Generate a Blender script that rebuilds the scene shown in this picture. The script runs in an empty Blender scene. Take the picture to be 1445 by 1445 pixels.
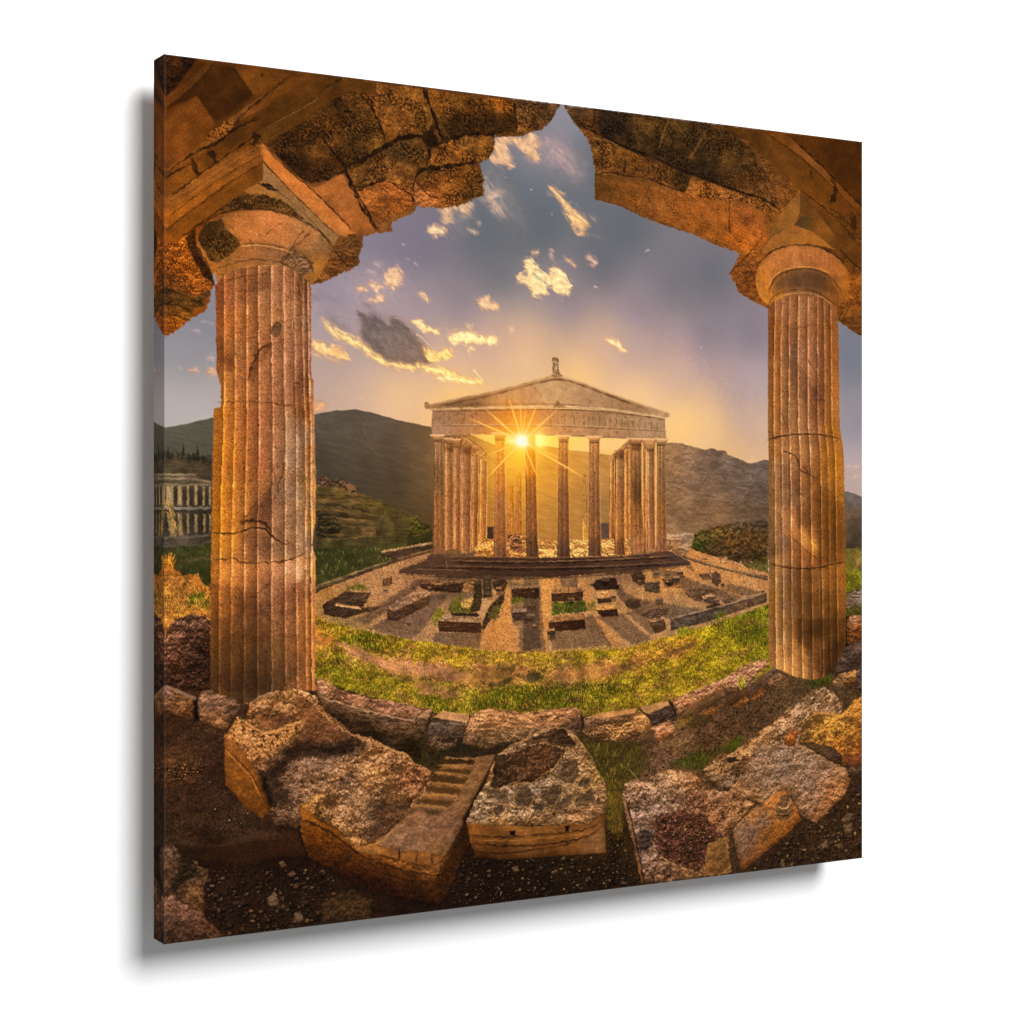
# A gallery-wrapped canvas print of a temple at dusk, standing off a plain white wall.
# Everything in the scene is real geometry: the wall, and the box-shaped canvas.  The picture
# itself is ink on the flat cloth; it is drawn by the code below and carried by the cloth's mesh.
import bpy
import numpy as np, math

# ---------------------------------------------------------------- the printed picture
# The canvas is a flat giclee print.  Its ink is painted here with numpy on an N x N sheet
# (print units 0..1000, u to the right, v down) and handed to the mesh as ink colours.
N = 1000
rng = np.random.default_rng(11)
img = np.zeros((N, N, 3), np.float32)
reg = np.zeros((N, N), np.int16)
regions = []                       # (name, parent index or None, label)

def region(name, parent=None, label=None):
    regions.append((name, parent, label))
    return len(regions) - 1

_T = 512
_ang = rng.random((_T, _T)).astype(np.float32) * 6.2831853
_GX, _GY = np.cos(_ang), np.sin(_ang)
_R1 = rng.random((_T, _T)).astype(np.float32)
_R2 = rng.random((_T, _T)).astype(np.float32)
_R3 = rng.random((_T, _T)).astype(np.float32)
_W = rng.normal(0, 1, (N, N)).astype(np.float32)

def perlin(x, y, seed=0):
    x = x + seed * 17.31 + 300.0
    y = y + seed * 9.77 + 300.0
    xi = np.floor(x).astype(np.int32); yi = np.floor(y).astype(np.int32)
    fx = (x - xi).astype(np.float32); fy = (y - yi).astype(np.float32)
    def g(ix, iy, dx, dy):
        a = ix % _T; b = iy % _T
        return _GX[b, a] * dx + _GY[b, a] * dy
    sx = fx * fx * fx * (fx * (fx * 6 - 15) + 10)
    sy = fy * fy * fy * (fy * (fy * 6 - 15) + 10)
    n00 = g(xi, yi, fx, fy); n10 = g(xi + 1, yi, fx - 1, fy)
    n01 = g(xi, yi + 1, fx, fy - 1); n11 = g(xi + 1, yi + 1, fx - 1, fy - 1)
    a = n00 + sx * (n10 - n00); b = n01 + sx * (n11 - n01)
    return (a + sy * (b - a)) * 1.5

def fbm(x, y, o=4, seed=0):
    t = 0; a = 1.0; s = 0
    for k in range(o):
        t = t + a * perlin(x * 2 ** k, y * 2 ** k, seed + k * 3); s += a; a *= .55
    return t / s * 1.5

def ridged(x, y, o=4, seed=0):
    t = 0; a = 1.0; s = 0
    for k in range(o):
        t = t + a * (1 - 2 * np.abs(perlin(x * 2 ** k, y * 2 ** k, seed + k * 5))); s += a; a *= .55
    return t / s

def worley(x, y, seed=0):
    x = x + seed * 13.7 + 200; y = y + seed * 5.3 + 200
    xi = np.floor(x).astype(np.int32); yi = np.floor(y).astype(np.int32)
    f1 = np.full(x.shape, 9, np.float32); f2 = f1.copy(); cid = np.zeros(x.shape, np.float32)
    for dy in (-1, 0, 1):
        for dx in (-1, 0, 1):
            a = (xi + dx) % _T; b = (yi + dy) % _T
            d = np.hypot(xi + dx + _R1[b, a] - x, yi + dy + _R2[b, a] - y).astype(np.float32)
            m = d < f1
            f2 = np.where(m, f1, np.minimum(f2, d))
            cid = np.where(m, _R3[b, a], cid)
            f1 = np.minimum(f1, d)
    return f1, f2, cid

def sstep(e0, e1, x):
    t = np.clip((x - e0) / (e1 - e0), 0, 1)
    return t * t * (3 - 2 * t)

def hexc(h):
    return np.array([int(h[i:i + 2], 16) / 255 for i in (0, 2, 4)], np.float32)

def P(s):
    return np.array([[float(c) for c in w.split(',')] for w in s.split()], np.float32)

def K(s):
    return [(float(a), float(b), hexc(c)) for a, b, c in (w.split(',') for w in s.split())]

def area(pts, m=6):
    x0 = max(0, int(pts[:, 0].min() - m) * N // 1000); x1 = min(N, int(pts[:, 0].max() + m + 1) * N // 1000 + 1)
    y0 = max(0, int(pts[:, 1].min() - m) * N // 1000); y1 = min(N, int(pts[:, 1].max() + m + 1) * N // 1000 + 1)
    if x1 <= x0 or y1 <= y0: return None
    sl = (slice(y0, y1), slice(x0, x1))
    y, x = np.mgrid[y0:y1, x0:x1].astype(np.float32)
    return sl, x * (1000. / N), y * (1000. / N)

def seg_d2(x, y, a, b):
    dx, dy = b[0] - a[0], b[1] - a[1]
    l2 = dx * dx + dy * dy + 1e-9
    t = np.clip(((x - a[0]) * dx + (y - a[1]) * dy) / l2, 0, 1)
    return (x - a[0] - t * dx) ** 2 + (y - a[1] - t * dy) ** 2, t

def sdf(pts, x, y):
    d = np.full(x.shape, 1e9, np.float32); ins = np.zeros(x.shape, bool)
    n = len(pts)
    for i in range(n):
        a, b = pts[i], pts[(i + 1) % n]
        d = np.minimum(d, seg_d2(x, y, a, b)[0])
        c = (a[1] > y) != (b[1] > y)
        if a[1] != b[1]:
            ins ^= c & (x < (b[0] - a[0]) * (y - a[1]) / (b[1] - a[1]) + a[0])
    d = np.sqrt(d)
    return np.where(ins, d, -d)

def smooth(pts, it=1):
    for _ in range(it):
        q = np.roll(pts, -1, 0)
        pts = np.stack([.75 * pts + .25 * q, .25 * pts + .75 * q], 1).reshape(-1, 2)
    return pts

def field(ks, x, y, soft=22., pw=1.6):
    """colour laid out between control points"""
    if isinstance(ks, str):
        return np.broadcast_to(hexc(ks), x.shape + (3,)).astype(np.float32).copy()
    if len(ks) == 1:
        return np.broadcast_to(ks[0][2], x.shape + (3,)).astype(np.float32).copy()
    st = 4 if min(x.shape) > 24 else 1
    xs, ys = x[::st, ::st], y[::st, ::st]
    acc = np.zeros(xs.shape + (3,), np.float32); w_ = np.zeros(xs.shape, np.float32)
    for a, b, c in ks:
        w = 1.0 / ((xs - a) ** 2 + (ys - b) ** 2 + soft * soft) ** pw
        acc += w[..., None] * c; w_ += w
    acc /= w_[..., None]
    if st == 1: return acc
    h, wd = x.shape
    fy = np.minimum(np.arange(h) / st, acc.shape[0] - 1.001); fx = np.minimum(np.arange(wd) / st, acc.shape[1] - 1.001)
    iy = fy.astype(int); ix = fx.astype(int); fy = (fy - iy)[:, None, None]; fx = (fx - ix)[None, :, None]
    r0 = acc[iy]; r1 = acc[np.minimum(iy + 1, acc.shape[0] - 1)]
    r = r0 * (1 - fy) + r1 * fy
    ix1 = np.minimum(ix + 1, acc.shape[1] - 1)
    return (r[:, ix] * (1 - fx) + r[:, ix1] * fx).astype(np.float32)

_seed = [0]
def nseed():
    _seed[0] += 1
    return _seed[0]

def gauss(a, n=1):
    for _ in range(n):
        p = np.pad(a, 1, mode='edge')
        a = (p[:-2, 1:-1] + p[2:, 1:-1] + p[1:-1, :-2] + p[1:-1, 2:] + 4 * p[1:-1, 1:-1]) / 8
    return a

def rot(x, y, ang):
    c, s = math.cos(math.radians(ang)), math.sin(math.radians(ang))
    return x * c + y * s, -x * s + y * c

def tex(spec, x, y, sl, seed):
    """sum of texture layers in stops of brightness"""
    t = np.zeros(x.shape, np.float32)
    for k, lay in enumerate(spec):
        kind, sc, st = lay[:3]; sd = seed * 7 + k * 31
        if kind == 'fbm':
            t += st * fbm(x / sc, y / sc, 4, sd)
        elif kind == 'grain':
            g = _W[sl]
            if sc > 1: g = gauss(g, int(sc)) * (1 + .55 * sc)
            t += .6 * st * g
        elif kind == 'relief':
            h = ridged(x / sc + .6 * perlin(x / sc, y / sc, sd + 9), y / sc, 5, sd) * sc
            gy, gx = np.gradient(h); la = math.radians(lay[3] if len(lay) > 3 else -100)
            t += .75 * st * np.tanh(1.1 * (gx * math.cos(la) + gy * math.sin(la)))
            s3 = sc * 3.7
            h = fbm(x / s3 + .8 * perlin(x / s3, y / s3, sd + 12), y / s3, 4, sd + 13) * s3
            gy, gx = np.gradient(h)
            t += .7 * st * np.tanh(1.4 * (gx * math.cos(la) + gy * math.sin(la)))
        elif kind == 'lump':
            h = fbm(x / sc, y / sc, 5, sd) * sc
            gy, gx = np.gradient(h); la = math.radians(lay[3] if len(lay) > 3 else -100)
            t += st * np.tanh(1.3 * (gx * math.cos(la) + gy * math.sin(la)))
        elif kind == 'pits':
            n = fbm(x / sc, y / sc, 3, sd); th = lay[3] if len(lay) > 3 else .35
            t -= st * sstep(th, th + .22, n)
        elif kind == 'gran':
            g = perlin(x / sc, y / sc, sd) + .8 * perlin(x / (sc * 2.1), y / (sc * 2.1), sd + 1) + .5 * _W[sl] * .6
            t += st * np.clip(g, -1.6, 1.3)
        elif kind == 'lichen':
            n = fbm(x / (sc * 9), y / (sc * 9), 3, sd); f = fbm(x / sc, y / sc, 3, sd + 2)
            th = lay[3] if len(lay) > 3 else .1
            t -= st * sstep(th - .25, th + .45, n * 1.1 + f * .0) * sstep(-.15, .3, f)
        elif kind == 'cells':
            f1, f2, c = worley(x / sc, y / sc, sd)
            t += st * ((c - .5) * 1.6 - .9 * sstep(.25, 0, f2 - f1) - .5 * (f1 - .4))
        elif kind == 'rims':
            f1, f2, c = worley(x / sc + .5 * perlin(x / sc, y / sc, sd), y / sc + .5 * perlin(x / sc, y / sc, sd + 1), sd)
            e = f2 - f1
            t += st * (1.0 * sstep(.22, .02, e) - .7 * sstep(.1, .55, e) * (c > .35))
        elif kind == 'streak':
            ang = lay[3]; ra = lay[4]
            a, b = rot(x, y, ang)
            t += st * fbm(a / (sc * ra), b / sc, 3, sd)
        elif kind == 'grass':
            n = perlin(x / (1.3 * sc) + .8 * perlin(x / 9, y / 9, sd + 4), y / (3.2 * sc), sd) + .6 * perlin(x / (2.6 * sc), y / (5 * sc), sd + 1)
            t += st * n + st * .6 * fbm(x / (11 * sc), y / (7 * sc), 3, sd + 2)
    return t

STONE = [('fbm', 26, .22), ('lump', 7, .22), ('grain', 1, .10)]

def lay(sl, col, a):
    img[sl] = img[sl] * (1 - a[..., None]) + col * a[..., None]

def ink(col, t, tint=.35):
    """brighten / darken; deeper tones turn redder, as the print does"""
    f = np.exp(t * .8)[..., None]
    g = np.array([1 - .25 * tint, 1.0, 1 + .55 * tint], np.float32)
    return np.clip(col * f ** g, 0, 1)

def patch(rid, pts, ks, spec=STONE, rag=1.0, rs=9, soft=1.0, edge=None, bevel=None, alpha=1., tint=.35, rnd=0, fsoft=22.):
    if rnd: pts = smooth(pts, rnd)
    ar = area(pts, 8 + rag * 2 + soft)
    if ar is None: return
    sl, x, y = ar; seed = nseed()
    d = sdf(pts, x, y)
    if rag: d = d + rag * (fbm(x / rs, y / rs, 3, seed) + .22 * perlin(x / 2.2, y / 2.2, seed + 5))
    a = sstep(-soft, soft, d) * alpha
    col = field(ks, x, y, fsoft)
    t = tex(spec, x, y, sl, seed)
    if (a > .5).any(): t = t - .75 * t[a > .5].mean()
    if bevel:                                   # (width, strength, light angle)
        gy, gx = np.gradient(gauss(d, 3)); la = math.radians(bevel[2] if len(bevel) > 2 else -100)
        t += -bevel[1] * (gx * math.cos(la) + gy * math.sin(la)) * np.exp(-np.maximum(d, 0) / bevel[0])
    if edge:                                    # (width, strength): dark (+) or pale (-) rim
        t -= edge[1] * np.exp(-np.maximum(d, 0) / edge[0])
    lay(sl, ink(col, t, tint), a)
    if rid is not None:
        r = reg[sl]; r[a > .5] = rid

def stroke(pts, w, col, alpha=1., wob=.8, ws=7, taper=0, soft=.6, brk=0, rid=None):
    """a drawn line: crack, rim, joint"""
    for _ in range(2 if len(pts) > 2 else 0):
        q = np.stack([.75 * pts[:-1] + .25 * pts[1:], .25 * pts[:-1] + .75 * pts[1:]], 1).reshape(-1, 2)
        pts = np.r_[pts[:1], q, pts[-1:]]
    ar = area(pts, w + wob + 5)
    if ar is None: return
    sl, x, y = ar; seed = nseed()
    if wob:
        x2 = x + wob * perlin(x / ws, y / ws, seed); y2 = y + wob * perlin(x / ws, y / ws, seed + 8)
    else: x2, y2 = x, y
    L = np.r_[0, np.cumsum(np.hypot(*np.diff(pts, axis=0).T))]; tot = L[-1] + 1e-6
    best = np.full(x.shape, 1e9, np.float32); pos = np.zeros(x.shape, np.float32)
    for i in range(len(pts) - 1):
        d2, t = seg_d2(x2, y2, pts[i], pts[i + 1])
        m = d2 < best
        pos = np.where(m, (L[i] + t * (L[i + 1] - L[i])) / tot, pos); best = np.where(m, d2, best)
    ww = w * .5 * (1 - taper * pos)
    if wob: ww = ww * np.clip(.82 + .75 * fbm(x / 11, y / 11, 3, seed + 21), .12, 1.5)
    a = sstep(ww + soft, ww - soft, np.sqrt(best)) * alpha
    if wob and not taper: a = a * np.clip(np.minimum(pos, 1 - pos) * 9 + .25, 0, 1) * np.clip(.85 + .5 * perlin(x / 17, y / 17, seed + 30), .2, 1)
    if brk: a = a * (1 - brk * sstep(-.1, .35, fbm(x / 9, y / 9, 2, seed + 3)))
    if taper: a = a * np.clip((1 - pos) * 4, 0, 1)
    lay(sl, hexc(col), a)
    if rid is not None:
        r = reg[sl]; r[a > .5] = rid

def shade(pts, mul, soft=6., rag=1.5, rs=9):
    """a tone over what is there (the picture's own light and shade)"""
    ar = area(pts, 8 + soft + rag * 2)
    if ar is None: return
    sl, x, y = ar; seed = nseed()
    d = sdf(pts, x, y) + rag * fbm(x / rs, y / rs, 3, seed)
    a = sstep(-soft, soft, d)[..., None]
    m = np.asarray(mul, np.float32)
    img[sl] = np.clip(img[sl] * (1 + a * (m - 1)), 0, 1)

def cloud(pts, bright, alpha=.9, soft=4., rag=5., rs=12, under=None, rid=None, rnd=1):
    pts = smooth(pts, rnd)
    ar = area(pts, 14 + soft * 2 + rag)
    sl, x, y = ar; seed = nseed()
    wx = x + 5 * perlin(x / 17, y / 17, seed + 11); wy = y + 5 * perlin(x / 17, y / 17, seed + 12)
    a_, b_ = rot(wx, wy, 32)
    n = fbm(a_ / (rs * 2.0), b_ / (rs * .8), 5, seed)
    f = .6 * ridged(a_ / 15, b_ / 6.5, 4, seed + 3)
    d = sdf(pts, x, y) + 1.5 + rag * n + rag * .45 * f
    w = (2.1 if alpha > .82 else 3.0) * soft + 1.8
    core = sstep(-.15 * w, 1.1 * w, d)
    a = sstep(-soft * .8, w, d + 2.2 * f) * alpha
    t = .26 * fbm(a_ / 9, b_ / 5.5, 4, seed + 6) + .12 * f
    col = field(bright, x, y)
    rim = col * np.array([.86, .74, .62], np.float32) if alpha > .8 else col * np.array([.95, .9, .88], np.float32)
    if under is not None: rim = .45 * rim + .55 * hexc(under)
    m = np.clip(core + .35 * f, 0, 1)[..., None]
    col = rim * (1 - m) + np.clip(col * 1.06, 0, 1) * m
    lay(sl, ink(col, t, .2), a)
    if rid is not None:
        r = reg[sl]; r[a > .5] = rid

def glow(c, rx, ry, col, k, p=2.0):
    x0, y0 = c
    y, x = np.mgrid[0:N, 0:N].astype(np.float32) * (1000. / N)
    r = np.sqrt(((x - x0) / rx) ** 2 + ((y - y0) / ry) ** 2)
    a = (k * np.exp(-r ** p))[..., None]
    img[:] = 1 - (1 - img) * (1 - a * hexc(col))

def speck(pts, n, size, cols, rid=None):
    """loose pebbles inside an outline"""
    ar = area(pts, 2); sl, x, y = ar
    ok = sdf(pts, x, y) > 0
    ii = np.argwhere(ok)
    for k in rng.integers(0, len(ii), n):
        cy, cx = ii[k] + (sl[0].start, sl[1].start)
        r = size[0] + (size[1] - size[0]) * rng.random() ** 3
        m = int(r * 1.6 + 3)
        s2 = (slice(max(0, cy - m), min(N, cy + m)), slice(max(0, cx - m), min(N, cx + m)))
        yy, xx = np.mgrid[s2].astype(np.float32)
        ex = (xx - cx) * (.6 + .5 * rng.random()); ey = (yy - cy) * (.9 + .6 * rng.random())
        ang = np.arctan2(ey, ex)
        rr = r * (1 + .10 * np.sin(2 * ang + rng.random() * 6) + .07 * np.sin(3 * ang + rng.random() * 6))
        d = rr - np.hypot(ex, ey)
        c = hexc(cols[rng.integers(len(cols))]) * (.45 + .5 * rng.random())
        img[s2] *= (1 - .35 * sstep(-1.8, .2, rr - np.hypot(ex - .8, ey - 1.4)))[..., None]
        sh = (1 + .35 * np.clip(-ey / (r + .5), -1, 1) + .12 * _W[s2])[..., None]
        lay(s2, np.clip(c * sh, 0, 1), sstep(-.5, .6, d))

def blades(pts, n, ln, cols, lean=0.):
    """grass blades and weeds"""
    ar = area(pts, 2); sl, x, y = ar
    ii = np.argwhere(sdf(pts, x, y) > 0)
    if not len(ii): return
    for k in rng.integers(0, len(ii), n):
        cy, cx = ii[k] + (sl[0].start, sl[1].start)
        L = ln[0] + (ln[1] - ln[0]) * rng.random()
        dx = (rng.normal(0, .35) + lean); c = hexc(cols[rng.integers(len(cols))]) * (.7 + .6 * rng.random())
        m = int(L) + 1
        for q in range(m):
            f = q / max(1, m)
            px = int(round(cx + dx * q * (.6 + .6 * f))); py = cy - q
            if 0 <= px < N and 0 <= py < N:
                a = .75 * (1 - .4 * f)
                img[py, px] = img[py, px] * (1 - a) + np.clip(c * (.75 + .5 * f), 0, 1) * a

def flutes(rid, outline, lp, rp, cuts, ks, spec, kk=(.5, .5), rag=.8, rs=8, soft=.9, wav=.004):
    """a fluted shaft between a left and a right edge line"""
    ar = area(outline, 8); sl, x, y = ar; seed = nseed()
    d = sdf(outline, x, y) + rag * (fbm(x / rs, y / rs, 3, seed) + 0.15 * perlin(x / 2.5, y / 2.5, seed + 2))
    a = sstep(-soft, soft, d)
    ul = np.interp(y[:, 0], lp[:, 1], lp[:, 0])[:, None]; ur = np.interp(y[:, 0], rp[:, 1], rp[:, 0])[:, None]
    s = (x - ul) / (ur - ul) + wav * fbm(x / 9, y / 28, 3, seed + 4)
    c = np.r_[-.2, cuts, 1.2]
    i = np.clip(np.searchsorted(c, s.ravel(), side='right').reshape(s.shape) - 1, 0, len(c) - 2)
    f = (s - c[i]) / (c[i + 1] - c[i]); wpx = (c[i + 1] - c[i]) * (ur - ul)
    amp = (.7 + .6 * _R1[3, i]) * (1 + .5 * fbm(x / 20, y / 60, 2, seed + 5))
    brk = np.clip(.55 + .9 * fbm(x / 7, y / 16, 3, seed + 9), 0, 1.3)
    t = kk[0] * amp * brk * np.exp(-((f * wpx - 1.2) / 2.0) ** 2) - kk[1] * amp * np.exp(-((1 - f) * wpx) / 4.5) - .5 * kk[1] * amp * np.exp(-np.maximum(f * wpx - 3, 0) / 5) * (f * wpx > 2) + .20 * np.cos(np.clip(f, 0, 1) * 3.14) * kk[1] * 3 + .15 * (_R2[5, i] - .5)
    t -= t[a > .5].mean()
    t2 = tex(spec, x, y, sl, seed)
    t += t2 - .9 * t2[a > .5].mean()
    lay(sl, ink(field(ks, x, y, 9.), t), a)
    if rid is not None:
        r = reg[sl]; r[a > .5] = rid

# ================================================================ SKY
SKY = region('printed_sky', None, 'dusk sky printed grey-blue above and golden near the sun')
ALL = P("0.0,-0.1 999.9,-0.0 999.9,999.9 0.0,999.9")
patch(SKY, P("-26.0,-25.3 1041.9,-54.0 1041.9,614.1 -26.0,591.3"), K("512.4,3.3,9794a6 466.4,57.0,888394 607.2,157.4,636877 739.9,204.0,6e6e7e 554.1,89.1,6a6f80 324.2,195.4,77718a 272.5,199.0,857d98 204.0,262.2,988ca2 213.0,378.8,c8a78f 186.0,354.7,b8a095 286.5,376.7,e4ba89 362.5,387.5,f0bd78 461.3,309.7,deb38c 575.2,295.8,cfa993 628.8,366.8,ecc08c 543.6,342.2,f0c084 739.9,401.1,ecc283 694.9,402.1,f2c47e 809.1,399.6,c9ac94 809.1,342.5,a8959c 809.1,275.9,84798e 739.9,279.1,857a8d 683.7,216.7,72707f 27.1,336.2,9c98a4 14.7,396.5,bab0a8 43.7,395.8,b7aca8 10.6,289.0,8e8c9e 43.7,287.2,8a889c 978.5,297.6,7a7c92 978.5,396.1,9992a6 978.5,455.1,b8a5a0 984.8,484.7,bca392 372.2,252.7,85798a 324.2,272.6,998996 421.3,223.7,6c6f80 401.5,172.5,626a7a 481.6,157.7,5f6777 441.2,116.7,69707f 522.7,244.3,877b8c 575.2,196.0,666879 421.3,293.9,c0a091 343.2,323.3,d5ae92 204.0,320.6,b09a9a 286.5,300.1,a8939a 628.8,247.5,8a7e8e 628.8,302.6,b59a99 694.9,327.7,c8a696 774.3,438.2,e3b476 820.8,442.3,d8ae80 381.9,426.1,f6c06a 585.8,440.7,f4c070 481.6,428.8,ffd060"),
      [('fbm', 160, .05), ('grain', 2, .012)], rag=0, tint=.1, fsoft=34.)
# soft veils of cloud
cloud(P("466.4,48.2 507.2,26.2 554.1,57.5 562.5,97.4 522.7,102.6 496.9,80.8 471.4,74.3"), 'b79a92', .45, 14, 9, 20)
cloud(P("411.4,110.5 456.3,115.5 491.8,165.9 451.2,182.1 411.4,145.5"), '9a8a84', .25, 14, 9, 20)
cloud(P("190.5,242.1 231.1,220.3 267.9,216.2 314.7,234.6 286.5,274.6 231.1,281.7"), 'b09a9c', .35, 14, 8, 18)
cloud(P("554.1,215.5 596.5,258.4 717.3,364.2 809.1,437.7 832.6,360.9 694.9,244.0"), '8e7690', .30, 30, 6, 40)
cloud(P("324.2,178.2 362.5,158.1 411.4,171.8 441.2,231.3 362.5,236.0"), '6f7082', .25, 24, 8, 30)
cloud(P("432.6,52.1 480.3,35.7 518.1,41.3 542.8,69.6 551.0,97.3 518.1,90.8 485.7,84.3 453.7,73.3"), '9d8c88', .55, 16, 12, 16)
cloud(P("396.2,83.3 437.9,88.7 453.7,119.7 443.1,153.1 416.9,150.5 401.4,124.1"), 'a39082', .40, 14, 10, 14)
cloud(P("340.1,142.9 391.0,131.9 396.2,161.3 370.5,181.5 350.2,173.9"), '9a8c88', .45, 12, 10, 14)
cloud(P("227.3,209.5 292.8,205.0 300.2,249.4 275.6,273.1 236.9,266.3"), 'a39498', .40, 14, 10, 14)
cloud(P("186.0,274.2 227.9,273.8 280.9,272.9 310.0,288.4 335.2,313.8 297.5,311.7 248.1,298.9 207.8,293.4"), '96868a', .45, 12, 9, 16)
cloud(P("297.5,281.4 352.2,284.4 425.8,288.6 430.3,309.8 373.6,316.0 322.5,303.0"), 'c9a68e', .40, 12, 9, 14)
cloud(P("445.8,192.3 529.1,184.2 545.5,235.2 504.6,247.0 451.1,240.7"), '8f8284', .35, 12, 9, 14)
# bright torn clouds
W1, W2 = 'd9ab72', 'f2d093'
cloud(P("418.3,49.0 460.3,45.9 475.0,38.6 481.7,47.3 480.3,61.4 483.0,75.2 475.0,78.3 464.3,69.9 453.7,59.3 439.2,55.0 435.3,65.8 447.1,78.5 440.5,88.4 427.4,85.0 409.1,80.9 416.9,65.2"), 'dcae78', .9, 3, 6, 10, 'b98f6c')
cloud(P("480.3,45.1 493.8,41.4 512.7,46.5 531.8,61.2 534.5,79.8 542.8,93.3 526.3,90.0 512.7,79.5 493.8,76.5"), 'ba9888', .75, 9, 8, 12, '8e8288')
cloud(P("404.0,101.0 407.9,98.3 409.1,109.7 432.6,114.6 435.3,121.3 424.8,123.3 432.6,135.4 437.9,148.9 427.4,149.7 411.7,139.4 396.2,129.2 404.0,121.6"), 'c9a583', .8, 4, 6, 10, '8f8580')
cloud(P("340.1,146.3 360.4,139.0 389.8,129.7 389.8,141.2 375.7,153.7 365.4,143.1 357.8,152.8 362.9,159.3 350.2,162.5 342.6,158.6"), 'd2a878', .85, 3, 6, 8, 'b08f72')
cloud(P("327.6,166.5 337.6,164.6 351.5,170.4 351.5,177.2 340.1,178.0 327.6,176.7"), 'edc68f', .9, 2, 5, 8)
cloud(P("378.7,167.2 387.2,167.0 396.7,170.9 388.5,172.2"), 'e0b98a', .8, 2, 2, 6)
cloud(P("393.6,156.9 398.8,156.5 399.3,159.9 395.7,161.3"), 'd0ac84', .7, 2, 2, 6)
cloud(P("493.8,107.0 504.6,103.7 518.1,116.7 531.8,129.7 553.8,144.5 551.0,159.0 542.8,164.3 531.8,155.7 523.6,142.2 515.4,126.3"), 'e2b373', .95, 3, 6, 8, 'c59462')
cloud(P("553.8,135.1 567.7,141.1 562.1,143.9"), 'c8a878', .7, 2, 2, 6)
cloud(P("548.3,156.8 570.5,162.3 573.2,166.9 553.8,161.2"), '9f8c84', .5, 4, 4, 8)
cloud(P("460.3,198.3 469.7,196.5 477.7,204.1 481.7,213.2 504.6,216.5 493.8,207.8 504.6,204.7 516.8,211.0 529.1,223.2 526.3,238.7 512.7,240.7 493.8,228.9 493.8,241.7 475.0,244.0 469.7,232.6 449.7,225.7 451.1,218.6 464.3,219.0"), 'f0cf94', .97, 2, 6, 8, 'cf9e66')
stroke(P("472.3,215.0 484.4,223.6 499.2,232.0"), 3, '8c7c74', .7, 2, 6)
cloud(P("469.7,186.0 480.3,187.6 479.0,192.4 471.0,191.7"), 'd8b088', .85, 2, 3, 6)
cloud(P("496.5,184.1 501.9,182.6 501.9,196.7 496.5,194.7"), 'd8b088', .7, 2, 3, 6)
cloud(P("516.8,191.0 529.1,196.0 537.3,203.8 526.3,200.9"), 'dcb48c', .9, 2, 2, 6)
cloud(P("551.0,189.8 559.3,188.1 569.1,197.0 562.1,201.0 553.8,195.6"), 'd6ae92', .85, 2, 4, 6)
cloud(P("267.1,231.3 285.4,217.8 292.8,227.4 291.6,238.7 283.0,247.0 270.7,242.2"), 'dab184', .95, 2, 5, 8, 'c19a80')
cloud(P("245.3,240.4 268.3,241.2 270.7,246.6 261.0,249.4 270.7,254.4 265.9,264.7 244.1,263.7 248.9,260.1 262.2,258.3 256.2,249.7"), 'dcb387', .9, 2, 4, 8, 'b99880')
cloud(P("231.6,246.7 239.3,245.2 247.7,249.1 241.7,252.8 232.1,250.7"), 'dcb68c', .9, 2, 2, 6)
cloud(P("251.3,215.6 264.7,213.6 267.1,220.1 258.6,222.9"), 'b99c98', .7, 3, 4, 6)
cloud(P("244.1,226.0 258.6,227.3 259.8,230.6 248.9,230.2"), 'c4a898', .7, 2, 2, 6)
cloud(P("311.4,249.9 321.3,248.6 328.8,256.8 327.6,260.2 317.6,255.2"), 'eac893', .92, 2, 3, 6)
cloud(P("394.9,253.1 401.4,251.6 405.3,246.8 411.7,247.6 411.7,254.5 426.1,261.8 406.6,263.9 398.8,262.1"), 'e6c195', .9, 2, 4, 6)
for w in (P("469.7,110.2 471.5,111.7"), P("499.2,137.0 500.8,140.4"), P("432.6,98.4 435.3,100.0"), P("299.0,209.1 303.9,211.0"), P("308.9,212.9 312.6,216.0"), P("292.8,191.6 295.3,192.7"), P("638.9,177.3 647.4,173.3"), P("562.1,226.3 567.0,227.9"), P("725.3,296.7 729.9,299.4")):
    stroke(w, 2.4, 'd9bfae', .6, 1.2, 3)
cloud(P("577.6,292.3 590.2,290.6 603.5,299.1 615.3,309.4 603.5,307.6 588.5,301.2"), 'f6d4a0', .97, 2, 3, 8)
# dark cloud with a bright belly
cloud(P("233.9,275.3 242.0,278.6 254.2,279.9 262.4,282.3 268.5,286.7 274.7,293.9 278.8,283.3 287.1,281.0 297.5,289.0 310.0,303.5 322.5,312.5 331.0,321.6 328.9,335.0 310.0,337.6 280.9,335.0 260.3,328.3 250.1,317.5 242.0,308.5 239.0,295.6 242.0,286.1"), K("248.1,285.8,564e50 268.5,297.9,5c5150 289.2,283.7,5a4e4c 289.2,315.8,6a5850 310.0,330.1,806248 280.9,331.2,806450 254.2,298.6,5c5254 320.4,318.3,7a5e4c"), .98, 3, 4, 10, None, rnd=1)
cloud(P("235.9,277.1 264.4,279.4 293.3,281.6 322.5,306.8 339.4,327.0 331.0,338.8 297.5,341.9 264.4,333.7 244.0,317.7 233.9,297.7"), '7a6864', .55, 7, 7, 12)
cloud(P("189.9,279.5 203.8,280.6 215.8,289.3 227.9,298.0 244.0,304.7 252.2,317.4 235.9,306.9 215.8,300.4 201.8,293.7"), '7d6a68', .8, 5, 5, 10)
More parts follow.
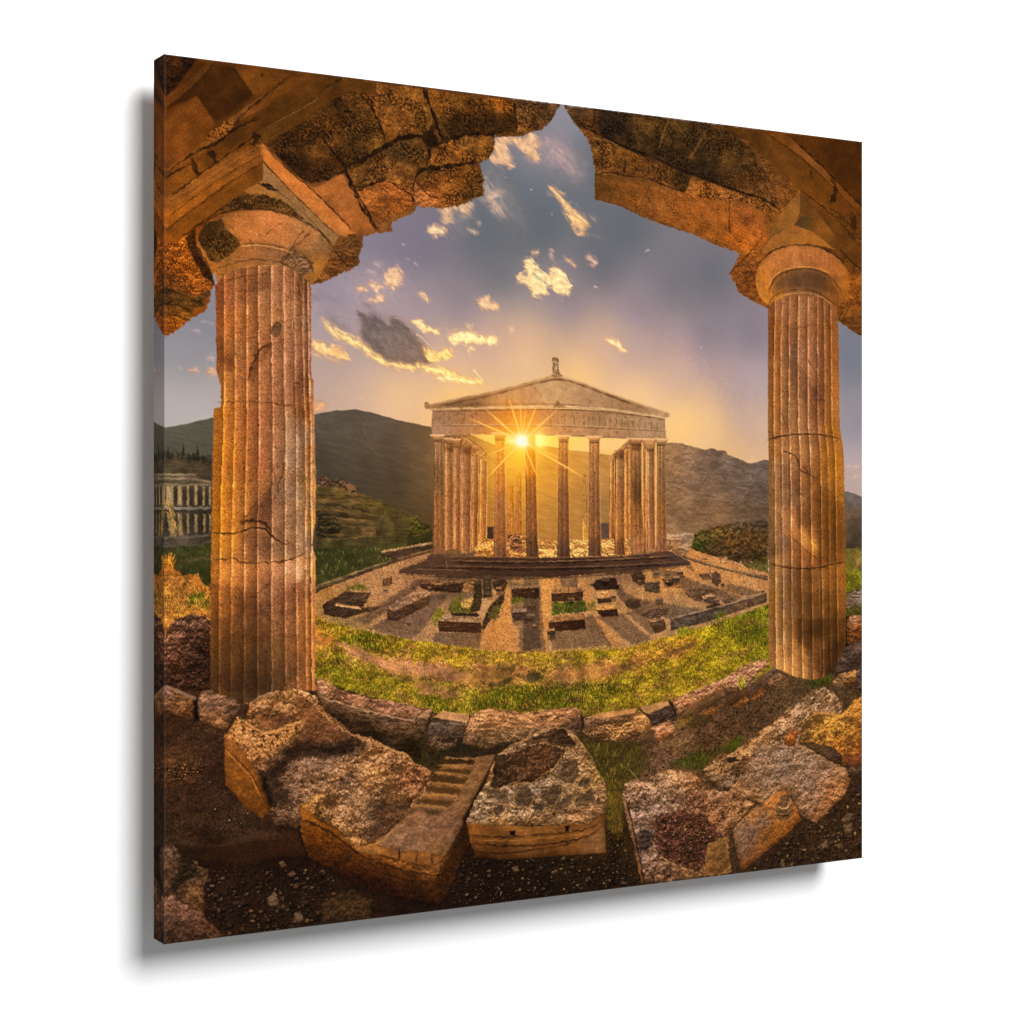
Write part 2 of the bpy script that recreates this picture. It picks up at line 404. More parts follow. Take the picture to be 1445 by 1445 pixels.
cloud(P("188.0,286.0 193.9,290.4 207.8,298.9 225.9,307.4 246.1,313.9 254.2,324.8 264.4,331.9 293.3,336.4 331.0,336.9 356.5,340.7 373.6,348.7 386.5,351.1 403.9,354.4 395.2,357.6 373.6,356.4 352.2,349.4 326.8,344.6 297.5,341.9 262.4,337.6 248.1,326.9 233.9,318.2 207.8,308.2 193.9,299.6"), 'f6cd86', .98, 2.5, 5, 9, 'e0a868')
cloud(P("318.3,314.6 331.0,317.8 341.6,321.2 350.1,313.2 358.6,318.6 361.8,325.2 347.9,328.6 331.0,332.1 324.7,327.6"), 'f4cc82', .95, 2, 4, 8)
cloud(P("337.3,350.9 352.2,349.4 373.6,350.6 401.7,354.5 386.5,357.5 362.9,353.9 339.4,353.7"), 'fce3ae', .98, 2, 3, 8)
stroke(P("310.0,298.8 320.4,304.0 328.9,312.2 333.1,315.8"), 2.6, 'e8c590', .8, 1, 8)
stroke(P("388.7,339.5 397.4,347.9 402.8,353.9"), 2.0, 'fbe2b0', .8, .8, 8)
stroke(P("277.8,282.4 289.2,280.9 299.5,288.9 307.9,299.8"), 1.6, 'c7a78c', .6, 1.4, 5)
cloud(P("305.8,284.8 314.2,281.5 322.5,286.8 337.3,292.8 343.7,298.2 331.0,297.8 314.2,292.0"), 'f3cf94', .95, 2, 5, 8)
cloud(P("350.1,301.7 365.0,295.3 380.1,290.7 390.9,296.0 408.3,299.1 421.4,295.6 425.8,305.1 403.9,308.0 386.5,304.9 367.2,310.5"), 'f8d79c', .97, 2, 5, 8, 'e6b77c')
cloud(P("380.1,311.9 386.5,310.7 392.0,316.2 382.2,317.6"), 'eec690', .8, 2, 3, 6)
cloud(P("394.1,252.4 401.7,251.0 412.7,254.3 426.9,262.3 401.7,263.6 397.4,258.0"), 'e6c195', .85, 2, 4, 6)
cloud(P("379.0,284.1 388.7,283.6 389.8,287.4 380.1,288.8"), 'dfb98c', .7, 2, 3, 6)
cloud(P("439.1,286.0 445.8,284.7 445.8,291.5 440.2,291.8"), 'e4bd94', .75, 2, 3, 6)
cloud(P("176.1,314.2 188.0,314.6 197.9,318.8 210.8,318.2 219.8,326.2 224.9,335.3 207.8,335.9 193.9,331.9 177.1,329.8"), 'e7ba7b', .95, 2.5, 5, 8, 'c9986a')
cloud(P("174.2,258.3 189.9,256.5 201.8,259.5 214.8,265.6 199.9,264.2 180.1,264.4"), '84767f', .8, 4, 4, 8)
cloud(P("175.1,271.1 182.0,269.8 189.9,275.8 180.1,277.3"), 'b39a92', .7, 3, 4, 8)
cloud(P("242.0,263.7 250.1,265.1 258.3,277.8 268.5,282.0 260.3,282.4 248.1,273.7"), '7a6a74', .8, 4, 4, 8)
cloud(P("178.1,384.9 188.0,382.8 195.9,389.0 188.0,395.7 179.1,398.6"), 'dba872', .9, 3, 3, 8)
cloud(P("239.0,378.0 245.1,378.9 242.0,380.3"), 'e8c090', .7, 2, 2, 6)
cloud(P("25.6,354.4 34.8,349.3 40.3,353.0 34.8,356.7"), 'cfa68c', .85, 2, 3, 6)
cloud(P("47.7,337.5 54.2,334.6 58.8,338.9 49.5,340.1"), 'cba78f', .8, 2, 3, 6)
cloud(P("45.8,354.5 55.1,349.7 62.5,352.2 62.5,358.4 51.4,357.9"), 'd9ac7c', .9, 2, 3, 6)
cloud(P("31.1,307.1 38.4,306.8 41.2,309.9 34.8,309.1"), 'c4a896', .7, 2, 2, 6)
cloud(P("41.2,296.0 49.5,297.4 56.9,299.7 45.8,298.4"), 'b9a49e', .6, 2, 2, 6)
cloud(P("14.6,351.2 19.2,352.3 18.3,354.1"), 'd2b49c', .7, 2, 2, 6)
cloud(P("966.4,451.9 1001.4,450.4 1001.4,455.7 969.1,455.0"), 'd2b096', .7, 3, 4, 8)
cloud(P("966.9,465.6 1001.4,464.2 1001.4,470.6 977.1,468.7"), 'd6b08c', .7, 3, 4, 8)
cloud(P("798.5,449.5 808.5,443.3 821.0,445.2 836.2,440.9 836.2,449.1 806.0,451.5"), 'edbf80', .6, 4, 4, 8)

# ================================================================ FAR HILLS
MTN = region('printed_mountain', None, 'dark bare mountain printed left of the temple')
MTR = region('printed_mountain', None, 'hazy mountain range printed right of the temple')
patch(MTN, P("-5.7,420.1 24.6,413.9 56.3,405.9 124.5,404.3 177.1,399.8 204.0,394.9 231.1,392.6 251.2,395.4 286.5,403.9 335.6,412.3 381.9,415.7 421.3,418.4 456.3,428.3 491.8,431.3 522.7,436.2 575.2,440.9 634.3,449.3 634.3,596.2 -5.7,583.8"),
      K("6.5,428.6,5c5856 47.9,423.8,59534f 14.7,456.4,4a4842 47.9,464.1,4b453a 195.0,412.7,5a504c 249.4,404.8,5d514c 286.5,427.8,5a4a42 324.2,422.8,705646 328.9,461.4,644c3a 249.4,462.1,4c4038 195.0,462.7,48403a 286.5,487.3,4a3c30 324.2,521.5,4a3826 213.0,496.0,463b30 372.2,443.6,a0703c 372.2,530.4,7a5330 441.2,460.3,d08a34 456.3,442.5,f0a838 502.1,459.7,c8853c 564.6,468.2,b07c48 502.1,531.1,a8743e 585.8,513.5,8f6a44 421.3,530.7,b27838"),
      [('fbm', 60, .10), ('streak', 4, .10, 12, 7), ('grain', 1, .045)], rag=.6, rs=14, fsoft=30)
stroke(P("180.1,401.4 193.9,397.7 207.8,395.2 227.9,393.4 246.1,395.1 272.6,402.0 331.0,413.0"), 2.2, '4b403c', .35, .6, 9)
stroke(P("241.0,407.4 245.1,424.1 254.2,440.8 268.5,449.9"), 1.2, '7a6a5a', .45, 1, 9)
stroke(P("254.2,412.7 272.6,416.1 289.2,420.5"), 1.0, '77665a', .3, 1, 9)
patch(MTR, P("618.0,431.9 664.8,425.2 693.3,424.7 710.1,428.1 734.4,433.1 744.1,431.0 753.9,433.4 767.4,434.1 771.1,439.3 786.0,443.6 806.0,450.4 821.0,448.2 829.9,445.1 872.0,450.8 872.0,583.2 618.0,563.4"),
      K("674.3,433.0,a07a55 698.1,432.7,86695a 746.6,440.0,715e56 771.1,447.8,6a5a54 821.0,455.4,685a58 686.2,454.7,8c6c50 722.2,464.4,715d50 771.1,468.1,655650 821.0,471.8,5f5350 686.2,476.6,7f6450 722.2,484.5,6a5749 796.0,488.2,594c46 698.1,504.5,806048 746.6,508.6,806350 796.0,512.7,6e5646 686.2,524.4,665040 753.9,522.7,9a7250 808.5,522.9,645040 698.1,538.5,66503c 746.6,536.8,5e4a3a 821.0,531.2,54473c 627.3,465.2,a87a44 627.3,504.5,9a7042 679.0,544.3,b08a6c 686.2,556.3,a8805a"),
      [('fbm', 40, .14), ('streak', 4, .14, 8, 5), ('relief', 6, .10), ('grain', 1, .08)], rag=.8, rs=6, fsoft=24)
stroke(P("673.1,476.7 693.3,478.6 722.2,492.5 751.4,497.5 786.0,500.5 836.2,502.5"), 1.6, '4d443c', .35, 2, 12)
stroke(P("676.6,486.6 693.3,482.6 707.7,476.5"), 1.4, 'a0835f', .35, 1, 9)
stroke(P("734.4,496.5 756.4,498.5 781.0,501.5"), 1.6, '97775a', .5, 1, 9)
for q in (P("806.0,469.8 812.2,472.9"), P("798.5,489.9 804.7,488.2"), P("793.5,463.8 796.0,467.9"), P("786.0,482.2 801.0,484.2"), P("821.0,500.5 828.6,502.5")):
    stroke(q, 1.4, 'a89582', .6, 1, 4)
# strip of country right of the right column
MT3 = region('printed_mountain', None, 'narrow blue-grey strip of far hills printed at the right edge')
patch(MT3, P("961.1,491.9 971.8,487.3 985.2,490.8 1004.1,496.1 1004.1,568.3 961.1,567.7"), K("974.4,491.9,5b5a66 993.3,498.2,5f5c64 977.1,502.5,66615f 977.1,513.0,5e4f48 977.1,523.6,7c5f4c 990.6,517.3,665248 985.2,530.0,473d36 985.2,546.9,3c342a 974.4,540.5,5a4c3a 985.2,559.6,41392c"),
      [('fbm', 14, .2), ('grain', 1, .12)], rag=1, rs=5, fsoft=14)
# scrub and low forest in front of the range
SCR = region('printed_thicket', None, 'rust and green thicket printed beside the temple steps')
patch(SCR, P("751.4,534.8 786.0,530.0 836.2,528.2 836.2,584.7 818.5,584.4 771.1,583.6 729.5,572.9 707.7,572.6 698.1,566.4 705.3,554.5 717.4,544.6 731.9,540.7"),
      K("715.0,556.6,4a4a20 731.9,550.8,6b5a30 710.1,568.6,3a3a1c 753.9,542.9,7a6030 783.5,535.0,54483a 821.0,533.2,4f4438 776.1,551.2,84582c 808.5,549.5,7c5430 828.6,557.9,6a4626 758.8,565.2,553e2c 796.0,569.7,4e3626 821.0,576.2,42361e 826.1,583.5,5a5220 746.6,575.1,4c3826"),
      [('lump', 7, .32), ('fbm', 8, .2), ('streak', 2.2, .22, 90, 4), ('grain', 1, .12)], rag=4, rs=7, soft=1.2, fsoft=12)
patch(SCR, P("698.1,561.4 706.5,552.5 719.8,549.7 734.4,556.8 736.8,571.0 722.2,574.8 702.9,572.5"), K("715.0,554.6,5c5e24 707.7,566.6,3c4018 729.5,568.8,38341a"), [('lump', 5, .45), ('grain', 1, .16)], rag=3, rs=5, fsoft=10)

# ================================================================ LEFT HILLSIDE
HIL = region('printed_hillside', None, 'terraced green hillside printed between left column and temple')
patch(HIL, P("-14.3,446.9 0.1,445.8 11.0,450.1 25.6,448.1 36.6,451.5 53.2,449.5 54.2,479.9 -14.3,480.3"), K("0.1,453.7,3c3a33 18.3,457.1,46423a 45.8,458.5,3f3a30 3.7,462.5,544c40 27.4,467.6,4e463a 49.5,472.8,3c352a"),
      [('streak', 3, .2, 5, 5), ('grain', 1, .1)], rag=2, rs=6, fsoft=16)
blades(P("1.0,452.0 27.4,451.6 53.2,456.7 53.2,461.1 1.0,455.5"), 60, (3, 9), ['2b2b22', '35332a'])
for q, w in ((P("20.7,450.0 20.3,433.1"), 4), (P("37.2,453.3 36.8,435.5"), 6), (P("3.4,448.4 3.0,438.7"), 3), (P("44.9,455.0 44.5,447.9"), 5), (P("32.9,453.3 32.7,444.5"), 4), (P("27.4,453.4 27.1,448.1"), 4)):
    stroke(q, w, '2a2a22', .9, 1.6, 3, taper=.7)
patch(HIL, P("181.1,484.1 193.9,482.2 207.8,483.1 221.8,483.9 231.9,489.5 248.1,496.0 264.4,500.6 289.2,511.0 331.0,542.4 331.0,586.2 181.1,583.5"),
      K("188.0,485.9,5a5030 217.8,487.7,6a5a34 248.1,500.6,5c5428 280.9,510.0,4c4626 191.9,500.7,4a3f2e 227.9,508.1,574a34 188.0,519.1,4c4230 238.0,523.0,54452f 278.8,526.9,48402a 188.0,535.7,42382c 227.9,541.6,3d3628 289.2,545.9,453e24 207.8,559.9,3c3f22 268.5,564.4,40432a 248.1,552.9,4a4630 299.5,561.1,42402a"),
      [('fbm', 14, .22), ('streak', 3, .2, 3, 6), ('grain', 1, .12)], rag=2.5, rs=6, fsoft=16)
for q, c, w in ((P("181.4,500.3 205.1,500.3 229.2,502.1 257.6,504.9"), '7a6040', 2.4), (P("181.4,504.9 219.1,506.7 249.4,514.2"), '2f271d', 2.6), (P("181.8,511.3 209.1,512.7 235.3,514.2"), '7c6648', 2.0), (P("181.8,517.8 219.1,518.8 249.4,523.6"), '2e261b', 3), (P("181.8,523.3 219.1,521.6 249.4,525.4"), '6b5a40', 2), (P("181.8,547.2 209.1,546.5 257.6,542.3"), '6b6038', 3), (P("181.8,561.9 209.1,560.8 239.3,559.9"), '6d5f44', 2), (P("181.8,493.8 219.1,495.6 257.6,499.3"), '31291d', 1.8)):
    stroke(q, w, c, .75, 2, 8)
patch(HIL, P("182.3,514.1 209.1,525.2 215.1,534.5 205.1,543.7 182.3,543.5"), '2c281c', [('lump', 6, .4), ('grain', 1, .15)], rag=4, rs=7)
patch(HIL, P("239.3,533.8 257.6,532.0 257.6,541.4 240.3,541.3"), '6e5640', [('fbm', 8, .2), ('grain', 1, .12)], rag=1)
patch(HIL, P("183.0,474.0 191.9,470.2 197.9,476.7 207.8,475.7 215.8,474.7 217.8,482.1 231.9,485.8 229.9,491.3 207.8,484.0 183.0,484.1"), '4a3a30', [('lump', 4, .5), ('grain', 1, .2)], rag=3, rs=5)
patch(HIL, P("217.8,481.2 227.9,481.1 231.9,487.6 223.8,490.4"), '7e5f4c', [('grain', 1, .2)], rag=2, rs=4)
patch(HIL, P("177.1,558.3 258.6,555.1 324.2,551.5 335.6,573.2 286.5,580.9 181.6,605.7"), K("204.0,571.1,333a20 267.9,567.9,3c3f24 314.7,564.3,4a4428 186.0,591.6,3b4022"), [('grass', 1, .2), ('grain', 1, .1)], rag=2, fsoft=14)
blades(P("181.6,562.5 286.5,559.7 286.5,576.7 186.0,602.5"), 220, (2, 5), ['3e4a22', '59602c', '2c331b', '6a6a48'])
for k_ in range(13):
    yy = 545 + k_ * 21 + (k_ % 3) * 4
    q = np.stack([np.linspace(*(lambda a: (a[0, 0], a[1, 0]))(P("181.8,506.7 257.6,506.8")), 7) + rng.normal(0, 2, 7), np.interp(yy, [545, 800], (P("181.8,496.6 181.8,543.5")[:, 1])) + np.linspace(0, 7, 7) * (1.4 if k_ < 6 else .2) + rng.normal(0, .8, 7)], 1).astype(np.float32)
    stroke(q, 1.8, ('2a241a', '7c6a4a', '332c20', '6b5a3c')[k_ % 4], .6, 2, 7, brk=.55)
# trees on the ridge of the terraces (crop E lower right)
patch(HIL, P("303.9,521.9 313.1,518.4 320.9,527.9 332.8,531.5 332.8,542.2 303.9,544.3"), K("310.5,525.5,4d4a20 326.2,535.0,3a3a1c"), [('lump', 5, .4), ('grain', 1, .12)], rag=3, rs=5)
patch(HIL, P("300.0,541.9 332.8,538.7 333.6,558.9 300.0,564.4"), '34341c', [('fbm', 8, .3), ('grain', 1, .12)], rag=2)
stroke(P("305.2,544.4 320.9,540.9 333.6,533.9"), 2.4, '6a5a3a', .7, 1, 6)
stroke(P("305.2,558.5 320.9,556.4 333.6,554.1"), 2, '7a5c38', .7, 1, 6)

# ================================================================ RUINED FACADE, far left
FAC = region('printed_ruin', None, 'two-storey ruined colonnade printed at the left edge')
patch(FAC, P("-16.1,471.5 36.6,470.7 42.1,478.2 54.2,478.1 54.2,544.1 40.3,551.1 -16.1,552.2"), K("-7.1,474.9,7a6a54 18.3,475.6,86735a 45.8,480.8,6c5a46 -3.5,524.2,2c261c 18.3,524.3,2e281e 36.6,524.4,30291e 49.5,524.5,30291e 36.6,496.0,2a241a -7.1,496.0,2a241a 11.0,496.0,2a241a 21.9,496.0,2a241a 49.5,495.9,2c261c 18.3,510.2,6a5c4c 18.3,545.5,5e5244"),
      [('fbm', 10, .2), ('grain', 1, .14)], rag=1, rs=5, fsoft=12)
for yy in (0, 1):
    for k in range(8):
        cx = 62 + k * 52 + yy * 8
        x0 = cx - 20
        q = (P("-9.3,484.6 -4.2,484.6 -4.2,506.6 -9.3,506.6"), P("0.1,484.6 9.2,483.7 9.2,506.6 0.1,506.6"), P("13.7,483.6 19.2,483.6 19.2,506.6 13.7,506.6"), P("24.7,483.6 27.4,483.6 27.4,506.6 24.7,506.6"), P("33.5,483.5 37.2,483.5 37.2,506.6 33.5,506.6"), P("43.1,484.9 45.8,484.9 45.8,506.6 43.1,506.6"), P("50.5,485.2 53.2,485.2 53.2,506.6 50.5,506.6"), None)[k] if yy == 0 else \
            (P("-8.9,514.5 -3.5,514.5 -3.5,540.0 -8.9,540.0"), P("1.0,513.7 9.2,515.4 11.9,541.9 5.6,541.9"), P("13.7,514.6 18.3,515.5 21.0,540.3 15.5,541.1"), P("24.7,515.5 27.4,515.5 27.4,538.5 24.7,538.5"), P("33.5,516.4 37.2,516.4 37.2,537.7 33.5,537.7"), P("44.0,516.4 46.8,516.4 46.8,536.9 44.0,536.9"), P("51.0,516.4 53.6,516.5 53.6,537.0 51.0,537.0"), None)[k]
        if q is not None:
            patch(FAC, q, ('a68c68', '947c5a')[yy], [('streak', 2, .25, 90, 5), ('grain', 1, .15)], rag=.8, rs=4, soft=1.2, edge=(2, .35))
for q, c, w in ((P("-12.5,471.1 18.3,471.6 36.6,471.1"), 'a08c70', 2), (P("-12.5,475.9 36.6,476.4 54.2,480.8"), '9c8468', 2.4), (P("-12.5,479.4 40.3,479.6"), '4a3f30', 2), (P("-12.5,482.9 54.2,483.4"), '8f7a5c', 2), (P("-12.5,508.7 27.4,509.8 54.2,509.3"), '978c80', 4), (P("-12.5,512.2 54.2,512.9"), '3a3024', 2.5), (P("-12.5,541.7 18.3,542.9 54.2,539.7"), '6d6050', 4)):
    stroke(q, w, c, .8, 1.2, 6)
blades(P("0.1,508.4 9.2,506.6 16.5,542.0 9.2,543.7"), 60, (4, 10), ['9a7a44', 'b08848', '7a6238'], -.3)
patch(HIL, P("-16.1,552.2 1.9,553.3 36.6,552.0 54.2,548.6 54.2,603.0 -16.1,601.4"), K("-7.1,555.8,33361c 18.3,557.9,2f3a1c 45.8,554.7,36401c 18.3,565.0,4c4a36 45.8,569.0,4a4632 36.6,577.7,2a3618 51.4,588.7,2b3414 -7.1,569.9,34321e"), [('grass', 1, .22), ('grain', 1, .1)], rag=1.5, fsoft=12)
stroke(P("14.6,569.4 36.6,567.9 53.2,566.4"), 3, '5e5440', .7, 1.5, 7)
patch(HIL, P("-14.3,583.8 -7.1,578.7 -1.7,573.5 5.6,571.0 11.0,579.0 21.9,584.5 36.6,584.8 45.8,595.7 54.2,604.8 54.2,658.4 -14.3,655.8"),
      K("1.9,573.6,b8762c 5.6,566.6,c88a2c 14.6,582.6,a06830 -1.7,587.6,7a5230 18.3,595.1,7a5234 36.6,588.4,9a6434 45.8,597.5,a86a30 3.7,607.1,94703a 18.3,609.3,8c6a38 9.2,623.1,a5702e -1.7,617.5,a87a34 27.4,618.4,84652e 42.1,609.9,9a6c34 36.6,629.3,a87030 1.9,637.0,9c6c38"),
      [('grass', 1, .3), ('relief', 6, .18), ('grain', 1, .16)], rag=3, rs=6, fsoft=12)
patch(HIL, P("25.6,611.2 32.9,604.3 44.0,606.3 53.2,613.7 53.2,626.2 42.1,622.3 27.4,616.6"), '56601c', [('grass', 1, .4), ('grain', 1, .15)], rag=4, rs=5)
blades(P("-1.7,570.0 11.0,570.2 11.0,575.5 -1.7,575.3"), 26, (4, 12), ['d09030', 'b87a28', 'e0a03c'])
blades(P("-12.5,585.6 53.2,599.4 53.2,631.6 0.1,637.0"), 260, (2, 6), ['b98038', '8a6a30', 'c99448', '6a5a24'])

# ================================================================ PRECINCT GROUND
GRD = region('printed_courtyard', None, 'sandy precinct with long column shadows printed before the temple')
patch(GRD, P("177.1,610.6 204.0,597.9 286.5,572.4 324.2,564.4 694.9,560.2 739.9,572.0 844.5,598.4 844.5,672.2 739.9,682.7 607.2,700.7 461.3,694.6 286.5,674.5 177.1,649.6"),
      K("195.0,612.7,a8743c 231.1,598.4,a4744a 267.9,587.4,ad7a4c 305.2,581.3,9c6c44 286.5,623.5,a8784c 324.2,641.7,a67850 343.2,659.5,a6784c 411.4,670.6,b07a44 436.2,627.5,b8834a 481.6,628.8,c08a4c 461.3,654.8,b8834e 522.7,656.8,b0804e 564.6,649.1,a8794a 607.2,632.2,a27446 628.8,660.3,b08050 661.6,606.0,b07a44 717.3,588.5,b87c46 774.3,598.9,b98048 820.8,618.9,b07a48 739.9,626.4,9a7048 809.1,637.7,a07850 213.0,638.2,8c6a40 694.9,653.2,a07850 362.5,595.2,5a4432 421.3,587.7,5c4432 607.2,586.5,7a583c"),
      [('fbm', 16, .12), ('gran', 1.5, .12), ('pits', 4, .2, .3), ('grain', 1, .16)], rag=2, fsoft=12)
patch(GRD, P("669.5,543.8 715.7,542.9 717.3,550.7 703.3,573.8 717.3,594.7 672.5,568.2"), K("675.6,547.7,a8805c 703.3,545.4,9a7a5e 681.7,563.2,8c6038 703.3,581.5,84603a"), [('relief', 4, .3), ('grain', 1, .18)], rag=2, fsoft=8)
SH = (.70, .71, .78)
for q in (P("250.0,653.8 279.3,636.8 316.9,627.8 319.1,613.8 355.1,615.7 316.9,660.1 303.6,669.7"), P("337.1,660.8 400.9,664.1 397.5,683.5 368.8,680.3 334.8,672.9"), P("440.6,604.4 483.4,605.3 487.0,649.3 491.8,693.5 453.6,691.9 452.4,660.7 443.0,652.1"),
          P("231.7,643.2 261.9,626.3 314.7,595.5 328.1,597.8 288.1,623.0 244.6,649.6"),
          P("458.7,597.3 482.1,597.7 483.4,685.4 458.7,689.0"), P("512.3,596.1 537.6,596.6 537.6,612.7 513.6,612.1"), P("493.9,663.0 551.0,648.8 560.4,644.5 588.9,687.2 540.2,688.8 501.8,688.4"), P("565.8,649.3 605.4,645.8 621.9,660.4 652.6,682.6 619.2,687.3 591.7,666.4"),
          P("588.9,599.9 610.9,620.2 627.5,627.7 655.4,632.0 692.3,638.9 732.5,644.8 700.8,655.8 666.7,654.8 621.9,644.0 599.9,627.0"), P("649.8,590.5 678.0,592.2 723.9,608.7 797.3,630.9 764.7,636.1 706.6,620.2 675.2,604.0"),
          P("764.7,609.5 788.3,613.7 824.2,624.3 800.2,628.6 761.7,619.1"), P("610.9,646.0 633.1,642.0 666.7,669.0 649.8,675.5")):
    shade(q, SH, 1.8, 2.0, 6)
for q in (P("400.9,667.2 419.5,639.0 433.6,616.6 441.8,610.6 443.0,652.1 453.6,689.9 414.9,684.2"), P("484.7,597.8 512.3,598.3 499.1,617.5 493.9,676.7 484.7,676.4 482.1,644.4"), P("537.6,598.9 556.4,609.7 564.5,642.3 599.9,680.7 588.9,689.6 561.8,646.8 549.6,630.3")):
    shade(q, (1.06, 1.0, .92), 5, 3)
# inner floor seen between the columns
patch(GRD, P("390.3,545.1 434.1,548.0 456.3,543.3 481.5,550.9 612.1,549.7 621.0,573.9 390.3,571.7"), K("406.6,557.4,c07a3a 450.7,555.5,a86a34 492.8,558.4,c98544 538.7,558.9,d08e4c 582.4,559.5,c98646 606.1,562.3,b0703a"), [('relief', 3, .5, -80), ('streak', 2, .25, 0, 5), ('grain', 1, .3)], rag=2, fsoft=10)
patch(GRD, P("436.8,541.9 454.9,542.1 456.3,555.5 461.9,565.4 445.2,565.2 436.8,552.9"), '7a4c2c', [('relief', 4, .5), ('grain', 1, .2)], rag=2, rs=4)
patch(GRD, P("406.1,533.2 417.6,532.8 418.1,549.0 406.1,547.7"), '3c2c24', [('grain', 1, .1)], rag=.5)
patch(GRD, P("572.1,529.2 585.4,529.3 585.4,549.4 572.1,549.3"), '5a4436', [('grain', 1, .1)], rag=.5, soft=2)

# ================================================================ TEMPLE
TMP = region('printed_temple', None, 'roofless stone temple printed against the low sun')
def tcol(o, l, r, ks, n=5, kk=(.22, .22)):
    rid = region('printed_column', TMP)
    flutes(rid, o, l, r, np.linspace(.10, .90, n), ks, [('streak', 2, .14, 90, 6), ('gran', 1.7, .12), ('pits', 5, .22, .3), ('grain', 1, .10)], kk, rag=.6, rs=4, soft=.8)
    return rid
# far broken columns in the glow
tcol(P("449.3,467.5 452.1,465.5 456.3,466.5 456.9,542.1 447.9,542.0"), P("449.3,465.1 447.9,542.0"), P("456.3,465.0 456.9,542.1"), K("452.7,472.4,b87428 452.7,501.7,a5682c 452.7,535.9,a0622e"), 3, (.1, .1))
tcol(P("436.8,482.2 441.0,479.3 445.7,480.9 446.5,543.2 436.3,543.1"), P("436.8,479.8 436.3,543.1"), P("445.7,479.7 446.5,543.2"), K("441.0,487.1,b87226 441.0,521.2,a86a30"), 3, (.1, .1))
tcol(P("545.9,467.2 550.8,466.7 552.6,551.6 545.0,552.0"), P("545.9,466.7 545.0,551.5"), P("551.1,466.7 552.6,551.6"), K("548.5,476.7,9a6a34 548.5,509.1,a0703a 548.5,546.6,c48a3c"), 3, (.3, .2))
# side rows: left
roofl = P("347.4,422.5 376.8,421.9 393.0,429.3 408.0,442.4 406.6,448.5 395.7,446.2 384.9,435.5 368.7,434.5 348.7,430.1")
for o, l, r, k in (
    (P("397.1,448.6 408.8,453.3 408.0,547.7 395.7,548.8"), P("397.1,446.2 395.7,548.8"), P("408.8,446.0 407.7,548.9"), K("402.5,458.2,a46c3a 402.5,496.9,a0662f 402.5,540.4,ac6c36")),
    (P("387.1,443.9 397.1,446.2 395.7,554.8 385.4,564.4"), P("387.1,441.5 385.4,564.4"), P("396.5,441.4 395.7,564.5"), K("391.7,458.3,8c5e38 391.7,509.0,8a5830 391.7,554.8,9a6234")),
    (P("371.4,433.3 387.1,435.5 385.7,565.6 371.4,565.4"), P("371.4,432.1 371.4,565.4"), P("387.1,431.8 386.0,565.6"), K("379.5,448.8,84583a 379.5,496.9,885838 379.5,557.1,94603a")),
    (P("361.8,433.5 371.4,433.3 372.0,561.8 361.8,560.4"), P("361.8,432.3 361.8,561.6"), P("371.4,432.1 372.0,561.8"), K("366.6,449.0,8e6040 366.6,508.9,8e5a36 366.6,554.5,9a6238")),
    (P("349.5,430.1 361.2,429.9 362.3,560.5 349.5,561.5"), P("349.5,427.7 349.5,561.5"), P("361.2,427.5 362.3,561.6"), K("355.4,444.3,94663f 355.4,497.0,8c5c36 355.4,554.4,94603a"))):
    tcol(o, l, r, k, 2, (.30, .30))
patch(TMP, roofl, K("358.0,425.1,84583a 393.0,431.8,9a683e 403.9,443.7,a8723c"), [('relief', 3, .3), ('grain', 1, .2)], rag=1.2, rs=4, edge=(2, .3))
stroke(P("372.8,423.0 390.3,430.6 406.6,444.8"), 1.8, 'd09a62', .7, 1, 5)
# side rows: right
for o, l, r, k in (
    (P("586.0,447.5 593.1,447.4 593.1,549.5 584.8,549.9"), P("586.0,446.3 584.8,549.9"), P("593.1,446.2 593.1,550.0"), K("589.5,458.8,a8733e 589.5,509.2,a56a34 589.5,544.4,8c5a30")),
    (P("607.9,435.9 613.6,434.5 614.5,549.7 608.5,549.7"), P("607.9,433.4 608.5,549.7"), P("613.6,433.3 614.5,549.7"), K("610.9,458.6,b07840 610.9,534.5,b47438")),
    (P("613.6,430.7 621.6,429.4 621.6,549.8 614.5,551.0"), P("613.6,428.2 614.5,549.7"), P("621.6,428.1 621.6,549.8"), K("617.5,458.5,9c6838 617.5,534.5,a06634")),
    (P("593.7,436.1 608.5,435.9 609.7,571.2 593.1,570.9"), P("593.7,433.6 593.1,570.9"), P("608.5,433.4 609.7,571.2"), K("600.8,446.1,94683e 600.8,496.6,8c5c36 600.8,534.4,94602f 600.8,567.2,6a4428")),
    (P("633.7,427.9 640.9,427.8 642.1,562.7 633.1,562.6"), P("633.7,425.4 633.1,562.6"), P("640.9,425.2 642.1,562.7"), K("637.3,445.6,ac7846 637.3,522.0,b4743c")),
    (P("642.1,431.6 654.2,431.4 655.7,563.4 643.0,563.2"), P("642.1,430.3 643.0,563.2"), P("654.2,430.1 655.7,563.4"), K("648.8,445.5,8c6440 648.8,509.2,8a5a38 648.8,557.7,94603a"))):
    tcol(o, l, r, k, 2, (.30, .28))
patch(TMP, P("581.8,447.6 585.4,443.8 600.2,432.2 615.1,421.9 621.0,421.8 618.1,431.9 600.2,439.8 588.3,448.8"), K("585.4,446.3,b98048 612.1,428.2,9a6c42"), [('relief', 3, .3), ('grain', 1, .2)], rag=1.2, rs=4, edge=(2, .3))
stroke(P("582.4,447.1 600.2,433.0 616.6,422.6"), 1.8, 'cf9c66', .7, 1, 5)
# bright slivers of sky between the right columns
for q in (P("640.9,434.1 643.0,434.1 643.0,486.3 641.5,486.3"), P("655.4,425.0 657.9,425.0 657.9,557.8 656.0,557.8")):
    patch(TMP, q, 'e8b060', [], rag=.5, soft=1.2)
